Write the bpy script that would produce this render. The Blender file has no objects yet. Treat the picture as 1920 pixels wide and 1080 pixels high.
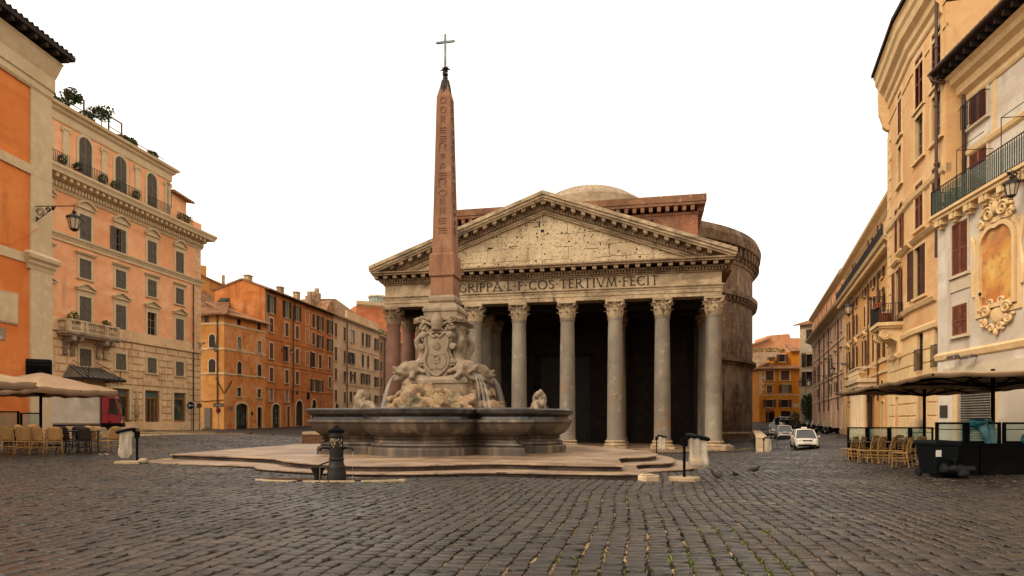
import bpy, bmesh, math, random
import numpy as np
from mathutils import Vector, Matrix
R = random.Random(11)
SUN, SUN_AZ, SKY, EXPO = 1.25, 236, 1.08, 0.42
PI = math.pi
COL = bpy.context.scene.collection
# ---------------------------------------------------------------- survey
F, CX, HY, HC = 1220.0, 960.0, 788.0, 1.35       # lens (pixels), eye line, eye height


def ax(px): return (px - CX) / F
def at(px, Y): return Vector((ax(px) * Y, Y))
def zz(py, Y): return HC + (HY - py) * Y / F


# ---------------------------------------------------------------- terrain
GP = [(0, -10, 0), (-20, 0, 0), (20, 0, 0), (0, 5, 0), (-8, 6, 0), (8, 6, 0), (0, 14, 0), (-6, 16, .02), (3, 15, -.05),
      (-11.2, 19.6, .06), (-14.4, 23, .3), (-20, 29, .42), (-25, 44, .58), (-31, 54, .55), (-31, 65, .4), (-35, 80, .25),
      (-33, 88, .32), (-30, 105, .55), (-25, 125, .9), (-12, 42, .1), (-14, 60, -.5), (5, 24, -.22), (8.6, 38, -.64),
      (5.5, 20, -.16), (11, 19.5, -.1), (13, 26, -.28), (16, 18, .02), (19.5, 30, .1), (23, 40, -.25), (19, 50, -1.3),
      (20.5, 58, -1.35), (24.3, 54, -.87), (31, 73, -.62), (37, 79, -.42), (34, 62, -.2), (45, 112, 0.0), (50, 110, .6),
      (48, 130, .95), (60, 140, 1.2), (2, 61, -1.2), (18, 57, -1.62), (12, 50, -1.2), (0, 90, -1.2), (-20, 90, 0.0)]
_P = np.array(GP, float)


def _tps(r2): return np.where(r2 > 1e-9, r2 * np.log(np.maximum(r2, 1e-9)) * .5, 0)


_n = len(_P)
_D2 = ((_P[:, None, :2] - _P[None, :, :2]) ** 2).sum(-1)
_A = np.zeros((_n + 3, _n + 3)); _A[:_n, :_n] = _tps(_D2) + np.eye(_n) * 12
_A[:_n, _n] = 1; _A[:_n, _n + 1:] = _P[:, :2]; _A[_n, :_n] = 1; _A[_n + 1:, :_n] = _P[:, :2].T
_w = np.linalg.solve(_A, np.concatenate([_P[:, 2], [0, 0, 0]]))


def gv(X, Y):
    X = np.clip(np.asarray(X, float), -45, 60); Y = np.clip(np.asarray(Y, float), 0, 140)
    out = np.empty(X.size); xf = X.ravel(); yf = Y.ravel()
    for i in range(0, xf.size, 20000):
        x = xf[i:i + 20000]; y = yf[i:i + 20000]
        r2 = (x[:, None] - _P[None, :, 0]) ** 2 + (y[:, None] - _P[None, :, 1]) ** 2
        out[i:i + 20000] = _tps(r2) @ _w[:_n] + _w[_n] + x * _w[_n + 1] + y * _w[_n + 2]
    return out.reshape(X.shape)


def g(x, y): return float(gv(np.array([x]), np.array([y]))[0])


# ---------------------------------------------------------------- mesh builder
class MB:
    def __init__(s): s.v = []; s.f = []

    def add(s, vs, fs, M=None):
        n = len(s.v)
        if M is not None: vs = [M @ Vector(v) for v in vs]
        s.v += [tuple(v) for v in vs]; s.f += [tuple(i + n for i in q) for q in fs]
        return s

    def box(s, x0, y0, z0, x1, y1, z1, M=None):
        return s.add([(x0, y0, z0), (x1, y0, z0), (x1, y1, z0), (x0, y1, z0), (x0, y0, z1), (x1, y0, z1), (x1, y1, z1), (x0, y1, z1)],
                     [(0, 3, 2, 1), (4, 5, 6, 7), (0, 1, 5, 4), (1, 2, 6, 5), (2, 3, 7, 6), (3, 0, 4, 7)], M)

    def cb(s, c, d, M=None):
        return s.box(c[0] - d[0] / 2, c[1] - d[1] / 2, c[2] - d[2] / 2, c[0] + d[0] / 2, c[1] + d[1] / 2, c[2] + d[2] / 2, M)

    def bar(s, p, q, w=.05, h=None, up=(0, 0, 1)):
        p = Vector(p); q = Vector(q); h = h or w; d = (q - p).normalized(); u = Vector(up)
        if abs(d.dot(u)) > .98: u = Vector((0, 1, 0))
        a = d.cross(u).normalized() * w / 2; b = a.cross(d).normalized() * h / 2
        return s.add([p - a - b, p + a - b, p + a + b, p - a + b, q - a - b, q + a - b, q + a + b, q - a + b],
                     [(0, 1, 2, 3), (7, 6, 5, 4), (0, 4, 5, 1), (1, 5, 6, 2), (2, 6, 7, 3), (3, 7, 4, 0)])

    def tube(s, pts, r, n=8):
        pts = [Vector(p) for p in pts]; k = len(pts)
        rs = r if isinstance(r, (list, tuple)) else [r] * k
        rings = []; ref = None
        for i, p in enumerate(pts):
            t = (pts[min(i + 1, k - 1)] - pts[max(i - 1, 0)])
            t = t.normalized() if t.length > 1e-9 else Vector((0, 0, 1))
            if ref is None:
                ref = Vector((0, 0, 1)) if abs(t.z) < .9 else Vector((1, 0, 0))
            a = (ref - t * ref.dot(t)).normalized(); ref = a; b = t.cross(a)
            rings.append([p + (a * math.cos(2 * PI * j / n) + b * math.sin(2 * PI * j / n)) * rs[i] for j in range(n)])
        return s.loft(rings, True)

    def loft(s, rings, cap=True, close=True):
        n = len(rings[0]); vs = [v for r in rings for v in r]; fs = []
        for i in range(len(rings) - 1):
            for j in range(n if close else n - 1):
                a = i * n + j; b = i * n + (j + 1) % n
                fs.append((a, b, b + n, a + n))
        if cap and close:
            fs.append(tuple(range(n))[::-1]); o = (len(rings) - 1) * n; fs.append(tuple(range(o, o + n)))
        return s.add(vs, fs)

    def lathe(s, prof, n=24, c=(0, 0), a0=0, a1=2 * PI, cap=True):
        full = abs(a1 - a0 - 2 * PI) < 1e-6
        m = n if full else n + 1
        rings = [[(c[0] + r * math.cos(a0 + (a1 - a0) * j / n), c[1] + r * math.sin(a0 + (a1 - a0) * j / n), z) for j in range(m)] for r, z in prof]
        return s.loft(rings, cap and full, full)

    def prism(s, poly, y0, y1, M=None):      # polygon in x,z pulled along y
        n = len(poly)
        return s.add([(x, y0, z) for x, z in poly] + [(x, y1, z) for x, z in poly],
                     [tuple(range(n)), tuple(range(2 * n - 1, n - 1, -1))] + [(i, i + n, (i + 1) % n + n, (i + 1) % n) for i in range(n)], M)

    def plate(s, poly, z0, z1):              # polygon in x,y pulled along z
        n = len(poly)
        return s.add([(x, y, z0) for x, y in poly] + [(x, y, z1) for x, y in poly],
                     [tuple(range(n))[::-1], tuple(range(n, 2 * n))] + [(i, (i + 1) % n, (i + 1) % n + n, i + n) for i in range(n)])

    def ball(s, c, r, n=10, M=None):
        if not isinstance(r, (list, tuple)): r = (r, r, r)
        vs = []; fs = []; m = max(5, n // 2 + 1)
        T = Matrix.Translation(c) @ (M or Matrix())
        for i in range(1, m):
            t = PI * i / m
            for j in range(n):
                p = 2 * PI * j / n
                vs.append((r[0] * math.sin(t) * math.cos(p), r[1] * math.sin(t) * math.sin(p), r[2] * math.cos(t)))
        vs += [(0, 0, r[2]), (0, 0, -r[2])]; k = (m - 1) * n
        for i in range(m - 2):
            for j in range(n):
                fs.append((i * n + j, (i + 1) * n + j, (i + 1) * n + (j + 1) % n, i * n + (j + 1) % n))
        for j in range(n):
            fs.append((k, j, (j + 1) % n)); fs.append((k + 1, (m - 2) * n + (j + 1) % n, (m - 2) * n + j))
        return s.add(vs, fs, T)

    def mesh(s, name, mat, smooth=False):
        me = bpy.data.meshes.new(name); me.from_pydata(s.v, [], s.f)
        bm = bmesh.new(); bm.from_mesh(me); bmesh.ops.recalc_face_normals(bm, faces=bm.faces); bm.to_mesh(me); bm.free()
        if smooth: me.shade_smooth()
        if mat: me.materials.append(mat)
        return me

    def build(s, name, mat, parent=None, smooth=False, loc=None, rz=0, bevel=0, angle=None, voxel=0):
        me = s.mesh(name, mat, smooth or voxel > 0)
        o = bpy.data.objects.new(name, me); COL.objects.link(o)
        if parent: o.parent = parent
        if loc is not None: o.location = loc
        o.rotation_euler = (0, 0, rz)
        if voxel:
            m = o.modifiers.new('fuse', 'REMESH'); m.mode = 'VOXEL'; m.voxel_size = voxel; m.use_smooth_shade = True
            m = o.modifiers.new('soft', 'SMOOTH'); m.iterations = 2; m.factor = .5
        if bevel:
            m = o.modifiers.new('edge', 'BEVEL'); m.width = bevel; m.segments = 2; m.limit_method = 'ANGLE'; m.angle_limit = .6
        if angle: me.set_sharp_from_angle(angle=angle)
        return o


def tag(o, label=None, cat=None, group=None, kind=None):
    if label: o['label'] = label
    if cat: o['category'] = cat
    if group: o['group'] = group
    if kind: o['kind'] = kind
    return o


def thing(name, label, cat, loc=(0, 0, 0), rz=0, group=None):
    o = bpy.data.objects.new(name, None); COL.objects.link(o)
    o.location = loc; o.rotation_euler = (0, 0, rz); o.empty_display_size = .1
    return tag(o, label, cat, group)


KIDS = {}


def kids(o): return [c for c in o.children]


def clone(o, parent=None):
    c = o.copy(); COL.objects.link(c)
    if parent: c.parent = parent
    for k in kids(o): clone(k, c)
    return c


# ---------------------------------------------------------------- materials
def lin(c):
    if isinstance(c, str):
        c = [int(c[i:i + 2], 16) / 255 for i in (0, 2, 4)]
        c = [x / 12.92 if x <= .04045 else ((x + .055) / 1.055) ** 2.4 for x in c]
    return tuple(c) + (1,)


class NT:
    def __init__(s, name):
        s.m = bpy.data.materials.new(name); s.m.use_nodes = True; s.t = s.m.node_tree
        s.b = s.t.nodes['Principled BSDF']

    def n(s, typ, **kw):
        o = s.t.nodes.new(typ)
        for k, v in kw.items():
            if k in o.inputs: o.inputs[k].default_value = v
            else: setattr(o, k, v)
        return o

    def l(s, a, b): s.t.links.new(a, b)


def mix(T, fac, a, b, mode='MIX'):
    m = T.n('ShaderNodeMix', data_type='RGBA', blend_type=mode)
    for sock, v in ((m.inputs[0], fac), (m.inputs[6], a), (m.inputs[7], b)):
        if hasattr(v, 'is_linked'): T.l(v, sock)
        else: sock.default_value = v
    return m.outputs[2]


def noise_fac(T, vec, scale, lo, hi, st=(1, 1, 1), detail=5, dist=0):
    mp = T.n('ShaderNodeMapping'); mp.inputs['Scale'].default_value = st; T.l(vec, mp.inputs[0])
    nz = T.n('ShaderNodeTexNoise', Scale=scale, Detail=detail, Distortion=dist); T.l(mp.outputs[0], nz.inputs[0])
    r = T.n('ShaderNodeMapRange'); r.inputs[1].default_value = lo; r.inputs[2].default_value = hi
    T.l(nz.outputs[0], r.inputs[0])
    return r.outputs[0]


def M(name, base, layers=(), rough=.85, bump=None, metal=0, spec=.3, brick=None, alpha=None, trans=0, island=0, sheen=None):
    """layers: (colour, scale, lo, hi[, stretch]); brick: (w, h, mortar, colour, mixfac) in facade metres"""
    T = NT(name); geo = T.n('ShaderNodeNewGeometry'); P = geo.outputs['Position']
    c = lin(base)
    col = T.n('ShaderNodeRGB'); col.outputs[0].default_value = c; col = col.outputs[0]
    for L in layers:
        st = L[4] if len(L) > 4 else (1, 1, 1)
        f = noise_fac(T, P, L[1], L[2], L[3], st)
        col = mix(T, f, col, lin(L[0]))
    hgt = None
    if brick:
        tc = T.n('ShaderNodeTexCoord'); sp = T.n('ShaderNodeSeparateXYZ'); T.l(tc.outputs['Object'], sp.inputs[0])
        cbn = T.n('ShaderNodeCombineXYZ'); T.l(sp.outputs[0], cbn.inputs[0]); T.l(sp.outputs[2], cbn.inputs[1])
        nz = T.n('ShaderNodeTexNoise', Scale=.9); T.l(tc.outputs['Object'], nz.inputs[0])
        va = T.n('ShaderNodeVectorMath', operation='MULTIPLY_ADD'); T.l(nz.outputs['Color'], va.inputs[0])
        va.inputs[1].default_value = (.12, .12, 0); T.l(cbn.outputs[0], va.inputs[2])
        bt = T.n('ShaderNodeTexBrick'); T.l(va.outputs[0], bt.inputs[0])
        for k, v in (('Scale', 1.0), ('Brick Width', brick[0]), ('Row Height', brick[1]), ('Mortar Size', brick[2])): bt.inputs[k].default_value = v
        bt.inputs['Color1'].default_value = (1, 1, 1, 1); bt.inputs['Color2'].default_value = (brick[5] if len(brick) > 5 else .8,) * 3 + (1,)
        bt.inputs['Mortar Smooth'].default_value = .3
        bt.inputs['Mortar'].default_value = (1, 1, 1, 1)
        col = mix(T, 1.0, col, bt.outputs['Color'], 'MULTIPLY')
        mm = T.n('ShaderNodeMath', operation='MULTIPLY'); T.l(bt.outputs['Fac'], mm.inputs[0]); mm.inputs[1].default_value = brick[4]
        col = mix(T, mm.outputs[0], col, lin(brick[3]))
        hgt = bt.outputs['Fac']
    if island:
        hv = T.n('ShaderNodeHueSaturation'); mr = T.n('ShaderNodeMapRange')
        T.l(geo.outputs['Random Per Island'], mr.inputs[0]); mr.inputs[3].default_value = 1 - island; mr.inputs[4].default_value = 1 + island
        T.l(mr.outputs[0], hv.inputs['Value']); T.l(col, hv.inputs['Color']); col = hv.outputs[0]
    T.l(col, T.b.inputs['Base Color'])
    T.b.inputs['Roughness'].default_value = rough; T.b.inputs['Metallic'].default_value = metal
    T.b.inputs['Specular IOR Level'].default_value = spec
    if trans: T.b.inputs['Transmission Weight'].default_value = trans
    if alpha is not None: T.b.inputs['Alpha'].default_value = alpha
    if bump:
        nz = T.n('ShaderNodeTexNoise', Scale=bump[0], Detail=6, Roughness=.65); T.l(P, nz.inputs[0])
        bp = T.n('ShaderNodeBump', Strength=bump[1], Distance=bump[2]); T.l(nz.outputs[0], bp.inputs['Height'])
        if hgt is not None:
            b2 = T.n('ShaderNodeBump', Strength=.6, Distance=.03); b2.invert = True
            T.l(hgt, b2.inputs['Height']); T.l(bp.outputs[0], b2.inputs['Normal']); bp = b2
        T.l(bp.outputs[0], T.b.inputs['Normal'])
    T.m.diffuse_color = c
    return T.m


def plaster(name, c, dark, light, stain='4a3a2a', amt=.62):
    return M(name, c, [(dark, .3, .42, .68), (light, .55, .5, .72), (dark, 2.2, .5, .8), (stain, 1.1, amt - .03, amt + .2, (1, 1, .14)), (dark, .8, .56, .7, (.3, .3, 1.6)), (light, 11, .58, .95), (stain, 7, .62, .9)],
             .92, (9, .25, .03), spec=.15)


# stone, plaster
STONE = M('travertine', 'c0a684', [('9c8464', .8, .4, .75), ('d3bd9c', 2.2, .5, .75), ('6e5a44', 1.3, .6, .85, (1, 1, .2)), ('8a7558', 12, .55, .8)], .85, (14, .3, .02))
STONE_TRIM = M('limestone_trim', 'c9b08a', [('b89c76', .8, .4, .9), ('d6c09e', 3.0, .5, .85), ('927a5a', 2.2, .62, .95, (1, 1, .12)), ('b0956e', 14, .55, .85)], .88, (18, .2, .015))
WTRIM = M('pale_beige_trim', 'c4b294', [('b09c7e', .9, .4, .9), ('d0c0a6', 3.4, .5, .85), ('8a7658', 2.0, .62, .95, (1, 1, .12)), ('a8946f', 14, .55, .85)], .88, (18, .2, .015))
STONE_GREY = M('weathered_stone', 'a08a70', [('6b5a48', .7, .4, .7), ('bda88c', 1.7, .5, .75), ('3e342a', 1.1, .58, .8, (1, 1, .15)), ('5e4e40', 9, .5, .75)], .85, (10, .4, .03))
ORANGE = plaster('orange_plaster', 'd87e40', 'c66e36', 'e09050', '9e5a2a', .68)
PEACH = plaster('peach_plaster', 'e6a678', 'd69464', 'ecb88e', 'a8724e', .68)
RUST = M('rusticated_stone', 'd0ac82', [('b8936c', .6, .4, .75), ('dcc09a', 2.5, .5, .8), ('8e6c4c', 1.0, .62, .85, (1, 1, .25))], .88, (16, .25, .02), island=.06)
OCHRE = M('ochre_plaster_flaked', 'd08848', [('b8652c', .5, .42, .7), ('cf9c70', .55, .5, .68), ('c49468', 1.4, .52, .7), ('a8663a', 4, .52, .72), ('7a5030', .8, .6, .85, (1, 1, .2))], .92, (8, .3, .03), spec=.15)
OCHRE_D = plaster('flare_gold_ochre_plaster', 'c48c4c', 'ac743a', 'd09c60', '76522c')  # ochre plaster turned golden to paint in the lens flare glow
REDO = plaster('red_orange_plaster', 'be743c', 'aa6232', 'cc8a54', '704426', .58)
CREAM = plaster('cream_plaster', 'd6b28c', 'c49e76', 'dec09e', '8a7050', .64)
BROWNP = plaster('brown_plaster', 'a07454', '8c6245', 'b08666', '5e4430')
VIVID = plaster('vivid_orange_plaster', 'c07850', 'ae6640', 'ca885e', '8c5232')
YELLOW = plaster('yellow_plaster', 'd2a874', 'c09060', 'dcba90', '946e44', .64)
YELTRIM = M('yellow_stone_trim', 'd4b280', [('c29e6c', .9, .4, .9), ('dec49a', 3.4, .5, .85), ('957650', 2.0, .62, .95, (1, 1, .12)), ('b8945e', 14, .55, .85)], .88, (18, .2, .015))
GREYW = plaster('pale_grey_plaster', 'c8bba8', 'b4a490', 'd4c8b8', '8a7660', .6)
OCHR2 = plaster('ochre_street_plaster', 'd6a062', 'c08c50', 'deb078', '7c5832')
PINK = plaster('pink_plaster', 'cc9e82', 'b68a6e', 'd4ac94', '7c5e4c')
WHITEP = plaster('white_plaster', 'bcae98', 'a89a84', 'c8bca8', '7a6a56')
AMBER = plaster('amber_plaster', 'c47a24', 'b46a1c', 'cc8a34', '8a5418')
SALMON = plaster('salmon_plaster', 'c98a60', 'b87a52', 'd39a72', '8a5c40')
MARBLE = M('step_marble', '9a8064', [('8e745c', .7, .42, .72), ('c2a88c', 1.8, .5, .75), ('6a5544', 2.5, .56, .8), ('54463a', .5, .58, .75)], .42, (20, .2, .01), spec=.5)
TUFF = M('fountain_dark_stone', '4a3c2f', [('382e26', 1.2, .45, .75), ('7c684e', 3.4, .5, .75, (1, 1, .12)), ('2a231d', .8, .54, .72), ('3a3028', 5, .56, .78, (1, 1, .1))], .55, (14, .35, .02), spec=.5)
RIM = M('fountain_rim_stone', '2e2824', [('15120f', 1.3, .45, .7), ('4a4038', 5, .5, .75)], .28, (16, .2, .01), spec=.6)
CARVE = M('carved_marble', '887660', [('78664f', 1.4, .42, .76), ('9c8a70', 3.0, .5, .78), ('705a44', 1.0, .58, .8), ('826c52', 16, .5, .75), ('5c4a38', 2.2, .56, .8, (1, 1, .2))], .75, (22, .35, .015))
ROCK = M('fountain_rock', '927656', [('7c6246', 1.6, .42, .7), ('a88e6c', 2.6, .5, .76), ('6c6a52', 1.1, .55, .7), ('5a4632', 7, .52, .75), ('443626', 3, .6, .75, (1, 1, .3))], .8, (12, .6, .04))
GRANITE_R = M('red_granite', '8e6040', [('7a4e34', 1.0, .4, .7), ('9e7656', 28, .52, .7), ('624230', 34, .58, .72), ('74503a', .6, .5, .75), ('4e3526', 2.4, .52, .76, (1, 1, .16)), ('a07c60', 1.4, .58, .8)], .7, (30, .2, .01))
GRANITE_G = M('grey_granite', '7a6e5e', [('665c4e', .8, .42, .7), ('4e4438', .8, .54, .74, (1, 1, .12)), ('8e8270', .3, .54, .68, (1, 1, .5)), ('a0947f', 22, .52, .7), ('5a5046', 30, .58, .7), ('a89a80', 1.2, .6, .8), ('8a6a4c', .5, .6, .72)], .75, (26, .2, .01))
GRANITE_P = M('pinkish_granite', '7c5a48', [('644638', .8, .42, .7), ('8e6a56', 22, .52, .7), ('4a342a', 1.0, .6, .8, (1, 1, .2))], .78, (26, .2, .01))
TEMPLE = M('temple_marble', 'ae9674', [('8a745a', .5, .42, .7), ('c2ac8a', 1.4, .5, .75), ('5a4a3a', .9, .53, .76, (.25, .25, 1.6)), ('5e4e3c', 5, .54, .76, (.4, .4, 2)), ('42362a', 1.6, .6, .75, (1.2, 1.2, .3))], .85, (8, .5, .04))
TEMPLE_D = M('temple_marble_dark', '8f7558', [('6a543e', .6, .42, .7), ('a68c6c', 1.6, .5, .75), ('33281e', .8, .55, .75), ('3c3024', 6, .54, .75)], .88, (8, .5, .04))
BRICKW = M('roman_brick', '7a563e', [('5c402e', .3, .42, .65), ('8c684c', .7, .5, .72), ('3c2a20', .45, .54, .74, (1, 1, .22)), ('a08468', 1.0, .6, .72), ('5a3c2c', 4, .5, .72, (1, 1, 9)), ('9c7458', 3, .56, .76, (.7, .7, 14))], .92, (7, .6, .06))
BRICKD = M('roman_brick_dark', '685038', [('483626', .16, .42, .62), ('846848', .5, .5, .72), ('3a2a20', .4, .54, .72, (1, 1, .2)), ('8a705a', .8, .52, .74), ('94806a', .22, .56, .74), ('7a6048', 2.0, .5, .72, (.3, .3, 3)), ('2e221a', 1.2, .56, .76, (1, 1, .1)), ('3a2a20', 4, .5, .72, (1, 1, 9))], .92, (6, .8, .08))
DOME = M('dome_lead', '998468', [('7a664c', .5, .45, .7), ('a8947a', 1.5, .5, .75)], .7, (6, .3, .04))
DARKW = M('shaded_portico_interior', '241c16', [('18120e', .5, .42, .7), ('30261e', 1.4, .5, .75)], .9, (6, .5, .05))  # deep porch shade painted into a near-black wall and ceiling colour
BRONZE = M('dark_bronze', '1c1712', [('2c241a', 2, .5, .7)], .55, metal=.3)
TILE = M('terracotta_tile', '9a6e4c', [('6e4a34', .8, .42, .7), ('b48c66', 2, .5, .75), ('5a4636', 6, .55, .75)], .9, (16, .3, .02))
ROOFD = M('dark_roof_edge', '2c221c', [('1a1410', 2, .5, .75)], .85)
ASH = M('roof_plaster', 'a88a6a', [('7a624a', .6, .4, .7), ('c0a480', 2, .5, .75)], .9, (9, .3, .03))
# wood, metal, cloth, glass
SH_BROWN = M('brown_shutter', '5e3626', [('4a2a1e', 2, .45, .75), ('70462f', 5, .5, .75)], .75)
SH_RED = M('red_brown_shutter', '74402a', [('5c3020', 2, .45, .75), ('86503a', 5, .5, .75)], .75)
SH_GREY = M('grey_shutter', '64594b', [('50463a', 2, .45, .75), ('75695a', 5, .5, .75)], .75)
SH_DARK = M('dark_shutter', '3a2a20', [('2a1e18', 2, .45, .75), ('4a3628', 5, .5, .75)], .8)
FRAMEW = M('window_frame', '8e7c64', [('6e5e4a', 3, .45, .75)], .7)
FRAMED = M('dark_window_frame', '3c3024', [], .7)
WOOD = M('shop_wood', '8a5428', [('6c3e1c', 3, .45, .7, (6, 6, .6)), ('a06a38', 5, .5, .75, (6, 6, .6))], .5, spec=.4)
GLASS = M('window_glass', '141210', [('24201c', .7, .45, .7)], .12, spec=.4)
CURT = M('curtained_glass', '8c8474', [('5a5448', 2, .45, .7, (3, 3, .4)), ('a8a08c', 3, .5, .7, (5, 5, .4))], .25, spec=.5)
SHOPG = M('shop_glass', '3c4238', [('20221c', .6, .4, .65), ('6a6a50', 1.4, .55, .75)], .1, spec=.6)
TRANSOM = M('transom_glass', '4e6258', [('3c4c44', 1.2, .45, .7)], .2, spec=.5)
IRON = M('wrought_iron', '14110f', [('241e1a', 5, .5, .75)], .55, spec=.4)
PIPE = M('drainpipe_metal', '4c3224', [('3a261c', 2, .45, .7)], .6, spec=.4)
LAMPG = M('lantern_glass', 'b8a68a', [('8e7e66', 5, .45, .7)], .2, spec=.6)
PLANT = M('leaf_green', '2c3a1a', [('1c2812', 4, .45, .7), ('44501f', 6, .5, .75)], .7, island=.35)
PLANT2 = M('leaf_light_green', '4a5220', [('343c16', 4, .45, .7), ('6a6a2c', 6, .5, .75)], .7, island=.35)
TERRA = M('terracotta_pot', '8a4a2c', [('6e3a22', 3, .45, .7)], .85)
BARK = M('bark', '4a3626', [], .9)
CANVAS = M('umbrella_canvas', 'a2866a', [('96795c', .8, .42, .8), ('aa9072', 2.2, .5, .85)], .9, (30, .15, .01), spec=.1)
CANVASR = M('umbrella_canvas_worn', '9a7e60', [('80664a', .8, .42, .7), ('a68c6c', 2.2, .5, .75)], .9, (30, .15, .01), spec=.1)
RATTAN = M('rattan', 'a87c48', [('8a6236', 45, .42, .7), ('bc9460', 70, .5, .75), ('946a3c', 3, .45, .8)], .7, (60, .5, .01))
RATTAND = M('dark_rattan', '2a1c14', [('1a120e', 6, .42, .7)], .7, (60, .5, .01))
BEECH = M('chair_wood', '96703e', [('7a582c', 4, .42, .7), ('a6824e', 9, .5, .75)], .6)
TABLET = M('cafe_table_top', '3a2c22', [('281e18', 3, .45, .7)], .35, spec=.5)
STEEL = M('steel_leg', '6a6258', [], .4, metal=.8)
BLACK = M('black_paint', '090808', [('110f0e', 3, .5, .75)], .75, spec=.05)
BLACKP = M('black_plastic', '0a0a0b', [], .5, spec=.12)
BINBLUE = M('bin_dark_plastic', '0a0d10', [], .55, spec=.1)
PALEB = M('pale_concrete', '9c8668', [('7c684e', 3, .45, .7)], .9, (20, .3, .01))
TRUCKW = M('truck_box_grey', 'a49a8a', [('8e8474', .8, .42, .7), ('b0a696', 2, .5, .75), ('76695a', 1.5, .62, .85, (1, 1, .2))], .6)
TRUCKR = M('truck_red', '7c1218', [('66101a', 1.5, .45, .7)], .35, spec=.5)
TYRE = M('tyre_rubber', '0e0d0c', [], .8)
RIMM = M('wheel_rim', '8a8580', [], .4, metal=.7)
CARW = M('car_white', 'c8beac', [('b4aa98', 1.5, .5, .8)], .22, spec=.6)
CARG = M('car_silver', '9a948a', [], .25, metal=.3, spec=.6)
CARD = M('car_dark_grey', '26241f', [], .22, spec=.6)
CARGL = M('car_glass', '14171a', [('262a2c', 1.5, .45, .7)], .06, spec=.8)
LAMPC = M('headlamp', 'c8c4b8', [], .1, spec=.8)
REDL = M('red_lamp', '7a1410', [], .2, spec=.6)
TEAL = M('teal_tarp', '155a60', [('0e4248', 3, .42, .7), ('2a8088', 5, .55, .75)], .35, spec=.5)
YELB = M('yellow_rubbish', 'c89a1c', [('a87c10', 12, .45, .7)], .6)
BIRD = M('pigeon_feathers', '2c2622', [('1a1614', 14, .45, .7), ('463e38', 20, .5, .75)], .7)
BIRDL = M('pigeon_leg', '6a2a22', [], .7)
SIGNB = M('sign_blue', '10182c', [], .4)
SIGNW = M('sign_white', 'b8b0a4', [], .5)
SIGNR = M('sign_red', '7e1812', [], .4)
WATER = M('fountain_water', '3c4240', [], .05, spec=.8)
LETTER = M('bronze_letter', '2a2016', [('1a140e', 6, .5, .75)], .7)
SHUTM = M('roller_shutter', '6e675c', [('585248', 1.2, .42, .7), ('7e766a', 3, .5, .75)], .55, metal=.2)
TEALG = M('pavilion_glass', '6a8a82', [('4c6a64', 1.2, .45, .7)], .2, spec=.6)
MIRRORG = M('screen_glass', '86a08c', [], .05, alpha=.35, spec=.6)


def clear(name, col, dens, rough=.1):
    T = NT(name); T.b.inputs['Base Color'].default_value = lin(col); T.b.inputs['Roughness'].default_value = rough
    geo = T.n('ShaderNodeNewGeometry')
    mp = T.n('ShaderNodeMapping'); mp.inputs['Scale'].default_value = (9, 9, 1.2); T.l(geo.outputs['Position'], mp.inputs[0])
    nz = T.n('ShaderNodeTexNoise', Scale=.7, Detail=1); T.l(mp.outputs[0], nz.inputs[0])
    r = T.n('ShaderNodeMapRange'); r.inputs[1].default_value = .35; r.inputs[2].default_value = .7
    r.inputs[3].default_value = dens * .35; r.inputs[4].default_value = min(1, dens * 1.5)
    T.l(nz.outputs[0], r.inputs[0]); T.l(r.outputs[0], T.b.inputs['Alpha'])
    return T.m


BAGM = clear('clear_plastic_bag', 'b0a08a', .3, .25)
BAGM2 = clear('clear_bag_full', 'c4b49c', .52, .25)
JET = clear('falling_water', 'b8b0a4', .2, .05)


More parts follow.
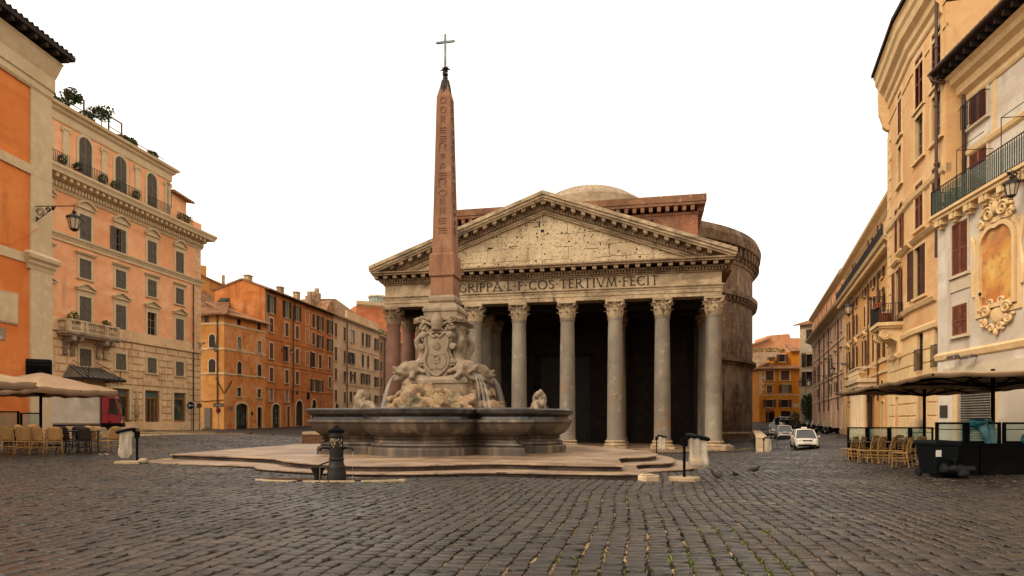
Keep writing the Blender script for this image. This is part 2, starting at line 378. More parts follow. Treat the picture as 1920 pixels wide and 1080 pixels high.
def tympanum_mat():
    T = NT('tympanum_blocks'); tc = T.n('ShaderNodeTexCoord'); O = tc.outputs['Object']
    c = T.n('ShaderNodeRGB'); c.outputs[0].default_value = lin('c0aa88'); c = c.outputs[0]
    for L in (('a08868', .35, .42, .72), ('ccb896', .9, .5, .75), ('86705a', 2.2, .54, .78), ('9c8468', 6, .5, .75), ('6a523a', .8, .62, .8, (1, 1, .3))):
        c = mix(T, noise_fac(T, O, L[1], L[2], L[3], L[4] if len(L) > 4 else (1, 1, 1)), c, lin(L[0]))
    sp = T.n('ShaderNodeSeparateXYZ'); T.l(O, sp.inputs[0]); cb = T.n('ShaderNodeCombineXYZ'); T.l(sp.outputs[0], cb.inputs[0]); T.l(sp.outputs[2], cb.inputs[1])
    nz = T.n('ShaderNodeTexNoise', Scale=.6, Detail=4); T.l(O, nz.inputs[0])
    va = T.n('ShaderNodeVectorMath', operation='MULTIPLY_ADD'); T.l(nz.outputs['Color'], va.inputs[0]); va.inputs[1].default_value = (.5, .35, 0); T.l(cb.outputs[0], va.inputs[2])
    bt = T.n('ShaderNodeTexBrick', offset=.37); T.l(va.outputs[0], bt.inputs[0])
    for k, v in (('Scale', 1.0), ('Brick Width', 4.1), ('Row Height', 1.25), ('Mortar Size', .022), ('Mortar Smooth', .2)): bt.inputs[k].default_value = v
    fm = noise_fac(T, O, .7, .42, .6)
    mm = T.n('ShaderNodeMath', operation='MULTIPLY'); T.l(bt.outputs['Fac'], mm.inputs[0]); T.l(fm, mm.inputs[1])
    c = mix(T, mm.outputs[0], c, lin('3a2c20'))
    vo = T.n('ShaderNodeTexVoronoi', Scale=1.55); T.l(O, vo.inputs[0]); vo.voronoi_dimensions = '3D'
    T.l(vo.outputs['Distance'], (r := T.n('ShaderNodeMapRange')).inputs[0]); r.inputs[1].default_value = .16; r.inputs[2].default_value = .12
    vo2 = T.n('ShaderNodeTexVoronoi', Scale=3.3); T.l(O, vo2.inputs[0])
    T.l(vo2.outputs['Distance'], (r2 := T.n('ShaderNodeMapRange')).inputs[0]); r2.inputs[1].default_value = .19; r2.inputs[2].default_value = .15
    mx = T.n('ShaderNodeMath', operation='MAXIMUM'); T.l(r.outputs[0], mx.inputs[0]); T.l(r2.outputs[0], mx.inputs[1])
    c = mix(T, mx.outputs[0], c, lin('2a1e14'))
    T.l(c, T.b.inputs['Base Color']); T.b.inputs['Roughness'].default_value = .9; T.b.inputs['Specular IOR Level'].default_value = .15
    hb = T.n('ShaderNodeMath', operation='MAXIMUM'); T.l(mx.outputs[0], hb.inputs[0]); T.l(mm.outputs[0], hb.inputs[1])
    b1 = T.n('ShaderNodeBump', Strength=.8, Distance=.08); b1.invert = True; T.l(hb.outputs[0], b1.inputs['Height'])
    n3 = T.n('ShaderNodeTexNoise', Scale=6, Detail=6); T.l(O, n3.inputs[0])
    b2 = T.n('ShaderNodeBump', Strength=.4, Distance=.05); T.l(n3.outputs[0], b2.inputs['Height']); T.l(b1.outputs[0], b2.inputs['Normal'])
    T.l(b2.outputs[0], T.b.inputs['Normal'])
    return T.m


def painting_mat():
    T = NT('faded_fresco'); geo = T.n('ShaderNodeNewGeometry'); P = geo.outputs['Position']
    c = T.n('ShaderNodeRGB'); c.outputs[0].default_value = lin('c07a30'); c = c.outputs[0]
    for L in (('d0a04c', .5, .46, .66), ('8a6240', .7, .52, .72), ('b06430', .9, .5, .72), ('8a8474', 1.0, .6, .74), ('d8b468', .8, .6, .76), ('7a5a3c', 4, .55, .8)):
        c = mix(T, noise_fac(T, P, L[1], L[2], L[3], dist=.25), c, lin(L[0]))
    T.l(c, T.b.inputs['Base Color']); T.b.inputs['Roughness'].default_value = .6
    return T.m


def stone_mat():
    T = NT('basalt_setts'); geo = T.n('ShaderNodeNewGeometry'); P = geo.outputs['Position']
    c = T.n('ShaderNodeRGB'); c.outputs[0].default_value = lin('2f261e'); c = c.outputs[0]
    for L in (('211a15', .25, .42, .62), ('3b2f22', .5, .5, .72), ('3c3025', 6, .52, .75), ('1b1612', 18, .55, .75), ('483826', 40, .6, .8)):
        c = mix(T, noise_fac(T, P, L[1], L[2], L[3]), c, lin(L[0]))
    hv = T.n('ShaderNodeHueSaturation'); mr = T.n('ShaderNodeMapRange'); T.l(geo.outputs['Random Per Island'], mr.inputs[0])
    mr.inputs[3].default_value = .5; mr.inputs[4].default_value = 1.38; T.l(mr.outputs[0], hv.inputs['Value']); T.l(c, hv.inputs['Color'])
    T.l(hv.outputs[0], T.b.inputs['Base Color'])
    rf = noise_fac(T, P, .45, .38, .66); mr2 = T.n('ShaderNodeMapRange'); T.l(rf, mr2.inputs[0]); mr2.inputs[3].default_value = .3; mr2.inputs[4].default_value = .55
    T.l(mr2.outputs[0], T.b.inputs['Roughness']); T.b.inputs['Specular IOR Level'].default_value = .34
    n3 = T.n('ShaderNodeTexNoise', Scale=26, Detail=6, Roughness=.6); T.l(P, n3.inputs[0])
    n4 = T.n('ShaderNodeTexNoise', Scale=7, Detail=3); T.l(P, n4.inputs[0])
    b1 = T.n('ShaderNodeBump', Strength=.5, Distance=.012); T.l(n3.outputs[0], b1.inputs['Height'])
    b2 = T.n('ShaderNodeBump', Strength=.6, Distance=.03); T.l(n4.outputs[0], b2.inputs['Height']); T.l(b1.outputs[0], b2.inputs['Normal'])
    T.l(b2.outputs[0], T.b.inputs['Normal'])
    return T.m


def joint_mat():
    T = NT('joint_sand'); geo = T.n('ShaderNodeNewGeometry'); P = geo.outputs['Position']
    c = T.n('ShaderNodeRGB'); c.outputs[0].default_value = lin('1c1712'); c = c.outputs[0]
    for L in (('8a7250', .4, .42, .54), ('1e1812', 3, .56, .66), ('a48a64', 2.2, .54, .62), ('3a2c1e', 14, .55, .7)):
        c = mix(T, noise_fac(T, P, L[1], L[2], L[3]), c, lin(L[0]))
    c = mix(T, noise_fac(T, P, .6, .6, .66), c, lin('3c4a1a'))
    T.l(c, T.b.inputs['Base Color']); T.b.inputs['Roughness'].default_value = .95; T.b.inputs['Specular IOR Level'].default_value = .1
    return T.m


def far_setts_mat():
    T = NT('distant_setts'); geo = T.n('ShaderNodeNewGeometry'); P = geo.outputs['Position']
    mp = T.n('ShaderNodeMapping'); mp.inputs['Rotation'].default_value = (0, 0, math.radians(11.5)); T.l(P, mp.inputs[0])
    bt = T.n('ShaderNodeTexBrick'); T.l(mp.outputs[0], bt.inputs[0])
    for k, v in (('Scale', 1.0), ('Brick Width', .2), ('Row Height', .2), ('Mortar Size', .018), ('Mortar Smooth', .4)): bt.inputs[k].default_value = v
    bt.inputs['Color1'].default_value = lin('2b231c'); bt.inputs['Color2'].default_value = lin('1f1914'); bt.inputs['Mortar'].default_value = lin('16120e')
    c = mix(T, noise_fac(T, P, .4, .4, .7), bt.outputs[0], lin('32281f'))
    T.l(c, T.b.inputs['Base Color']); T.b.inputs['Roughness'].default_value = .6; T.b.inputs['Specular IOR Level'].default_value = .2
    b2 = T.n('ShaderNodeBump', Strength=.8, Distance=.03); b2.invert = True; T.l(bt.outputs['Fac'], b2.inputs['Height']); T.l(b2.outputs[0], T.b.inputs['Normal'])
    return T.m


def paved_mat(name, base, layers, rough, bw, bh):
    T = NT(name); geo = T.n('ShaderNodeNewGeometry'); P = geo.outputs['Position']
    c = T.n('ShaderNodeRGB'); c.outputs[0].default_value = lin(base); c = c.outputs[0]
    for L in layers: c = mix(T, noise_fac(T, P, L[1], L[2], L[3], L[4] if len(L) > 4 else (1, 1, 1)), c, lin(L[0]))
    mp = T.n('ShaderNodeMapping'); mp.inputs['Rotation'].default_value = (0, 0, math.radians(11.5)); T.l(P, mp.inputs[0])
    bt = T.n('ShaderNodeTexBrick', offset=.43); T.l(mp.outputs[0], bt.inputs[0])
    for k, v in (('Scale', 1.0), ('Brick Width', bw), ('Row Height', bh), ('Mortar Size', .008), ('Mortar Smooth', .1)): bt.inputs[k].default_value = v
    bt.inputs['Color1'].default_value = (1, 1, 1, 1); bt.inputs['Color2'].default_value = (.74, .72, .7, 1); bt.inputs['Mortar'].default_value = (.25, .22, .2, 1)
    c = mix(T, 1.0, c, bt.outputs[0], 'MULTIPLY')
    T.l(c, T.b.inputs['Base Color']); rf = noise_fac(T, P, .6, .4, .65); mr = T.n('ShaderNodeMapRange'); T.l(rf, mr.inputs[0]); mr.inputs[3].default_value = rough; mr.inputs[4].default_value = rough + .3; T.l(mr.outputs[0], T.b.inputs['Roughness'])
    n3 = T.n('ShaderNodeTexNoise', Scale=18, Detail=6); T.l(P, n3.inputs[0]); b2 = T.n('ShaderNodeBump', Strength=.3, Distance=.012); T.l(n3.outputs[0], b2.inputs['Height']); T.l(b2.outputs[0], T.b.inputs['Normal'])
    return T.m
# ---------------------------------------------------------------- facades
class Fac:
    """A facade from point A to point B (left to right as seen); s runs along it, y into the building, z is absolute."""

    def __init__(s, root, A, B):
        s.root = root; s.A = Vector(A); s.B = Vector(B); d = s.B - s.A; s.L = d.length; s.d = d / s.L
        s.ang = math.atan2(d.y, d.x); s.off = s.A - Vector((root.location.x, root.location.y)); s.ops = []

    def hit(s, px):                    # where the sight line through image column px meets the facade
        a = ax(px); den = s.d.x - a * s.d.y
        return (a * s.A.y - s.A.x) / den

    def S(s, px): return s.hit(px)
    def Y(s, px): return s.A.y + s.d.y * s.hit(px)
    def Z(s, px, py): return zz(py, s.Y(px))
    def xy(s, q, y=0): return s.A + s.d * q + Vector((-s.d.y, s.d.x)) * y

    def put(s, o, q=0, y=0, z=0):
        o.parent = s.root; p = s.off + s.d * q + Vector((-s.d.y, s.d.x)) * y
        o.location = (p.x, p.y, z); o.rotation_euler = (0, 0, s.ang); return o

    def obj(s, mb, name, mat, parent=None, **kw):
        o = mb.build(name, mat, None, **kw)
        if parent is None: s.put(o)
        else: o.parent = parent; o.location = (0, 0, 0); o.rotation_euler = (0, 0, 0)
        return o

    def wall(s, name, mat, z0, z1, depth=8.0, s0=0.0, s1=None, rev=.35, gable=None, smooth=False):
        s1 = s.L if s1 is None else s1
        ops = [o for o in s.ops if o[0] < s1 and o[1] > s0 and o[2] < z1 and o[3] > z0]
        xs = sorted({s0, s1} | {min(max(v, s0), s1) for o in ops for v in o[:2]})
        zs = sorted({z0, z1} | {min(max(v, z0), z1) for o in ops for v in o[2:4]})
        m = MB()
        for i in range(len(xs) - 1):
            if xs[i + 1] - xs[i] < 1e-5: continue
            for j in range(len(zs) - 1):
                cx, cz = (xs[i] + xs[i + 1]) / 2, (zs[j] + zs[j + 1]) / 2
                if any(o[0] < cx < o[1] and o[2] < cz < o[3] for o in ops): continue
                m.add([(xs[i], 0, zs[j]), (xs[i + 1], 0, zs[j]), (xs[i + 1], 0, zs[j + 1]), (xs[i], 0, zs[j + 1])], [(0, 1, 2, 3)])
        for a, b, c, d, arch in ops:
            m.add([(a, 0, c), (b, 0, c), (b, 0, d), (a, 0, d), (a, rev, c), (b, rev, c), (b, rev, d), (a, rev, d)],
                  [(0, 4, 5, 1), (1, 5, 6, 2), (2, 6, 7, 3), (3, 7, 4, 0), (4, 7, 6, 5)])
            if arch:
                r = (b - a) / 2; k = 10; cx = (a + b) / 2; zc = d - arch
                pts = [(cx + r * math.cos(t), zc + arch * math.sin(t)) for t in (PI * i / k for i in range(k + 1))]
                h = k // 2
                for seg, cor in ((pts[:h + 1], (b, d)), (pts[h:], (a, d))):
                    for i in range(len(seg) - 1):
                        m.add([(seg[i][0], .003, seg[i][1]), (seg[i + 1][0], .003, seg[i + 1][1]), (cor[0], .003, cor[1])], [(0, 1, 2)])
                        m.add([(seg[i][0], .003, seg[i][1]), (seg[i + 1][0], .003, seg[i + 1][1]), (seg[i + 1][0], rev, seg[i + 1][1]), (seg[i][0], rev, seg[i][1])], [(0, 1, 2, 3)])
        m.add([(s0, 0, z0), (s1, 0, z0), (s1, depth, z0), (s0, depth, z0), (s0, 0, z1), (s1, 0, z1), (s1, depth, z1), (s0, depth, z1)],
              [(1, 2, 6, 5), (2, 3, 7, 6), (3, 0, 4, 7), (4, 5, 6, 7)])
        return s.obj(m, name, mat)

    def band(s, name, mat, z0, z1, proj, s0=None, s1=None, ret=True, parent=None):
        s0 = 0 if s0 is None else s0; s1 = s.L if s1 is None else s1
        e = proj if ret else 0
        return s.obj(MB().box(s0 - e, -proj, z0, s1 + e, .1, z1), name, mat, parent)

    def cornice(s, name, mat, prof, s0=None, s1=None, ret=0.0, dent=None, back=.2):
        """prof: (projection, z) from bottom to top, pulled along the facade; dent: (pitch, width, z0, z1, proj)"""
        s0 = 0 if s0 is None else s0; s1 = s.L if s1 is None else s1
        m = MB(); n = len(prof)
        ring0 = [(s0 - p * ret, -p, z) for p, z in prof]; ring1 = [(s1 + p * ret, -p, z) for p, z in prof]
        vs = ring0 + ring1 + [(s0 - prof[0][0] * ret, back, prof[0][1]), (s0 - prof[-1][0] * ret, back, prof[-1][1]), (s1 + prof[0][0] * ret, back, prof[0][1]), (s1 + prof[-1][0] * ret, back, prof[-1][1])]
        fs = [(i, i + 1, i + 1 + n, i + n) for i in range(n - 1)]
        fs += [tuple(range(n)) + (2 * n + 1, 2 * n), tuple(range(2 * n - 1, n - 1, -1)) + (2 * n + 2, 2 * n + 3), (n - 1, 2 * n + 1, 2 * n + 3, 2 * n - 1), (0, n, 2 * n + 2, 2 * n)]
        m.add(vs, fs)
        for dn in ([dent] if dent and not isinstance(dent, list) else dent or []):
            q = s0 + dn[0] / 2
            while q < s1:
                m.box(q - dn[1] / 2, -dn[4], dn[2], q + dn[1] / 2, 0, dn[3]); q += dn[0]
        return s.obj(m, name, mat)

    def rustic(s, name, mat, z0, z1, course, length, proj=.05, gap=.05, s0=None, s1=None, pad=.3):
        s0 = 0 if s0 is None else s0; s1 = s.L if s1 is None else s1
        m = MB(); nz = max(1, round((z1 - z0) / course)); ch = (z1 - z0) / nz
        for k in range(nz):
            a, b = z0 + k * ch + gap / 2, z0 + (k + 1) * ch - gap / 2
            blocks = [(o[0] - pad, o[1] + pad) for o in s.ops if o[2] - pad < b and o[3] + pad > a]
            q = s0 - (length / 2 if k % 2 else 0)
            while q < s1:
                segs = [(max(q, s0) + gap / 2, min(q + length, s1) - gap / 2)]
                for x0, x1 in blocks:
                    segs = [t for u, v in segs for t in (((u, min(v, x0 - .02)), (max(u, x1 + .02), v)) if u < x1 and v > x0 else ((u, v),)) if t[1] - t[0] > .12]
                for u, v in segs:
                    e = .025
                    m.add([(u, 0, a), (v, 0, a), (v, 0, b), (u, 0, b), (u + e, -proj, a + e), (v - e, -proj, a + e), (v - e, -proj, b - e), (u + e, -proj, b - e)],
                          [(0, 1, 5, 4), (1, 2, 6, 5), (2, 3, 7, 6), (3, 0, 4, 7), (4, 5, 6, 7)])
                q += length
        return s.obj(m, name, mat)

    def quoins(s, name, mat, z0, z1, q, side, h=.55, proj=.04):
        m = MB(); z = z0; k = 0
        while z < z1 - .1:
            w = .95 if k % 2 else .62
            a, b = (q, q + w) if side < 0 else (q - w, q)
            m.box(a, -proj, z + .02, b, .02, min(z + h, z1) - .02); z += h; k += 1
        return s.obj(m, name, mat)

    def pipe(s, q, z0, z1, r=.06, y=-.1, mat=None, top=None):
        p = [(q, y, z0), (q, y, z1)]
        if top: p += [(q + top[0], y + top[1], z1 + top[2])]
        m = MB().tube(p, r, 8)
        z = z0 + 1.5
        while z < z1: m.tube([(q, y, z), (q, y, z + .1)], r * 1.5, 8); z += 2.6
        return s.obj(m, 'drainpipe', mat or PIPE, smooth=True, angle=.7)


WIN = {}


def louvre(m, x0, x1, z0, z1, y, t=.045, pitch=.085):
    f = min(.07, (x1 - x0) * .16)
    m.box(x0, y, z0, x0 + f, y + t, z1); m.box(x1 - f, y, z0, x1, y + t, z1)
    zs = [z0, (z0 + z1) / 2 - f / 2, z1 - f] if z1 - z0 > 1.0 else [z0, z1 - f]
    for z in zs: m.box(x0 + f, y, z, x1 - f, y + t, z + f)
    z = z0 + f + pitch * .3
    while z < z1 - f:
        m.add([(x0 + f, y + .002, z), (x1 - f, y + .002, z), (x1 - f, y + t - .004, z + pitch * .75), (x0 + f, y + t - .004, z + pitch * .75)], [(0, 1, 2, 3)])
        z += pitch
    m.add([(x0 + f, y + t - .003, z0), (x1 - f, y + t - .003, z0), (x1 - f, y + t - .003, z1), (x0 + f, y + t - .003, z1)], [(0, 1, 2, 3)])


def window(fac, s, z0, w, h, sh='closed', shm=SH_BROWN, arch=0, sur=.14, surm=STONE_TRIM, head=None, sill=True, frm=FRAMEW, pane=GLASS, rec=.11, ears=False, pitch=.09):
    """sh: closed | open | ajar | half | None.  s is the middle, z0 the bottom of the opening."""
    w = round(w, 2); h = round(h, 2); x0, x1 = -w / 2, w / 2
    fac.ops.append((s - w / 2, s + w / 2, z0, z0 + h, w / 2 * arch if arch else 0))
    key = (w, h, sh, shm.name, arch, sur, surm.name, head, sill, frm.name, pane.name, rec, id(fac.root) if False else 0, pitch)
    if key in WIN:
        o = clone(WIN[key]); fac.put(o, s, 0, z0); return o
    m = MB(); b = .055
    hs = h - (w / 2 * arch if arch else 0)
    m.box(x0, rec, 0, x0 + b, rec + .07, h); m.box(x1 - b, rec, 0, x1, rec + .07, h)
    m.box(x0 + b, rec, 0, x1 - b, rec + .07, b); m.box(x0 + b, rec, h - b, x1 - b, rec + .07, h)
    m.box(-b / 2, rec + .004, b, b / 2, rec + .06, hs if arch else h - b)
    for t in ((.34, .67) if h > 1.5 else (.5,)): m.box(x0 + b, rec + .008, hs * t - .018, x1 - b, rec + .05, hs * t + .018)
    if arch: m.box(x0 + b, rec + .008, hs - .03, x1 - b, rec + .055, hs + .03)
    o = m.build('window', frm); fac.put(o, s, 0, z0); WIN[key] = o
    MB().box(x0 + .02, rec + .045, .02, x1 - .02, rec + .055, h - .02).build('pane', pane, o)
    if sur:
        q = MB(); p = .055
        q.box(x0 - sur, -p, 0 if sill else -sur, x0, .08, hs if arch else h); q.box(x1, -p, 0 if sill else -sur, x1 + sur, .08, hs if arch else h)
        if not sill: q.box(x0, -p, -sur, x1, .08, 0)
        if arch:
            r0, r1 = w / 2, w / 2 + sur; k = 12; ry = w / 2 * arch
            for i in range(k):
                t0, t1 = PI * i / k, PI * (i + 1) / k
                P4 = [(r0 * math.cos(t0), hs + ry * math.sin(t0)), (r1 * math.cos(t0), hs + (ry + sur) * math.sin(t0)), (r1 * math.cos(t1), hs + (ry + sur) * math.sin(t1)), (r0 * math.cos(t1), hs + ry * math.sin(t1))]
                q.prism(P4, -p, .08)
        else: q.box(x0 - sur, -p, h, x1 + sur, .08, h + sur)
        if head in ('tri', 'seg', 'flat'):
            e = sur + .13; zb = h + sur + (.22 if head != 'flat' else .12)
            q.box(x0 - sur, -p - .01, h + sur, x1 + sur, .06, zb)
            q.box(x0 - e, -.2, zb, x1 + e, .06, zb + .09)
            if head == 'flat': q.box(x0 - e - .05, -.26, zb + .09, x1 + e + .05, .06, zb + .16)
            if head == 'tri':
                a = x1 + e + .04; ht = a * .42; zt = zb + .09
                q.prism([(-a, zt), (0, zt + ht), (0, zt + ht + .13), (-a - .05, zt + .1)], -.26, .06)
                q.prism([(a, zt), (a + .05, zt + .1), (0, zt + ht + .13), (0, zt + ht)], -.259, .06)
                q.prism([(-a, zt), (a, zt), (0, zt + ht)], -.06, .05)
            if head == 'seg':
                a = x1 + e + .04; zt = zb + .09; ht = a * .5; k = 12
                ou = [(-a + 2 * a * i / k, zt + ht * (1 - ((i - k / 2) / (k / 2)) ** 2)) for i in range(k + 1)]
                for i in range(k):
                    q.prism([ou[i], ou[i + 1], (ou[i + 1][0], ou[i + 1][1] + .14), (ou[i][0], ou[i][1] + .14)], -.26, .06)
                q.prism(ou, -.06, .05)
        q.build('surround', surm, o)
    if sill:
        MB().box(x0 - sur - .06, -.14, -.11, x1 + sur + .06, .1, 0).build('sill', surm, o)
    if sh == 'closed':
        for a, c in ((x0 + .01, -.004), (.004, x1 - .01)):
            q = MB(); louvre(q, a, c, .02, h - .02, -.035, pitch=pitch); q.build('shutter', shm, o)
    elif sh in ('open', 'half'):
        for k, (a, c) in enumerate(((x0 - w / 2 - .02, x0 - .02), (x1 + .02, x1 + w / 2 + .02))):
            q = MB()
            if sh == 'half' and k: louvre(q, .004, x1 - .01, .02, h - .02, -.035, pitch=pitch)
            else: louvre(q, a, c, .0, h, -.115, pitch=pitch)
            q.build('shutter', shm, o)
    elif sh == 'ajar':
        for sg in (-1, 1):
            q = MB(); louvre(q, 0, w / 2 - .01, .02, h - .02, 0, pitch=pitch)
            l = q.build('shutter', shm, o); l.location = (sg * (w / 2 - .01), .03, 0); l.rotation_euler = (0, 0, PI + 1.25 if sg > 0 else -1.25)
    return o


def tile_roof(m, a, b, c, d, pitch=.28, amp=.06, thick=.12):
    """corrugated roof over quad a-b (eave, left to right), c-d (ridge, right to left)"""
    a, b, c, d = map(Vector, (a, b, c, d)); n = max(2, int((b - a).length / pitch)) * 4; k = max(2, int((d - a).length / .45))
    nrm = (b - a).cross(d - a).normalized()
    if nrm.z < 0: nrm = -nrm
    vs = []; fs = []
    for j in range(k + 1):
        for st in (0, 1):
            for i in range(n + 1):
                u = i / n; v = min(1, (j + st * .98) / k) if j < k else 1
                p = (a * (1 - u) + b * u) * (1 - v) + (d * (1 - u) + c * u) * v
                vs.append(p + nrm * (amp * math.cos(i / 4 * 2 * PI) + (.035 if st == 0 else 0)))
    w = n + 1
    for r in range(2 * (k + 1) - 1):
        for i in range(n): fs.append((r * w + i, r * w + i + 1, (r + 1) * w + i + 1, (r + 1) * w + i))
    m.add(vs, fs)
    m.add([a - nrm * thick, b - nrm * thick, c - nrm * thick, d - nrm * thick, a, b, c, d], [(0, 1, 2, 3), (0, 1, 5, 4), (1, 2, 6, 5), (2, 3, 7, 6), (3, 0, 4, 7)])
    return m


def leaves(m, c, r, n, size, rnd=R):
    for _ in range(n):
        while True:
            p = Vector((rnd.uniform(-1, 1), rnd.uniform(-1, 1), rnd.uniform(-1, 1)))
            if .2 < p.length < 1: break
        p = p * (p.length ** -.35)
        q = Vector((c[0] + p.x * r[0], c[1] + p.y * r[1], c[2] + p.z * r[2]))
        a = Vector((rnd.gauss(0, 1), rnd.gauss(0, 1), rnd.gauss(0, .6))).normalized(); b = a.orthogonal().normalized()
        s = size * rnd.uniform(.6, 1.3)
        m.add([q - a * s, q + b * s * .45, q + a * s, q - b * s * .45], [(0, 1, 2, 3)])


def potted(name, label, cat, loc, r=.4, h=.8, pot=.35, n=160, mat=PLANT, size=.11, tree=False, group=None):
    t = thing(name, label, cat, loc, group=group)
    if pot: MB().lathe([(pot * .36, 0), (pot * .5, pot * .8), (pot * .56, pot * .8), (pot * .56, pot), (pot * .46, pot), (pot * .4, pot * .85)], 14).build('pot', TERRA, t, smooth=True, angle=.6)
    m = MB()
    if tree:
        MB().tube([(0, 0, pot * .8), (.03, .02, h * .4), (-.05, 0, h * .75)], [.05, .04, .02], 6).add(*([], [])).build('trunk', BARK, t)
        for k in range(5):
            q = (R.uniform(-.5, .5) * r, R.uniform(-.5, .5) * r, h * .72 + R.uniform(-.25, .35) * r)
            leaves(m, q, (r * .6, r * .6, r * .5), n // 5, size)
    else:
        leaves(m, (0, 0, pot + (h - pot) * .45), (r, r, (h - pot) * .6), n, size)
    m.build('foliage', mat, t)
    return t


def iron_rail(m, p, q, h, step=.12, r=.011, top=.02):
    p = Vector(p); q = Vector(q); n = max(1, int((q - p).length / step)); up = Vector((0, 0, h))
    m.bar(p + up, q + up, top * 2, top * 1.4); m.bar(p + Vector((0, 0, .06)), q + Vector((0, 0, .06)), top, top)
    for i in range(n + 1):
        a = p.lerp(q, i / n); m.bar(a, a + up, r * 2)
    return m


def lantern(fac, s, z, proj, size, label, parent_thing=False, flip=False):
    p = fac.xy(s, -.02); t = thing('wall_lantern', label, 'street lamp', (p.x, p.y, z), fac.ang, 'wrought iron wall lanterns')
    m = MB(); k = size
    m.bar((0, 0, -.55 * k), (0, 0, .25 * k), .05 * k)
    m.tube([(0, 0, .05 * k), (0, -proj, .05 * k)], .022 * k, 6)
    for rr, cy, cz in ((.2 * k, -.26 * k, -.2 * k), (.11 * k, -.6 * k, -.1 * k), (.08 * k, -.82 * k, -.06 * k), (.1 * k, -.08 * k, -.5 * k)):
        m.tube([(0, cy + (rr * (1 - i / 34)) * math.cos(i * .5), cz + (rr * (1 - i / 34)) * math.sin(i * .5)) for i in range(24)], .018 * k, 5)
    m.tube([(0, -.02, -.6 * k), (0, -.3 * k, -.42 * k), (0, -.6 * k, -.2 * k), (0, -.95 * k, .03 * k)], .02 * k, 6)
    m.build('bracket', IRON, t)
    y = -proj
    m = MB().tube([(0, y, .1 * k), (0, y, -.14 * k)], .018 * k, 6)
    m.lathe([(.04 * k, -.14 * k), (.09 * k, -.22 * k), (.05 * k, -.25 * k), (.1 * k, -.3 * k), (.3 * k, -.42 * k), (.31 * k, -.5 * k), (.26 * k, -.5 * k)], 8, (0, y))
    m.lathe([(.16 * k, -.98 * k), (.17 * k, -.94 * k), (.1 * k, -1.03 * k), (.02 * k, -1.06 * k)], 8, (0, y))
    for i in range(8):
        a = 2 * PI * i / 8; m.bar((.255 * k * math.cos(a), y + .255 * k * math.sin(a), -.5 * k), (.165 * k * math.cos(a), y + .165 * k * math.sin(a), -.96 * k), .02 * k)
    m.build('lamp_cage', IRON, t)
    MB().lathe([(.16 * k, -.95 * k), (.25 * k, -.5 * k)], 8, (0, y)).build('lamp_glass', LAMPG, t)
    return t


def building(name, label, A, cat='building', group=None):
    return thing(name, label, cat, (A[0], A[1], 0), group=group)
# ================================================================ near orange house, left edge
def line_pts(px0, Y0, slope, pxs):
    X0 = ax(px0) * Y0; out = []
    for p in pxs:
        Y = (X0 - slope * Y0) / (ax(p) - slope); out.append(Vector((ax(p) * Y, Y)))
    return out


A, B = line_pts(92, 29, .033, (-230, 92))
o_b = building('orange_house', 'deep orange plastered house with a pale corner pilaster at the left edge', A)
f = Fac(o_b, A, B); L = f.L
f.wall('wall', ORANGE, -.2, 17.0, 9)
m = MB().box(L - 1.15, -.09, -.2, L + .09, 1.2, 8.0).box(L - 1.13, -.075, 8.6, L + .075, 1.2, 15.9)
f.obj(m, 'corner_pilaster', STONE_TRIM)
f.cornice('pilaster_cap', STONE_TRIM, [(.1, 7.85), (.13, 8.0), (.2, 8.1), (.2, 8.2), (.3, 8.3), (.32, 8.45), (.12, 8.62)], L - 1.2, L + .05, ret=1, back=1.3)
f.band('string_course', STONE_TRIM, 11.9, 12.3, .08)
f.band('string_course', STONE_TRIM, 8.05, 8.45, .05, 0, L - 1.3, ret=False)
f.cornice('cornice', STONE_TRIM, [(.08, 15.6), (.14, 15.7), (.14, 15.95), (.2, 16.0), (.2, 16.55), (.26, 16.7), (.36, 17.0), (.42, 17.2), (.48, 17.3)], 0, L, ret=.6, back=1.0)
m = MB().box(-1, -.84, 17.55, L + .5, 8, 17.72)
q = .2
while q < L + .4: m.box(q, -.78, 17.35, q + .16, 0, 17.56); q += .62
f.obj(m, 'eave', ROOFD)
m = MB(); tile_roof(m, (-1, -.86, 17.74), (L + .52, -.86, 17.74), (L + .52, 6, 19.6), (-1, 6, 19.6)); f.obj(m, 'roof', ROOFD)
s0, s1 = f.S(-20), f.S(33)
m = MB().box(s0, -.05, f.Z(20, 608), s1, .02, f.Z(20, 548)); f.obj(m, 'plaque', STONE, bevel=.02)
m = MB().box(s0 + .08, -.065, f.Z(20, 608) + .08, s1 - .08, -.04, f.Z(20, 548) - .08); f.obj(m, 'plaque_panel', STONE_TRIM)
m = MB().box(f.S(-40), -.04, f.Z(2, 637), f.S(9), .02, f.Z(2, 614)); f.obj(m, 'small_plaque', STONE_GREY)
lantern(f, f.S(64), 10.55, 1.75, 1.0, 'large lantern on the corner pilaster of the near orange house')
# dark sign cabinet
p = f.xy(L - 1.0, -.3); t = thing('sign_cabinet', 'black rounded sign box above the left cafe umbrellas', 'sign box', (p.x, p.y, 3.2), f.ang - .95)
MB().box(-.48, -.12, 0, .48, .12, .78).build('case', BLACKP, t, bevel=.07)
MB().box(-.42, -.135, .08, .42, -.1, .5).build('screen', BLACK, t)
MB().box(-.42, -.14, .58, .42, -.11, .62).build('trim', BLACK, t)
MB().box(-.04, .1, .3, .04, .5, .4).build('bracket', IRON, t)
# cable on the wall
m = MB(); P0 = [(f.S(-40), -.05, f.Z(0, 462)), (f.S(20), -.05, f.Z(20, 458)), (f.S(50), -.05, f.Z(50, 440)), (f.S(66), -.12, f.Z(66, 428))]
f.obj(m.tube(P0, .011, 5), 'cable', ORANGE)

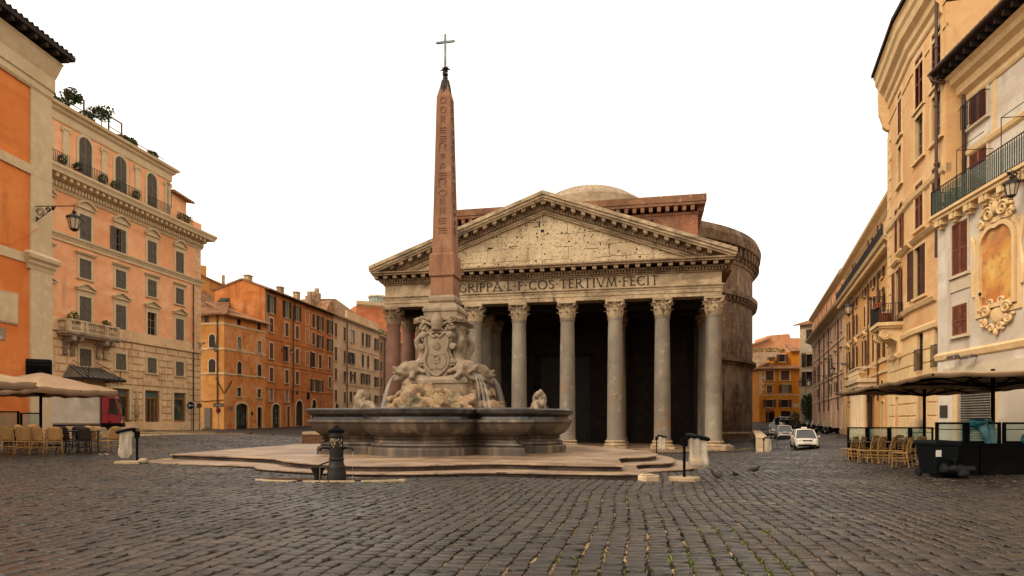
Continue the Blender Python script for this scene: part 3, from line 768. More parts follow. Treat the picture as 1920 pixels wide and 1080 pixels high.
# ================================================================ palazzo
A, B = line_pts(376, 65, .149, (40, 376))
pal = building('palazzo', 'large peach palazzo with rusticated stone base and arched attic windows', A)
f = Fac(pal, A, B); L = f.L
cols = [f.S(p) for p in (159.5, 226, 284.5, 336.5)]; d = (cols[3] - cols[0]) / 3
cols = [cols[0] - d * 2, cols[0] - d] + cols
PS = dict(surm=STONE_TRIM, shm=SH_GREY, frm=FRAMEW, pitch=.11)
for i, s in enumerate(cols):
    if i < 5 or True:
        if s < f.S(322): window(f, s, 20.0, 1.25, 3.35, 'closed', arch=1, sur=.24, sill=False, **PS) if i < 6 and s < f.S(300) else None
    window(f, s, 15.35, 1.15, 1.95, 'closed' if i != 3 else 'half', sur=.22, head='seg', sill=False, **PS)
    window(f, s, 12.35, 1.15, 1.5, 'closed', sur=.22, head='flat', **PS)
    window(f, s, 8.95, 1.15, 2.0, 'closed' if i != 4 else None, sur=.24, head='tri', sill=False, **PS)
    window(f, s, 5.55, 1.15, 1.35, 'closed', sur=.18, **PS)
# street doors and shop windows
def shop(f, s, z0, z1, w, kind, base=.0):
    f.ops.append((s - w / 2, s + w / 2, z0, z1, 0)); h = z1 - z0
    q = MB(); b = .12
    q.box(s - w / 2, .1, z0, s - w / 2 + b, .22, z1); q.box(s + w / 2 - b, .1, z0, s + w / 2, .22, z1)
    for z in (z0, z0 + h * .79, z1 - b): q.box(s - w / 2 + b, .1, z, s + w / 2 - b, .22, z + b)
    if kind == 'door':
        for x in (-w / 4 - .05, 0, w / 4 + .05): q.box(s + x - .05, .11, z0 + b, s + x + .05, .2, z0 + h * .79)
        for x in (-1, 1): q.box(s + (x - 1) * w * .22 + .03, .13, z0 + b, s + (x + 1) * w * .22 - .03, .19, z0 + .7)
    else: q.box(s - w / 2 + b, .08, z0 + b, s + w / 2 - b, .22, z0 + .42)
    o = f.obj(q, 'shop_door' if kind == 'door' else 'shop_window', WOOD)
    f.obj(MB().box(s - w / 2 + .05, .18, z0 + .05, s + w / 2 - .05, .2, z0 + h * .79), 'pane', SHOPG, parent=o)
    f.obj(MB().box(s - w / 2 + .05, .18, z0 + h * .8, s + w / 2 - .05, .2, z1 - .05), 'transom', TRANSOM, parent=o)
    p = .08; e = .26
    q = MB().box(s - w / 2 - e, -p, z0, s - w / 2, .1, z1).box(s + w / 2, -p, z0, s + w / 2 + e, .1, z1).box(s - w / 2 - e, -p, z1, s + w / 2 + e, .1, z1 + e)
    f.obj(q, 'surround', STONE_TRIM, parent=o)
    return o


for i, s in enumerate(cols):
    if i == 0 or i == 1: shop(f, s, .7, 4.0, 1.8, 'window')
    elif i == 2: shop(f, s, .45, 4.0, 1.9, 'door')
    elif i == 3: shop(f, s, .9, 4.0, 1.9, 'window')
    elif i == 4: shop(f, s, .42, 4.0, 1.85, 'door')
    else: shop(f, s, .95, 3.95, 1.75, 'window')
sa = f.S(319.5)
f.wall('base_wall', RUST, -.1, 8.0, 14)
f.wall('wall', PEACH, 8.0, 19.9, 14)
f.wall('attic_wall', PEACH, 19.9, 24.2, 14, 0, sa)
f.rustic('rusticated_base', RUST, 1.35, 7.95, .6, 1.5, .09, .085)
f.band('plinth', RUST, -.05, 1.2, .1)
f.band('belt_course', RUST, 8.25, 8.95, .08); f.band('belt_course', RUST, 8.0, 8.25, .2)
f.band('string_course', STONE_TRIM, 14.7, 15.1, .1); f.cornice('string_moulding', STONE_TRIM, [(.12, 15.05), (.24, 15.15), (.26, 15.3), (.1, 15.36)], ret=1, dent=(.16, .09, 14.95, 15.08, .17))
f.quoins('quoins', RUST, 9.0, 14.7, L, 1); f.quoins('quoins', RUST, 15.4, 18.4, L, 1)
f.cornice('main_cornice', STONE_TRIM, [(.08, 18.35), (.12, 18.45), (.2, 18.6), (.2, 18.95), (.4, 19.05), (.45, 19.25), (.95, 19.35), (1.0, 19.55), (1.12, 19.75), (1.12, 19.9)], ret=1,
          dent=[(.3, .17, 18.62, 18.92, .36), (.62, .26, 19.06, 19.32, .82)], back=.3)
f.cornice('attic_cornice', STONE_TRIM, [(.06, 23.5), (.1, 23.6), (.12, 24.1), (.3, 24.25), (.34, 24.4), (.55, 24.5), (.6, 24.7), (.1, 24.78)], 0, sa, ret=1)
for i in range(7):                                     # attic pilasters
    s = cols[0] + (i - .5) * d
    if s + .4 > sa: s = sa - .35
    q = MB().box(s - .28, -.1, 19.9, s + .28, .02, 23.1).box(s - .4, -.16, 23.1, s + .4, .02, 23.3).box(s - .36, -.13, 19.9, s + .36, .02, 21.1)
    for x in (-.33, .33): q.tube([(s + x, -.14, 23.05), (s + x, .02, 23.05)], .12, 10)
    f.obj(q, 'attic_pilaster', STONE_TRIM)
    if s > sa - .5: break
f.wall('penthouse_wall', PEACH, 19.9, 22.6, 5, sa + .2, sa + 2.3)
m = MB(); tile_roof(m, (sa, -.5, 22.7), (sa + 2.9, -.5, 22.5), (sa + 2.9, 5, 23.6), (sa, 5, 23.8)); f.obj(m, 'penthouse_roof', TILE)
f.obj(MB().box(L - 1.7, .1, 19.9, L + .3, .4, 21.0), 'parapet', PEACH)
# terrace railings
for i in range(5):
    q = MB(); a = cols[0] + (i - .5) * d + .45; b = a + d - .9
    if b > sa: break
    iron_rail(q, (a, -.75, 19.92), (b, -.75, 19.92), 1.0, .16, .014); f.obj(q, 'terrace_railing', IRON)
q = MB(); iron_rail(q, (sa + .3, -.5, 19.92), (sa + 2.6, -.5, 19.92), .95, .16, .014); f.obj(q, 'terrace_railing', IRON)
f.pipe(f.S(360), .4, 14.6, .06, -.16)
# roof pergola frames
q = MB()
for a in (f.S(136), f.S(170), f.S(216), f.S(240)): q.bar((a, .6, 24.7), (a, .6, 26.6), .09); q.bar((a, 3.0, 24.7), (a, 3.0, 26.6), .09)
for a, b in ((136, 170), (216, 240)): q.bar((f.S(a), .6, 26.55), (f.S(b), .6, 26.55), .09); q.bar((f.S(a), .6, 25.7), (f.S(b), .6, 25.7), .05)
q.bar((f.S(240), .6, 25.6), (f.S(318), .6, 25.6), .05); q.bar((f.S(290), .6, 24.7), (f.S(290), .6, 25.6), .05)
f.obj(q, 'roof_frame', BARK)
# balcony
sc = cols[2] - .1; w2 = 2.55; z = 7.95
q = MB().box(sc - w2 - .15, -1.15, z - .18, sc + w2 + .15, .1, z).box(sc - w2, -1.02, z - .32, sc + w2, .1, z - .18)
bal = f.obj(q, 'balcony', STONE_GREY)
q = MB().box(sc - w2, -1.02, z + .8, sc + w2, -.78, z + .93).box(sc - w2, -1.02, z, sc + w2, -.78, z + .1)
for x in (-w2, -w2 + 1.15, -.95, .95, w2 - 1.15 - .28, w2 - .28): q.box(sc + x, -1.0, z + .1, sc + x + .28, -.8, z + .8)
prof = [(.06, 0), (.06, .08), (.035, .12), (.085, .3), (.04, .55), (.06, .6), (.06, .7)]
x = -w2 + .38
while x < w2 - .1: q.lathe([(r, z + .1 + zz_) for r, zz_ in prof], 8, (sc + x, -.9)); x += .19
for sg in (-1, 1):
    xx = sc + sg * (w2 - .12); q.box(xx - .12, -.8, z + .8, xx + .12, 0, z + .93)
    for k in range(4): q.lathe([(r, z + .1 + zz_) for r, zz_ in prof], 8, (xx, -.65 + k * .19))
f.obj(q, 'balustrade', STONE, parent=bal)
for x in (-1.95, -1.25, 1.25, 1.95):
    pr = [(-1.0, z - .33), (0, z - .33), (0, z - 1.75), (-.12, z - 1.7), (-.2, z - 1.45), (-.25, z - 1.0), (-.55, z - .75), (-.85, z - .72), (-1.0, z - .55)]
    q = MB(); n = len(pr); a, b = sc + x - .17, sc + x + .17
    q.add([(a, y, zz_) for y, zz_ in pr] + [(b, y, zz_) for y, zz_ in pr], [tuple(range(n)), tuple(range(2 * n - 1, n - 1, -1))] + [(i, (i + 1) % n, (i + 1) % n + n, i + n) for i in range(n)])
    q.tube([(a - .03, -.82, z - .55), (b + .03, -.82, z - .55)], .17, 12); q.tube([(a - .03, -.14, z - 1.6), (b + .03, -.14, z - 1.6)], .12, 12)
    f.obj(q, 'corbel', STONE_GREY, parent=bal)
# glazed iron canopy
sc = cols[2] - .15; z = 4.55
q = MB().add([(sc - 2.1, -1.9, z), (sc + 2.1, -1.9, z), (sc + 1.45, -.1, z + .95), (sc - 1.45, -.1, z + .95), (sc - 2.1, -.1, z), (sc + 2.1, -.1, z)], [(0, 1, 2, 3), (0, 3, 4), (1, 5, 2)])
can = f.obj(q, 'canopy', SH_GREY)
q = MB().box(sc - 2.15, -1.96, z - .16, sc + 2.15, -1.88, z + .02).box(sc - 2.15, -1.96, z - .16, sc - 2.07, 0, z + .02).box(sc + 2.07, -1.96, z - .16, sc + 2.15, 0, z + .02)
for i in range(9):
    u = i / 8; q.bar((sc - 2.1 + 4.2 * u, -1.9, z + .02), (sc - 1.45 + 2.9 * u, -.1, z + .97), .05)
for x in (-1.6, 1.6):
    q.tube([(sc + x, -1.85, z + .05), (sc + x * .8, -1.0, z + .9), (sc + x * .7, -.05, z + 1.4)], .025, 6); q.bar((sc + x, -1.85, z), (sc + x, -1.85, z + .75), .04)
    for k in range(5): q.tube([(sc + x * 1.28, -.2 - k * .35 + .12 * math.cos(t * .6), z - .3 + .12 * math.sin(t * .6)) for t in range(11)], .02, 5)
f.obj(q, 'canopy_frame', IRON, parent=can)
lantern(f, f.S(371), 9.0, 1.9, .85, 'lantern on the quoined corner of the peach palazzo')
# rooftop and balcony plants
for i, (px, r, h, tr) in enumerate(((110, .55, .9, 0), (131, .7, .7, 0), (148, .85, 2.0, 1), (182, .6, 1.0, 0), (208, 1.0, 1.9, 1), (248, .5, .8, 0), (262, .55, .9, 0), (301, .55, .85, 0))):
    p = f.xy(f.S(px), .9)
    lab = ['round dark bush first on the palazzo roof edge', 'low trailing bush left of the taller roof tree', 'leafy potted tree inside the first roof frame', 'small bush between the two roof trees',
           'wide leafy potted tree before the second roof frame', 'low bush right after the second roof frame', 'rounder bush of the pair near the roof rail', 'reddish bush alone at the attic roof corner'][i]
    potted('potted_tree' if tr else 'potted_bush', lab, 'tree' if tr else 'bush', (p.x, p.y, 24.72), r, h + .3, .5, 420 if tr else 260, PLANT, .15, bool(tr), 'plants on the palazzo roof')
for i, (k, dx, lab) in enumerate(((1, 1.15, 'potted shrub by the first terrace railing of the palazzo'), (2, -1.2, 'potted shrub left of the second arched attic window'), (2, 1.3, 'small pot at the right end of the second terrace railing'),
                                  (3, -1.1, 'potted yellow green shrub left of the third arched attic window'), (3, 1.25, 'small potted plant right of the third arched attic window'))):
    p = f.xy(cols[k] + dx, -.45); potted('potted_plant', lab, 'plant', (p.x, p.y, 19.92), .34, 1.0, .36, 170, PLANT if i < 3 else PLANT2, .1, group='pots on the palazzo terrace')
p = f.xy(sa + 1.6, -.1); potted('terrace_shrub', 'bushy shrub on the terrace at the palazzo corner', 'bush', (p.x, p.y, 19.92), .8, 1.1, .3, 260, PLANT2, .13)
for x, lab in ((-1.75, 'leafy plant at the left end of the stone balcony'), (1.45, 'low spiky plant at the right of the stone balcony')):
    p = f.xy(cols[2] + x, -.6); potted('balcony_plant', lab, 'plant', (p.x, p.y, 7.96), .4, 1.6 if x < 0 else 1.35, .4, 130, PLANT2, .14, group='plants on the stone balcony')
PAL = f

# ================================================================ corner house with arched windows
C0 = at(420, 80)
ch = building('corner_house', 'flaking ochre corner house with small arched windows and a tiled roof', C0)
fl = Fac(ch, at(350, 80.6), C0); fr = Fac(ch, C0, at(498, 88.1))
KW = dict(surm=STONE_TRIM, shm=SH_DARK, frm=FRAMED)
for px in (448.5, 486):
    s = fr.S(px)
    window(fr, s, 13.45, .75, .75, None, sur=0, sill=False, **KW)
    window(fr, s, 10.35, .8, 1.6, None, arch=1, sur=.1, surm=STONE_TRIM, frm=FRAMEW, pane=CURT if px < 460 else CURT)
    window(fr, s, 7.2, .85, 1.65, 'closed', arch=1, sur=.12, **KW)
    window(fr, s, 4.35, .85, 1.15, None, sur=.14, surm=STONE_TRIM, frm=FRAMEW)
s = fl.S(398); window(fl, s, 10.3, .8, 1.65, 'closed', arch=1, sur=.1, **KW); window(fl, s, 7.2, .9, 1.7, 'closed', arch=1, sur=.12, **KW)
window(fl, fl.S(388), 13.45, .6, .75, None, sur=0, sill=False, **KW)
def archshop(f, s, z0, z1, w, rise, sur=.25, mat=SHOPG, surm=STONE_TRIM, name='shop_front'):
    f.ops.append((s - w / 2, s + w / 2, z0, z1, rise)); q = MB(); b = .09
    q.box(s - w / 2, .2, z0, s - w / 2 + b, .3, z1); q.box(s + w / 2 - b, .2, z0, s + w / 2, .3, z1); q.box(s - w / 2 + b, .2, z1 - rise - .1, s + w / 2 - b, .3, z1 - rise + .02); q.box(s - .04, .21, z0, s + .04, .29, z1 - rise - .1)
    q.box(s - w / 2 + b, .19, z0, s + w / 2 - b, .3, z0 + .45)
    o = f.obj(q, name, BRONZE)
    f.obj(MB().box(s - w / 2 + .03, .27, z0, s + w / 2 - .03, .28, z1), 'pane', mat, parent=o)
    q = MB(); k = 12; zc = z1 - rise
    q.box(s - w / 2 - sur, -.05, z0, s - w / 2, .05, zc); q.box(s + w / 2, -.05, z0, s + w / 2 + sur, .05, zc)
    for i in range(k):
        t0, t1 = PI * i / k, PI * (i + 1) / k; r0, r1 = w / 2, w / 2 + sur
        q.prism([(s + r0 * math.cos(t0), zc + rise * math.sin(t0)), (s + r1 * math.cos(t0), zc + (rise + sur) * math.sin(t0)), (s + r1 * math.cos(t1), zc + (rise + sur) * math.sin(t1)), (s + r0 * math.cos(t1), zc + rise * math.sin(t1))], -.05, .05)
    f.obj(q, 'surround', surm, parent=o)
    return o


archshop(fr, fr.S(453.5), .25, 3.5, 2.3, .5)
archshop(fr, fr.S(487), .3, 3.1, 1.0, .05, .2, GLASS, name='house_door')
fl.wall('wall', OCHRE_D, -.2, 14.3, 10); fr.wall('wall', OCHRE, -.2, 14.3, 7)
for z in (13.15, 10.05, 7.0):
    fl.band('string_course', STONE_TRIM, z, z + .22, .06, ret=False); fr.band('string_course', STONE_TRIM, z, z + .22, .06)
m = MB(); p = fr.L
tile_roof(m, (-.7, -.7, 14.35), (p + .5, -.7, 14.35), (p - .2, 5.5, 16.6), (3.5, 5.5, 16.8)); fr.obj(m, 'roof', TILE)
m = MB(); q = fl.L
tile_roof(m, (-2, -.7, 14.35), (q + .8, -.7, 14.35), (q - 2.2, 5.0, 16.8), (-2, 4.5, 16.8)); fl.obj(m, 'roof', TILE)
fl.pipe(fl.S(408), 2.2, 14.3, .07); fl.obj(MB().bar((fl.S(405), -.06, 6.6), (fl.S(420), -.06, 4.7), .12, .05), 'tie_bar', IRON); fr.obj(MB().bar((fr.S(421), -.06, 4.7), (fr.S(434), -.06, 6.3), .12, .05), 'tie_bar', IRON)
fl.obj(MB().box(fl.S(384), -.15, .4, fl.S(396), .05, 2.9), 'notice_board', STEEL)
fr.obj(MB().box(fr.S(471), -.06, 2.0, fr.S(474), .02, 2.5), 'plaque', BRONZE); fl.obj(MB().tube([(0, -.05, 3.9), (fl.L * .5, -.06, 3.7), (fl.L, -.05, 3.85)], .03, 5), 'cable', IRON)
# ochre backs rising behind the corner house
def block(name, label, px0, px1, Y0, Y1, pyl, pyr, mat, depth=10, cat='building', zb=-.5, roof=None):
    A, B = at(px0, Y0), at(px1, Y1); b = building(name, label, A, cat); f = Fac(b, A, B)
    zl, zr = zz(pyl, Y0), zz(pyr, Y1); L = f.L
    m = MB().prism([(0, zb), (L, zb), (L, zr), (0, zl)], 0, depth); f.obj(m, 'wall', mat)
    if roof:
        m = MB(); tile_roof(m, (-.3, -.5, zl + .1), (L + .3, -.5, zr + .1), (L + .3, depth, zr + roof), (-.3, depth, zl + roof)); f.obj(m, 'roof', TILE)
    return f


f = block('ochre_rear_house', 'tall blotched ochre house rising behind the corner house roof', 352, 436, 97, 100, 505, 545, OCHRE_D, 12, roof=.6)
f.obj(MB().box(f.S(377), 1, 20, f.S(388), 2, zz(495, 98)), 'chimney', OCHRE_D); f.obj(MB().box(f.S(418), 1, 18, f.S(423), 2, zz(512, 99)), 'chimney', ASH)
s = f.S(392); window(f, s, zz(560, 98), .9, 1.6, None, sur=0, frm=FRAMED)
f = block('small_roof_house', 'low ochre attic house with a steep tiled roof beside the palazzo', 368, 402, 88, 88.5, 565, 580, OCHRE_D, 8)
m = MB(); tile_roof(m, (-.4, -.8, zz(572, 88)), (f.L + .8, -.8, zz(590, 88)), (f.L * .6, 6, zz(562, 94)), (-.4, 6, zz(545, 94))); f.obj(m, 'roof', TILE)
window(f, f.S(382), zz(580, 88), .7, .8, None, sur=0, sill=False, frm=FRAMED)

# ================================================================ the red-orange, cream and brown row
row = line_pts(497, 88, .1475, (497, 625, 711, 745, 800))
A, B = row[0], row[1]
rb = building('red_orange_house', 'long red orange house of shuttered windows above arched shops', A)
f = Fac(rb, A, B); L = f.L; EV = 19.2
KW = dict(surm=STONE_TRIM, shm=SH_BROWN, frm=FRAMEW)
KD = dict(surm=STONE_TRIM, shm=SH_DARK, frm=FRAMEW, pane=CURT)
c = [f.S(p) for p in (508.5, 537.5, 557, 576, 587.5, 600, 618)]
for i in (0, 1): window(f, c[i], 16.1, 1.15, 2.4, 'open', sur=.08, **KD)
window(f, c[2], 16.1, 1.1, 2.3, 'open', sur=.08, **KD)
window(f, c[4], 15.9, 1.0, 2.2, 'closed', sur=.08, surm=STONE_TRIM, shm=SH_DARK); window(f, c[5], 15.8, 1.1, 2.3, 'open', sur=.08, **KD); window(f, c[6], 15.7, 1.1, 2.3, 'open', sur=.08, **KD)
for i in (0, 1, 2): window(f, c[i], 13.45, .95, 1.95, 'closed', sur=.16, **KW)
window(f, c[4], 13.2, 1.0, 2.0, 'closed', sur=.1, **KW); window(f, c[5], 13.0, 1.1, 2.0, 'open', sur=.1, **KD); window(f, c[6], 12.9, 1.1, 2.0, 'open', sur=.1, **KD)
for i in (0, 2, 6): window(f, c[i], 9.8, .95, 2.2, 'closed', sur=.16, **KW)
window(f, c[1], 9.8, .95, 2.2, 'half', sur=.16, **KW); window(f, c[4], 9.7, 1.1, 2.3, 'half', sur=.12, surm=STONE_TRIM, shm=SH_DARK); window(f, c[5], 9.7, 1.0, 2.2, 'closed', sur=.12, surm=STONE_TRIM, shm=SH_DARK)
for i in (0, 1, 2, 6): window(f, c[i], 6.7, .95, 1.9, 'closed', sur=.16, **KW)
window(f, c[4], 5.9, 1.0, 1.9, 'open', sur=.12, **KD); window(f, c[5], 5.9, 1.0, 1.9, 'open', sur=.12, **KD)
for i in (0, 1): window(f, c[i], 4.0, .95, 1.7, None, sur=.14, **KD)
window(f, c[2], 5.2, .95, .6, None, sur=0, sill=False, frm=FRAMED)
for i, zt in ((3, 16.1), (3, 13.3), (3, 9.8)): f.obj(MB().box(c[3] - .6, -.03, zt, c[3] + .6, .02, zt + 2.1), 'blind_panel', REDO); 
for i, zt in ((3, 16.0), (3, 13.2), (3, 9.7)):
    q = MB(); a, b = c[3] - .72, c[3] + .72; q.box(a, -.05, zt, a + .1, .02, zt + 2.3); q.box(b - .1, -.05, zt, b, .02, zt + 2.3); q.box(a + .1, -.05, zt, b - .1, .02, zt + .1); q.box(a + .1, -.05, zt + 2.2, b - .1, .02, zt + 2.3); f.obj(q, 'panel_frame', STONE_TRIM)
archshop(f, f.S(517.5), .35, 3.6, 2.1, .5, .22); archshop(f, f.S(541), .4, 3.4, .85, .05, .1, GLASS, name='house_door'); archshop(f, f.S(561.5), .5, 4.3, 2.3, 1.1, .24, SH_DARK); archshop(f, f.S(589), .6, 4.6, 1.7, .85, .2, GLASS)
archshop(f, f.S(613), .65, 3.2, 1.6, .05, .1, GLASS)
f.wall('wall', REDO, -.2, EV, 7.4)
for z in (12.55, 9.05, 5.7): f.band('string_course', REDO, z, z + .18, .06)
rg = 4.0; m = MB().add([(0, 0, EV), (0, 7.4, EV), (0, 3.3, EV + 1.25), (L, 0, EV), (L, 7.4, EV), (L, 3.3, EV + 1.25)], [(0, 1, 2), (3, 5, 4), (0, 3, 4, 1)]); f.obj(m, 'gable', REDO)
m = MB(); tile_roof(m, (-.15, -.7, EV - .05), (L + .1, -.7, EV - .05), (L + .1, 3.3, EV + 1.4), (-.15, 3.3, EV + 1.4)); tile_roof(m, (L, 7.8, EV - .05), (-.15, 7.8, EV - .05), (-.15, 3.3, EV + 1.4), (L, 3.3, EV + 1.4)); f.obj(m, 'roof', TILE)
f.obj(MB().box(-.1, -.65, EV - .2, L, .05, EV - .08), 'eave', ROOFD)
f.pipe(f.S(549), 3.9, EV - 1.0, .08, top=(1.2, -.2, .8))
f.obj(MB().box(.1, -.06, 14, .7, .03, EV - .2), 'quoins', STONE_GREY)
for px, h in ((503, 1.2), (560, 1.6), (589, 2.1)): f.obj(MB().box(f.S(px) - .5, 2.6, EV + .9, f.S(px) + .5, 3.3, EV + 1.3 + h * .5).box(f.S(px) - .6, 2.5, EV + 1.3 + h * .5, f.S(px) + .6, 3.4, EV + 1.42 + h * .5), 'chimney', ASH)
lantern(f, f.S(528), 11.6, 1.5, .9, 'lantern on the red orange house between the windows')
f.obj(MB().box(f.S(575), -.18, 4.6, f.S(579), -.08, 5.6), 'hanging_sign', BLACK)
# gable terrace on its end wall with plants
p = f.xy(-.6, 5.8); potted('terrace_plant', 'leafy plant at the terrace opening in the orange gable wall', 'plant', (p.x, p.y, zz(590, 90)), .8, 1.8, .3, 200, PLANT2, .16)
f.obj(MB().box(-.06, 5.2, zz(590, 89), .02, 6.6, zz(559, 89)), 'terrace_opening', GLASS)
# cream house
A, B = row[1], row[2]
cb = building('cream_house', 'cream house with dark shutters and a roof parapet beyond the red house', A)
f = Fac(cb, A, B); L = f.L; EV = 19.2
KW = dict(surm=STONE_TRIM, shm=SH_BROWN, frm=FRAMEW, pitch=.14); KD = dict(surm=STONE_TRIM, shm=SH_DARK, frm=FRAMEW, pane=CURT, pitch=.14)
c = [f.S(p) for p in (629.5, 646, 661, 680, 689.5, 705.5)]
rows = ((15.5, 2.4), (11.5, 2.3), (8.2, 2.0), (4.6, 1.9))
for j, (z, h) in enumerate(rows):
    window(f, c[0], z, .95, h, 'closed', sur=.08, **KW); window(f, c[1], z - .2, .95, h, 'closed', sur=.08, **KW)
    if j in (0, 1): window(f, c[2], z, 2.0, h * .9, 'half' if j else None, sur=.12, **KD)
    else: window(f, c[2] - .8, z, 1.05, h, 'closed', sur=.1, **KD); window(f, c[2] + 1.0, z, 1.05, h, 'closed', sur=.1, **KD)
    window(f, c[3], z, 1.05, h, 'closed' if j != 2 else 'open', sur=.1, **KD); window(f, c[4] + .1, z, 1.05, h, 'open' if j != 1 else 'closed', sur=.1, **KD)
    window(f, c[5], z - .2, 1.1, h, 'open', sur=.1, **KD)
archshop(f, f.S(632), .7, 4.2, 1.7, .85, .25, GLASS); archshop(f, c[2] + .2, .8, 3.2, 2.4, .05, .1, GLASS); archshop(f, c[4], .8, 3.0, 3.0, .05, .1, GLASS)
f.wall('wall', CREAM, -.2, EV, 11)
for z in (14.3, 10.9, 7.6): f.band('string_course', CREAM, z, z + .25, .08, f.S(651), L)
f.cornice('cornice', STONE_TRIM, [(.05, EV - .5), (.2, EV - .3), (.55, EV - .1), (.6, EV + .1)], ret=1)
sp = f.S(651); k = 5; dl = (L - sp) / k
q = MB()
for i in range(k): q.box(sp + i * dl + .08, .1, EV + .1, sp + (i + 1) * dl - .08, .4, EV + 1.7)
f.obj(q, 'parapet', CREAM); f.pipe(sp - .2, .8, EV - .6, .09)
f.obj(MB().prism([(sp - 1.5, EV), (L - 4, EV), (L - 4, EV + 3.0), (sp + 2, EV + 4.2), (sp - 1.5, EV + 3.6)], 3, 8), 'roof_room', ASH)
f.obj(MB().prism([(0, EV + .1), (sp - 1, EV + .1), (sp - 2.5, EV + 3.0), (2, EV + 2.6)], 1.5, 8), 'roof', TILE)
for x, h in ((1.5, 3.6), (sp - 3.2, 4.4), (sp - 6, 3.3)): f.obj(MB().box(x, 4, EV, x + 1.2, 5, EV + h).box(x + .3, 4.2, EV + h, x + .9, 4.8, EV + h + .8), 'chimney', ASH)
lantern(f, f.S(645), 9.6, 1.6, .9, 'lantern on the cream house beside the drainpipe')
# brown house
A, B = row[2], row[4]
bb = building('brown_house', 'narrow brown house partly hidden behind the left temple column', A)
f = Fac(bb, A, B); EV = 18.6
for px in (714.5, 727, 744, 762):
    for z, h in ((15.0, 2.4), (11.4, 2.0), (8.1, 2.0), (4.6, 1.9)): window(f, f.S(px), z, 1.15, h, 'closed', sur=.1, surm=STONE_TRIM, shm=SH_DARK, pitch=.14)
f.wall('wall', BROWNP, -.2, EV, 10); f.cornice('cornice', STONE_TRIM, [(.05, EV - .4), (.45, EV - .1), (.5, EV + .1)]); f.pipe(f.S(720), 1, EV - .5, .09)
m = MB(); leaves(m, (f.S(718), 1.5, EV + .7), (6, 1.2, .9), 500, .3); f.obj(m, 'roof_planting', PLANT2)
f.obj(MB().box(1, 4, EV, f.L * .4, 9, EV + 2.6).box(.5, 3.3, EV + 2.6, f.L * .42, 9, EV + 2.9), 'roof_room', ASH)
# vivid orange house beyond, with its glazed pavilion
f = block('vivid_orange_house', 'vivid orange block rising behind the brown house with a glazed roof pavilion', 668, 800, 158, 166, 572, 567, VIVID, 14)
f.cornice('cornice', STONE_TRIM, [(.1, zz(577, 160)), (.7, zz(573, 160)), (.8, zz(567, 160))])
for px in (735, 757, 779):
    for py in (600, 640, 682, 722): window(f, f.S(px), zz(py, 162), 1.5, 2.6, 'open', sur=.15, surm=STONE_TRIM, shm=SH_GREY, pane=CURT, pitch=.2)
z = zz(568, 160); s = f.S(713)
q = MB().lathe([(2.0, z), (2.0, z + 2.0)], 20, (s, 3)); pv = f.obj(q, 'pavilion', TEALG)
q = MB().lathe([(2.3, z + 1.9), (2.3, z + 2.15), (2.0, z + 2.4), (.1, z + 2.5)], 20, (s, 3))
for i in range(20): a = 2 * PI * i / 20; q.bar((s + 2.03 * math.cos(a), 3 + 2.03 * math.sin(a), z), (s + 2.03 * math.cos(a), 3 + 2.03 * math.sin(a), z + 2.0), .12)
q.lathe([(2.06, z + .9), (2.06, z + 1.02)], 20, (s, 3)); f.obj(q, 'pavilion_frame', WHITEP, parent=pv)
# ================================================================ pale grey house, right edge
def rline(px0, Y0, slope, pxs): return line_pts(px0, Y0, slope, pxs)


A, B = rline(1758, 28.5, .115, (1758, 2080))
wb = building('pale_grey_house', 'pale grey plastered house with a long iron balcony at the right edge', A)
f = Fac(wb, A, B); L = f.L; WBF = f
KW = dict(shm=SH_RED, surm=WTRIM, frm=FRAMED, pitch=.075)
nI = Vector((-f.d.y, f.d.x)); fu = Fac(wb, A + nI, B + nI); sA = fu.S(1835); sB = f.S(1801)
zT = fu.Z(1835, 229); window(fu, sA, zT, 1.2, fu.Z(1835, 98) - zT, 'closed', sur=.16, sill=True, **KW)
window(fu, sA, 10.25, 1.25, fu.Z(1835, 267) - 10.25, 'closed', sur=.1, sill=False, **KW)
window(f, sB, 7.35, 1.15, 2.15, 'closed', sur=.1, **KW); window(f, sB, 4.85, 1.1, 1.25, 'closed', sur=.08, **KW)
for z, h in ((zT, 2.75), (10.25, 2.5)): window(fu, fu.S(1960), z, 1.15, h, 'closed', sur=.12, **KW)
sR0, sR1 = f.S(1797), f.S(1861)
f.ops.append((sR0, sR1, -.2, 2.65, 0))
SU = 0.0
f.wall('wall', GREYW, -.2, 10.15, 9); fu.wall('upper_wall', GREYW, 10.15, 16.2, 8)
q = MB(); z = 0.0
while z < 2.6: q.add([(sR0, .12, z), (sR1, .12, z), (sR1, .05, z + .05), (sR0, .05, z + .05), (sR1, .1, z + .1), (sR0, .1, z + .1)], [(0, 1, 2, 3), (3, 2, 4, 5)]); z += .1
f.obj(q, 'roller_shutter', SHUTM)
q = MB().box(sR0 - .3, -.07, 0, sR0, .05, 2.65).box(sR1, -.07, 0, sR1 + .3, .05, 2.65).box(sR0 - .3, -.07, 2.65, sR1 + .3, .05, 2.9); f.obj(q, 'shop_surround', YELTRIM)
f.obj(MB().box(f.S(1763), -.03, f.Z(1770, 783), f.S(1777), .02, f.Z(1770, 760)), 'notice_panel', STEEL)
fu.cornice('cornice', YELTRIM, [(.05, 15.0), (.1, 15.1), (.1, 15.3), (.3, 15.45), (.34, 15.75), (.55, 15.9), (.6, 16.1), (.75, 16.25)], SU, L, ret=1)
q = MB().box(SU - .25, -1.15, 16.5, L, 8, 16.66); x = SU
while x < L: q.box(x, -1.05, 16.28, x + .13, 0, 16.5); x += .5
fu.obj(q, 'eave', ROOFD)
q = MB(); tile_roof(q, (SU - .25, -1.15, 16.7), (L, -1.15, 16.7), (L, 6, 18.8), (SU - .25, 6, 18.8), .3, .07); fu.obj(q, 'roof', ROOFD)
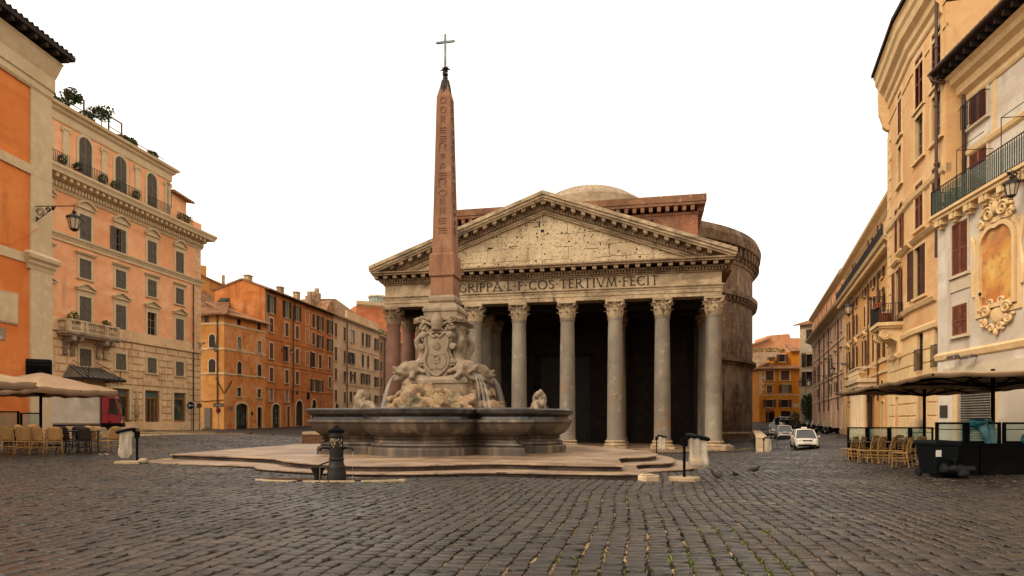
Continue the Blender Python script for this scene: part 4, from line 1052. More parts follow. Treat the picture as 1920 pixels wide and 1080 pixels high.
fu.cornice('string_course', YELTRIM, [(.02, 12.62), (.1, 12.7), (.14, 12.85), (.04, 12.95)], SU, L, ret=1)
f.cornice('string_course', YELTRIM, [(.02, 3.9), (.07, 3.95), (.12, 4.15), (.03, 4.25)], ret=1)
f.band('signboard_band', WTRIM, 3.0, 3.55, .1, .6, L, ret=False)
for px in (1866,):
    s = fu.S(px); fu.obj(MB().box(s - .12, -.03, 12.95, s + .12, .02, 15.0), 'flat_pilaster', YELTRIM)
f.obj(MB().box(f.S(1783), -.05, 6.7, f.S(1820), .02, 7.2), 'window_apron', WTRIM)
# gutter and drainpipe
q = MB().tube([(SU - .3, -1.2, 16.62), (L, -1.2, 16.62)], .09, 8); fu.obj(q, 'gutter', PIPE, smooth=True)
q = MB().tube([(SU - .2, -1.2, 16.55), (SU - .15, -1.15, 16.3), (SU + .1, -.3, 16.0), (SU + .35, -.14, 15.5), (SU + .4, -.14, 15.2), (SU + .4, -.14, 10.3)], .085, 8); fu.obj(q, 'drainpipe', PIPE, smooth=True)
# long balcony
bz = 10.2; s0 = .15
q = MB().box(s0, -.42, bz - .12, L, 1.02, bz).box(s0 + .08, -.34, bz - .26, L, .02, bz - .12); bal = f.obj(q, 'balcony', YELTRIM)
for px in (1772, 1800, 1828, 1858, 1893, 1935):
    s = f.S(px) - .1
    f.obj(MB().box(s - .14, -.32, bz - .52, s + .14, .02, bz - .26).box(s - .11, -.2, bz - .66, s + .11, .02, bz - .52).box(s + .22, -.3, bz - .5, s + .34, .02, bz - .26), 'bracket', YELTRIM, parent=bal)
q = MB(); iron_rail(q, (s0 + .06, -.37, bz), (L, -.37, bz), 1.05, .125, .011); iron_rail(q, (s0 + .06, -.35, bz), (s0 + .06, .98, bz), 1.05, .125, .011)
f.obj(q, 'railing', IRON, parent=bal)
for a, b in ((1812, 1850), (1898, 1950)):
    a = f.S(a); b = f.S(b); q = MB()
    q.tube([(a, -.37, bz), (a, -.37, bz + 2.1), (b, -.1, bz + 2.25)], .016, 6); q.tube([(a, -.37, bz + 2.1), (a, .98, bz + 2.1)], .016, 6)
    f.obj(q, 'awning_frame', IRON, parent=bal)
q = MB().box(s0 + .12, -.34, bz + .1, L, -.335, bz + .95); f.obj(q, 'railing_screen', MIRRORG, parent=bal)
q = MB(); iron_rail(q, (sA - .75, -.3, zT), (sA + .75, -.3, zT), 1.0, .12); q.bar((sA - .75, -.3, zT + 1), (sA - .75, 0, zT + 1), .03); q.bar((sA + .75, -.3, zT + 1), (sA + .75, 0, zT + 1), .03); q.tube([(sA - .95, -.3, zT + .9), (sA - .7, -.3, zT + 1), (sA - .7, 0, zT + 1)], .015, 5); fu.obj(q, 'window_railing', IRON)
p = f.xy(.9, .3); potted('balcony_fern', 'green potted plant on the end of the long iron balcony', 'plant', (p.x, p.y, bz), .45, 1.0, .3, 240, PLANT, .1)
p = f.xy(.5, -.02); t = thing('garden_chair', 'dark slim garden chair on the long iron balcony', 'chair', (p.x, p.y, bz), f.ang)
q = MB()
for x in (-.2, .2):
    for y in (-.2, .2): q.bar((x, y, 0), (x, y, .45 if y < 0 else .9), .03)
q.box(-.22, -.22, .43, .22, .22, .46); q.build('frame', IRON, t); MB().box(-.2, .19, .55, .2, .21, .88).build('backrest', IRON, t)
# framed painting in stucco
s0, s1 = f.S(1843), f.S(1903); sc = (s0 + s1) / 2; hw = (s1 - s0) / 2; zb, zt = 5.75, 7.95
ed = thing('wall_shrine', 'tall stucco framed shrine with a faded orange wall painting', 'wall shrine', (f.xy(sc).x, f.xy(sc).y, 0), f.ang)
def shp(k, o=0):    # arched outline with a small dip at the crown
    pts = [(-hw - o, zb - o), (hw + o, zb - o), (hw + o, zt)]
    for i in range(1, 12):
        t = PI * i / 12; pts.append(((hw + o) * math.cos(t), zt + (hw * .75 + o) * math.sin(t) - .12 * math.exp(-((t - PI / 2) / .25) ** 2)))
    return pts + [(-hw - o, zt)]
inn, out = shp(0), shp(0, .16)
MB().prism(inn, -.03, .0).build('painting', painting_mat(), ed)
q = MB(); n = len(inn)
for i in range(n):
    j = (i + 1) % n; q.prism([inn[i], out[i], out[j], inn[j]], -.13, .0)
o2 = shp(0, .24); o3 = shp(0, .42)
for i in range(n):
    j = (i + 1) % n; q.prism([o2[i], o3[i], o3[j], o2[j]], -.07, .0)
for sg in (-1, 1):
    q.tube([(sg * (hw + .47 + .07 * math.sin(i * .55)), -.05, zb + .45 + i * .17) for i in range(14)] + [(sg * (hw + .62), -.06, zb + 2.85), (sg * (hw + .66), -.06, zb + 2.72)], [.07 + .02 * math.sin(i * .55) for i in range(14)] + [.06, .03], 10)
q.build('moulding', YELTRIM, ed)
q = MB()
def scroll(cx, cz, r, turns, sg, th=.07, a0=0):
    n = int(turns * 14); q.tube([(cx + sg * r * (1 - .8 * i / n) * math.cos(a0 + i * 2 * PI / 14), -.09, cz + r * (1 - .8 * i / n) * math.sin(a0 + i * 2 * PI / 14)) for i in range(n + 1)], [th * (1 - .4 * i / n) for i in range(n + 1)], 7)
zc = zt + hw * .75 + .45
for sg in (-1, 1):
    scroll(sg * .42, zc + .12, .34, 1.8, sg); scroll(sg * .85, zc - .25, .2, 1.5, sg, .06); scroll(sg * .2, zc + .55, .2, 1.4, sg, .055, 1)
    for k in range(7): a = .3 + k * .35; q.ball((sg * (.3 + .62 * math.sin(a * .7)), -.07, zc + .75 - .9 * (1 - math.cos(a * .7))), (.1, .07, .06), 8, Matrix.Rotation(sg * (a - .6), 4, 'Y'))
q.ball((0, -.09, zc + .3), (.2, .09, .28), 10)
for k in range(5): q.ball(((k - 2) * .13, -.08, zc + .85 - abs(k - 2) * .06), (.06, .06, .12), 8)
q.v = [(x, y * 1.2, zt + hw * .75 + .1 + (z - zt - hw * .75 - .1) * .85) for x, y, z in q.v]; q.build('crest', YELTRIM, ed, smooth=True)
q = MB(); zc = zb - .5
for sg in (-1, 1):
    scroll(sg * .5, zc + .1, .24, 1.6, sg, .07); scroll(sg * .62, zc - .35, .18, 1.4, sg, .06, 2); scroll(sg * .22, zc - .6, .16, 1.3, sg, .055); scroll(sg * .25, zc + .4, .16, 1.3, sg, .05)
    for k in range(4): q.ball((sg * (.78 - k * .16), -.06, zc - .2 - k * .16), (.09, .06, .07), 8)
q.ball((0, -.03, zc - .1), (.36, .07, .34), 16); q.ball((0, -.08, zc - .78), (.1, .08, .16), 8)
q.v = [(x * 1.22, y * 1.1, zb + .12 + (z - zb) * .95) for x, y, z in q.v]; q.build('cartouche', YELTRIM, ed, smooth=True)
q = MB().tube([(-hw + .2, -.06, zb + .3), (-hw + .2, -.2, zb + .27), (-hw + .2, -.22, zb + .38)], .013, 6).lathe([(.025, zb + .38), (.06, zb + .45), (.04, zb + .52)], 10, (-hw + .2, -.22)); q.build('votive_lamp', IRON, ed)
for px, lab in ((1803, 'left grey floodlight over the signboard band'), (1832, 'right grey floodlight over the signboard band')):
    p = f.xy(f.S(px), -.35); t = thing('floodlight', lab, 'floodlight', (p.x, p.y, f.Z(px, 671)), f.ang, 'floodlights over the shop')
    MB().add([(-.3, -.12, -.05), (.3, -.12, -.05), (.3, .14, .02), (-.3, .14, .02), (-.26, -.08, .1), (.26, -.08, .1), (.26, .1, .14), (-.26, .1, .14)], [(0, 1, 2, 3), (4, 5, 6, 7), (0, 1, 5, 4), (1, 2, 6, 5), (2, 3, 7, 6), (3, 0, 4, 7)]).build('housing', STEEL, t, bevel=.02)
    MB().tube([(0, .05, .03), (0, .34, .06)], .025, 6).build('arm', IRON, t)
lantern(f, f.S(1934), 9.95, .62, .85, 'lantern at the far right under the long balcony')

# ================================================================ curving yellow house
P0 = at(1760, 29.2); P1 = line_pts(1760, 29.2, .2525, (1708,))[0]; P2 = line_pts(1708, P1.y, .365, (1665,))[0]
yb = building('curved_yellow_house', 'tall warm yellow house whose front bends along the street with a scrolled corner balcony', P2)
fl = Fac(yb, P2, P1); fr = Fac(yb, P1, line_pts(1760, 29.2, .2525, (1774,))[0])
KW = dict(shm=SH_RED, surm=YELTRIM, frm=FRAMED, pitch=.075); KG = dict(surm=YELTRIM, frm=FRAMEW)
a, b = fr.S(1724.5), fr.S(1757); wl = 1.05
for s in (a, b):
    zf = fr.Z(1724, 203); window(fr, s, zf, wl, 2.5, 'closed', sur=.2, **KW)
    window(fr, s, fr.Z(1724, 299), wl, 2.1, None, sur=.22, **KG)
    window(fr, s, fr.Z(1724, 429), wl, 2.2, 'closed', sur=.2, **KW)
zb = fr.Z(1724, 557); window(fr, a + .1, zb, 1.5, 2.45, 'half', sur=.1, shm=SH_BROWN, surm=YELTRIM, frm=FRAMED); 
zl = fr.Z(1724, 695); window(fr, a + .05, zl, .75, 1.9, None, sur=.0, sill=False, surm=YELTRIM, frm=FRAMED); window(fr, b + .05, zl, .75, 1.9, None, sur=0, sill=False, surm=YELTRIM, frm=FRAMED)
archshop(fr, fr.S(1730), .1, 2.9, 1.05, .5, .2, TRANSOM, YELTRIM, 'house_door')
sl = fl.S(1688)
window(fl, sl, fl.Z(1688, 257), .85, 2.35, 'closed', sur=.2, **KW); window(fl, sl, fl.Z(1688, 347), .85, 2.1, None, sur=.22, **KG); window(fl, sl, fl.Z(1688, 470), .85, 2.4, 'open', sur=.2, **KW)
dz = fl.Z(1683, 607); window(fl, fl.S(1684), dz, 1.1, 2.9, 'open', sur=.16, head='flat', sill=False, shm=SH_RED, surm=YELTRIM, frm=FRAMED)
fl.ops.append((fl.S(1679), fl.S(1684), .1, 2.6, 0))
fl.wall('wall', YELLOW, -.2, 19.6, 9); fr.wall('wall', YELLOW, -.2, 19.6, 9); fl.cornice('cornice_return', YELTRIM, [(.1, 18.2), (.3, 18.4), (.34, 18.7), (.5, 19.2), (.55, 20.4)], 0, .35, ret=0, back=2); fl.band('frieze_line', YELTRIM, 18.55, 18.7, .05); fr.band('frieze_line', YELTRIM, 18.55, 18.7, .05, ret=False)
for F_ in (fl, fr):
    e0, e1 = (0, F_.L + .1) if F_ is fl else (-.1, F_.L * .9)
    SE = F_.L if F_ is fl else fr.S(1757)
    F_.cornice('cornice', YELTRIM, [(.04, 19.4), (.1, 19.5), (.1, 19.8), (.24, 19.95), (.28, 20.25), (.5, 20.45), (.56, 20.8), (.66, 20.95), (.7, 21.3), (.78, 21.4), (.3, 21.5)], e0, e1, ret=0, back=2)
    F_.obj(MB().box(e0 - .02, -.88, 21.5, e1, 4, 21.68), 'roof_edge', ROOFD)
    F_.cornice('string_course', YELTRIM, [(.02, 12.2), (.12, 12.3), (.16, 12.5), (.04, 12.6)], 0, F_.L, ret=0)
    F_.cornice('string_course', YELTRIM, [(.02, 6.75), (.12, 6.8), (.2, 7.0), (.04, 7.1)], 0 if F_ is fr else 2.6, SE, ret=0); F_.cornice('string_course', YELTRIM, [(.02, 10.0), (.1, 10.05), (.22, 10.2), (.04, 10.3)], 0.3 if F_ is fr else 3.2, SE, ret=0)
    F_.cornice('string_course', YELTRIM, [(.02, 5.55), (.1, 5.6), (.12, 5.8), (.04, 5.9)], 0, SE, ret=0)
    F_.rustic('rusticated_base', YELTRIM, .3, 5.3, .62, 1.15, .05, .05, s1=SE, pad=.1)
    F_.band('plinth', YELTRIM, 2.95, 3.2, .1, 0, SE, ret=False)
fr.wall('upper_wall', YELLOW, 19.7, 26, 6, fr.L * .6)
fl.quoins('corner_blocks', YELTRIM, .3, 18, 0, -1)
fr.pipe(fr.S(1765), 8.6, 22.5, .07, -.2); 
# scrolled balcony on the left bend
bs = fl.S(1684); bz = dz - .06; q = MB().box(bs - 1.3, -1.2, bz - .18, bs + 1.25, .05, bz).box(bs - 1.2, -1.1, bz - .3, bs + 1.15, .05, bz - .18)
bal = fl.obj(q, 'balcony', YELTRIM)
q = MB(); iron_rail(q, (bs - 1.24, -1.14, bz), (bs + 1.2, -1.14, bz), 1.0, .09, .013); iron_rail(q, (bs - 1.24, -1.14, bz), (bs - 1.24, 0, bz), 1.0, .09, .013); iron_rail(q, (bs + 1.2, -1.14, bz), (bs + 1.2, 0, bz), 1.0, .11, .013)
fl.obj(q, 'railing', IRON, parent=bal)
for x in (-.85, .8):
    pr = [(-1.05, bz - .3), (0, bz - .3), (0, bz - 1.9), (-.12, bz - 1.85), (-.2, bz - 1.5), (-.22, bz - 1.05), (-.5, bz - .85), (-.95, bz - .8)]
    q = MB(); n = len(pr); a0, b0 = bs + x - .2, bs + x + .2
    q.add([(a0, y, z) for y, z in pr] + [(b0, y, z) for y, z in pr], [tuple(range(n)), tuple(range(2 * n - 1, n - 1, -1))] + [(i, (i + 1) % n, (i + 1) % n + n, i + n) for i in range(n)])
    for yy, z_, rr in ((-.78, bz - .62, .27), (-.16, bz - 1.75, .17)):
        q.tube([(a0 - .03, yy, z_), (b0 + .03, yy, z_)], rr, 14)
        for sx in (a0 - .05, b0 + .05): q.tube([(sx, yy + rr * (1 - i / 22) * .9 * math.cos(i * .6), z_ + rr * (1 - i / 22) * .9 * math.sin(i * .6)) for i in range(18)], .03, 5)
    fl.obj(q, 'corbel', YELTRIM, parent=bal)
for dx, dzz, lab, k in ((.85, 0, 'large round terracotta pot on the scrolled balcony', 1.0), (.35, 0, 'smaller terracotta pot at the back of the scrolled balcony', .75)):
    p = fl.xy(bs + dx, -.8 if k == 1 else -.6); t = thing('terracotta_pot', lab, 'pot', (p.x, p.y, bz), group='pots on the scrolled balcony')
    MB().lathe([(.16 * k, 0), (.28 * k, .25 * k), (.3 * k, .4 * k), (.33 * k, .42 * k), (.33 * k, .5 * k), (.27 * k, .5 * k), (.24 * k, .36 * k)], 18).build('pot_body', TERRA, t, smooth=True, angle=.6)
    MB().lathe([(.26 * k, .43 * k), (.01, .45 * k)], 14).build('soil', BARK, t)
p = fl.xy(bs + .7, -1.12); t = thing('planter_box', 'long terracotta planter hung on the scrolled balcony rail', 'planter', (p.x, p.y, bz + .8), fl.ang)
MB().box(-.5, -.12, 0, .5, .12, .22).box(-.53, -.15, .18, .53, .15, .24).build('box', TERRA, t)
for s in (a, b): m = MB(); iron_rail(m, (s - .4, -.12, zl), (s + .5, -.12, zl), 1.0, .12); fr.obj(m, 'window_railing', IRON)

# ================================================================ ochre street palazzo
A, B = at(1584, 75), at(1665, 51); B = B + (B - A) * .12
kb = building('ochre_palazzo', 'ochre street palazzo with a columned portal and stone balcony', A)
f = Fac(kb, A, B); L = f.L; EV = 14.4
c = [f.S(p) for p in (1592, 1605.5, 1622, 1638, 1655)]
KW = dict(shm=SH_BROWN, surm=YELTRIM, frm=FRAMED, pitch=.12)
for i, s in enumerate(c):
    window(f, s, 13.0, .95, 1.0, 'open' if i else 'closed', sur=.1, **KW)
    window(f, s, 10.1, 1.0, 2.0, 'closed' if i in (2,) else 'open', sur=.14, **KW)
    window(f, s, 6.5, 1.1, 2.35, 'open' if i in (0, 1, 2, 4) else 'closed', sur=.16, head='seg' if i % 2 else 'tri', sill=False, **KW)
    window(f, s, 3.6, 1.0, 1.0, 'closed', sur=.12, **KW)
    window(f, s - .5, 16.0, 1.0, 1.9, 'closed' if i % 2 else None, sur=.06, sill=False, shm=SH_DARK, surm=YELTRIM, frm=FRAMED, pane=GLASS, pitch=.14)
for i in (0, 1, 4): archshop(f, c[i], .1, 2.9, 1.2, .05, .16, GLASS, YELTRIM, 'house_door')
f.wall('wall', OCHR2, -.6, EV, 12)
f.wall('attic_wall', YELLOW, EV, 18.2, 9, 0, L, gable=None)
f.cornice('main_cornice', YELTRIM, [(.06, EV - .7), (.12, EV - .6), (.14, EV - .2), (.3, EV - .05), (.95, EV + .25), (1.05, EV + .5), (.2, EV + .55)], ret=1, dent=[(.45, .22, EV - .15, EV + .2, .8)])
f.cornice('attic_cornice', YELTRIM, [(.05, 17.6), (.2, 17.9), (.55, 18.2), (.6, 18.4), (.1, 18.5)], ret=1)
for z in (9.7, 6.1, 5.2): f.band('string_course', YELTRIM, z, z + .25, .1)
f.quoins('quoins', YELTRIM, .3, EV - .8, 0, -1)
q = MB(); iron_rail(q, (0, -.85, EV + .55), (L, -.85, EV + .55), 1.0, .2, .014); f.obj(q, 'terrace_railing', IRON)
for px in (1601, 1630, 1648): f.pipe(f.S(px), 3, EV - .5, .07); f.pipe(f.S(px), EV + .5, 18, .06)
# portal with columns and balcony
sp = f.S(1631); pb = 5.0
bal = f.obj(MB().box(sp - 3.0, -1.5, pb - .35, sp + 3.4, .05, pb).box(sp - 2.8, -1.35, pb - .7, sp + 3.2, .05, pb - .35), 'balcony', STONE_TRIM)
q = MB().box(sp - 2.95, -1.45, pb + .85, sp + 3.35, -1.2, pb + 1.0).box(sp - 2.95, -1.45, pb, sp + 3.35, -1.2, pb + .12); x = sp - 2.85
while x < sp + 3.3: q.lathe([(r * 1.2, pb + .12 + z_) for r, z_ in prof], 8, (x, -1.32)); x += .27
for x in (-2.9, 3.2): q.box(sp + x - .15, -1.2, pb + .85, sp + x + .1, 0, pb + 1.0)
f.obj(q, 'balustrade', STONE_TRIM, parent=bal)
for x in (-2.4, -.9, 1.3, 2.8):
    q = MB().lathe([(.42, -.3), (.42, .25), (.36, .3), (.33, .35), (.31, 3.5), (.3, 3.6), (.38, 3.75), (.45, 4.25)], 16, (sp + x, -.95)).box(sp + x - .48, -1.43, 4.25, sp + x + .48, -.47, 4.35)
    f.obj(q, 'column', STONE_TRIM, parent=bal, smooth=True, angle=.6)
f.obj(MB().box(sp - .9, -.06, -.3, sp + 1.3, .03, 3.9), 'portal', BRONZE)
lantern(f, f.S(1660), 11.2, 2.6, 1.25, 'large lantern reaching out between the ochre and yellow houses')
lantern(f, f.S(1598), 7.4, 1.9, 1.1, 'lantern on the ochre palazzo above the quoins')

# ================================================================ pink palazzo
A, B = line_pts(1584, 75, .36, (1523, 1584))
pb_ = building('pink_palazzo', 'long dusty pink palazzo with plain drainpipes receding down the street', A)
f = Fac(pb_, A, B); L = f.L; EV = 14.6
KW = dict(shm=SH_DARK, surm=STONE_TRIM, frm=FRAMED, pitch=.16)
for i, px in enumerate((1578, 1567.5, 1558.5, 1550, 1541.5, 1534.5, 1528)):
    s = f.S(px)
    window(f, s, 12.0, 1.05, 1.8, 'closed', sur=.14, sill=i % 2 == 0, **KW)
    window(f, s, 7.4, 1.15, 2.3, 'open' if i in (2, 5, 6) else None, sur=.2, head='flat', **KW)
    window(f, s, 4.9, 1.0, 1.3, 'open' if i in (1, 2, 5) else 'closed', sur=.14, **KW)
    window(f, s + .4, 15.9, 1.0, 1.7, 'closed', sur=.06, sill=False, **KW)
    archshop(f, s, .3 + i * .1, 3.4 + i * .08, 1.3, .05, .1, GLASS, STONE_TRIM, 'house_door')
f.wall('wall', PINK, -.6, EV, 14); f.wall('attic_wall', PEACH, EV, 18.7, 10)
f.cornice('main_cornice', STONE_TRIM, [(.06, EV - .9), (.12, EV - .7), (.2, EV - .3), (.5, EV - .1), (1.0, EV + .2), (1.1, EV + .45), (.2, EV + .5)], ret=1)
f.cornice('attic_cornice', STONE_TRIM, [(.05, 18.2), (.5, 18.6), (.55, 18.8)], ret=1)
for z in (11.0, 6.9, 4.2): f.band('string_course', STONE_TRIM, z, z + .2, .08)
for px in (1572.5, 1554.5, 1546, 1537.5): f.pipe(f.S(px), 2.6, EV - .6, .09)
f.quoins('quoins', STONE_TRIM, .5, EV - 1, L, 1)
lantern(f, f.S(1561), 7.2, 2.8, 1.3, 'lantern halfway along the pink palazzo')
# white end house
A, B = at(1499.5, 121), at(1530, 119)
we = building('white_end_house', 'narrow white stone house closing the street with a tiled hip roof', A)
f = Fac(we, A, B)
for z, h in ((15.9, 2.2), (11.2, 2.6), (7.6, 2.7), (3.2, 2.6)): window(f, f.S(1519.5), z, 1.5, h, 'open' if z < 12 and z > 5 else 'closed', sur=.12, shm=SH_DARK, surm=STONE_TRIM, frm=FRAMED, pitch=.2)
f.wall('wall', WHITEP, -.5, 19.0, 8); f.quoins('quoins', STONE_TRIM, 1, 18.8, 0, -1, .8)
for z in (13.5, 5.6): f.band('string_course', STONE_TRIM, z, z + .25, .08)
q = MB(); tile_roof(q, (-.9, -.8, 19.0), (f.L + .5, -.8, 19.0), (f.L, 4, 20.6), (1.6, 4, 20.6), .35); f.obj(q, 'roof', TILE)
lantern(f, f.S(1507), 9.0, 1.8, 1.3, 'lantern on the white end house')
p = f.xy(f.S(1518), -.5); m = MB(); t = thing('wall_creeper', 'dark green creeper climbing the white end house', 'climbing plant', (p.x, p.y, .6))
MB().tube([(0, 0, 0), (.15, .2, 2), (-.2, .3, 4.5)], .1, 6).build('stem', BARK, t); leaves(m, (0, .1, 3.6), (1.5, .5, 2.2), 420, .3); leaves(m, (.4, .1, 1.5), (.9, .4, 1.4), 160, .3); m.build('foliage', PLANT, t)
p = f.xy(-.6, -.8); potted('street_shrub', 'dark round shrub at the foot of the white end house', 'bush', (p.x, p.y, .75), .8, 2.2, .5, 200, PLANT, .25)

# ================================================================ amber house at the end of the street
A, B = at(1423.5, 130), at(1503, 129)
ob = building('amber_house', 'amber house with a tiled roof and dark shops at the end of the street', A)
f = Fac(ob, A, B); fs = Fac(ob, at(1404, 146), A); L = f.L
KW = dict(shm=SH_BROWN, surm=STONE_TRIM, frm=FRAMED, pitch=.18)
for px, pr in ((1443, 1.5), (1472, 1.6)):
    s = f.S(px)
    window(f, s, 9.3, pr, 1.9, 'closed', sur=.25, **KW); window(f, s, 6.8, pr * .75, 1.5, 'open' if px > 1450 else 'closed', sur=.14, head='flat', pane=CURT, **KW); window(f, s, 3.95, 1.2, 1.5, 'open', sur=.08, **KW)
archshop(f, f.S(1444), .9, 3.2, 1.7, .05, .0001, GLASS); archshop(f, f.S(1473), .9, 3.2, 1.8, .05, .0001, GLASS)
f.wall('wall', AMBER, -.4, 11.6, 8)
for px in (1408, 1413, 1418): 
    for z in (9.0, 6.4, 3.9): window(fs, fs.S(px), z, 1.3, 1.8, 'open', sur=.1, **KW)
fs.wall('wall', AMBER, -.4, 11.6, .12, rev=.1)
for z in (6.3,): f.band('string_course', STONE_TRIM, z, z + .2, .06); fs.band('string_course', STONE_TRIM, z, z + .2, .06)
q = MB(); tile_roof(q, (-1, -.8, 11.6), (L + .1, -.8, 11.6), (L, 4, 13.2), (2, 4, 13.2), .35); f.obj(q, 'roof', TILE)
q = MB(); tile_roof(q, (-1, -.8, 11.6), (fs.L + .3, -.8, 11.6), (fs.L - 1, 2, 12.9), (0, 4, 13.4), .35); fs.obj(q, 'roof', TILE)
f.obj(MB().prism([(3.3, 12), (6.6, 12), (6.6, 15.1), (3.3, 13.9)], 2, 7).box(6.6, 1.6, 12, L + .1, 7, 15.2), 'upper_storey', AMBER)
q = MB(); tile_roof(q, (6.3, 1.0, 15.2), (L + .1, 1.0, 15.2), (L + .1, 5, 16.9), (6.3, 5, 16.9), .35); f.obj(q, 'upper_roof', TILE)
o = window(f, f.S(1472), 13.1, 1.1, 1.5, 'open', sur=.1, **KW); o.location = f.put(o, f.S(1472) - .1, 1.55, 13.1).location
f.quoins('quoins', STONE_TRIM, 6.6, 11.4, 0, -1, .6)
f.obj(MB().box(f.S(1485), -.06, 3.9, f.S(1497), .02, 4.6), 'street_plaque', WHITEP)
f.obj(MB().box(f.S(1440), -.12, 2.9, f.S(1450), -.02, 3.4), 'shop_sign', SIGNR)
q = MB().lathe([(.01, 13.2), (.35, 13.3), (.8, 13.75), (.9, 14.0)], 12); o = f.obj(q, 'satellite_dish', ASH); f.put(o, 2.6, 1.0, 0)
f2 = block('salmon_rear_house', 'salmon house with a stepped roofline behind the amber house', 1398, 1512, 150, 150, 655, 655, SALMON, 10)
f2.obj(MB().prism([(f2.S(1404), 17), (f2.S(1500), 17), (f2.S(1500), zz(634, 150)), (f2.S(1482), zz(634, 150)), (f2.S(1480), zz(626, 150)), (f2.S(1442), zz(629, 150)), (f2.S(1442), zz(634, 150)), (f2.S(1404), zz(648, 150))], -.1, 9), 'upper_wall', SALMON)
f2.obj(MB().bar((f2.S(1402), -.4, zz(649, 150)), (f2.S(1443), -.4, zz(634.5, 150)), .9, .35), 'roof_edge', TILE)
window(f2, f2.S(1436), zz(652, 150), 1.6, 1.9, None, sur=.15, surm=STONE_TRIM, frm=FRAMED)
f2.obj(MB().box(f2.S(1408), -4, 5, f2.S(1448), -.2, zz(660, 146)), 'grey_annex', ASH)
q = MB(); leaves(q, (f2.S(1435), -2, zz(657, 148)), (4, 1, .6), 260, .3); f2.obj(q, 'roof_planting', PLANT2)
# ================================================================ the temple
TH = math.radians(11.5); TC = (3.37, 65.24); FZ = -1.4
tp = thing('temple', 'ancient domed temple with a columned porch and carved inscription', 'temple', (TC[0], TC[1], 0), -TH)
NECK, TOPC = 11.35, 13.1


def shaft_prof(r0, z0, z1):
    h = z1 - z0
    return [(r0 * 1.06, z0), (r0 * 1.06, z0 + .12), (r0, z0 + .3)] + [(r0 * (1 - .13 * (t ** 1.8)), z0 + .3 + (h - .6) * t) for t in (.15, .3, .5, .7, .85, 1)] + [(r0 * .9, z1 - .18), (r0 * .95, z1 - .12), (r0 * .95, z1)]


def capital_mesh():
    m = MB(); h = TOPC - NECK; r = .66
    m.lathe([(r, 0), (r * 1.12, .06), (r * 1.05, .12), (r * .98, .2), (r * .98, h * .6), (r * 1.15, h * .8), (r * 1.35, h * .86)], 24)
    for row, (z0, z1, n, o) in enumerate(((.1, h * .42, 8, 0), (.15, h * .68, 8, PI / 8), (h * .4, h * .8, 8, 0))):
        for k in range(n):
            a = 2 * PI * k / n + o; d = Vector((math.cos(a), math.sin(a), 0)); e = Vector((-d.y, d.x, 0)); rows = []
            for t, out, w in ((0, .02, .2), (.4, .08, .25), (.75, .14, .22), (.95, .27, .15), (1.0, .36, .08), (.9, .4, .05)):
                c = d * (r * .98 + out + row * .03) + Vector((0, 0, z0 + (z1 - z0) * t))
                rows.append([c - e * w - d * .05, c - e * w * .5 + d * .02, c + d * .06, c + e * w * .5 + d * .02, c + e * w - d * .05])
            m.loft(rows, False, False)
    for k in range(4):
        a = PI / 4 + k * PI / 2; d = Vector((math.cos(a), math.sin(a), 0)); e = Vector((-d.y, d.x, 0))
        c = d * (r * 1.55) + Vector((0, 0, h * .78))
        m.tube([c - e * .12, c + e * .12], .2, 12); m.tube([d * r + Vector((0, 0, h * .5)), d * r * 1.3 + Vector((0, 0, h * .72)), c + Vector((0, 0, .15))], [.06, .08, .1], 6)
    ab = []
    for k in range(4):
        a0 = PI / 4 + k * PI / 2
        for t in (0, .06, .25, .5, .75, .94):
            a = a0 + t * PI / 2; rr = (1.42 if t in (0,) else 1.36 if t in (.06, .94) else 1.08 if t != .5 else .98) * .9
            ab.append((rr * math.cos(a), rr * math.sin(a)))
    m.plate(ab, h * .86, h)
    return m


def base_mesh(r=.82):
    return MB().box(-1.12, -1.12, 0, 1.12, 1.12, .24).lathe([(r * 1.28, .24), (r * 1.34, .32), (r * 1.34, .4), (r * 1.24, .47), (r * 1.12, .5), (r * 1.1, .58), (r * 1.16, .62), (r * 1.22, .68), (r * 1.18, .76), (r * 1.06, .8)], 28)


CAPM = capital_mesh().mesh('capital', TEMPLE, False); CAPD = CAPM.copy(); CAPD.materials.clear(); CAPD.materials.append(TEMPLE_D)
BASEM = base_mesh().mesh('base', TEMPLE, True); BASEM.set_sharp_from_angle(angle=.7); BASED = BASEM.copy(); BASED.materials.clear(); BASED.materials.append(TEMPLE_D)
SHM = {}
for k, mt in (('g', GRANITE_G), ('p', GRANITE_P)):
    SHM[k] = MB().lathe(shaft_prof(.79, FZ + .78, NECK), 32).mesh('column', mt, True); SHM[k].set_sharp_from_angle(angle=.7)


def column(x, y, kind='g', dark=False):
    o = bpy.data.objects.new('column', SHM[kind]); COL.objects.link(o); o.parent = tp; o.location = (x, y, 0)
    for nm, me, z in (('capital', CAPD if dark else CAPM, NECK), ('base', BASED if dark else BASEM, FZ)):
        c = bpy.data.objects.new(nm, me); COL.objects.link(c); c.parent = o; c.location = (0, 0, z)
    return o


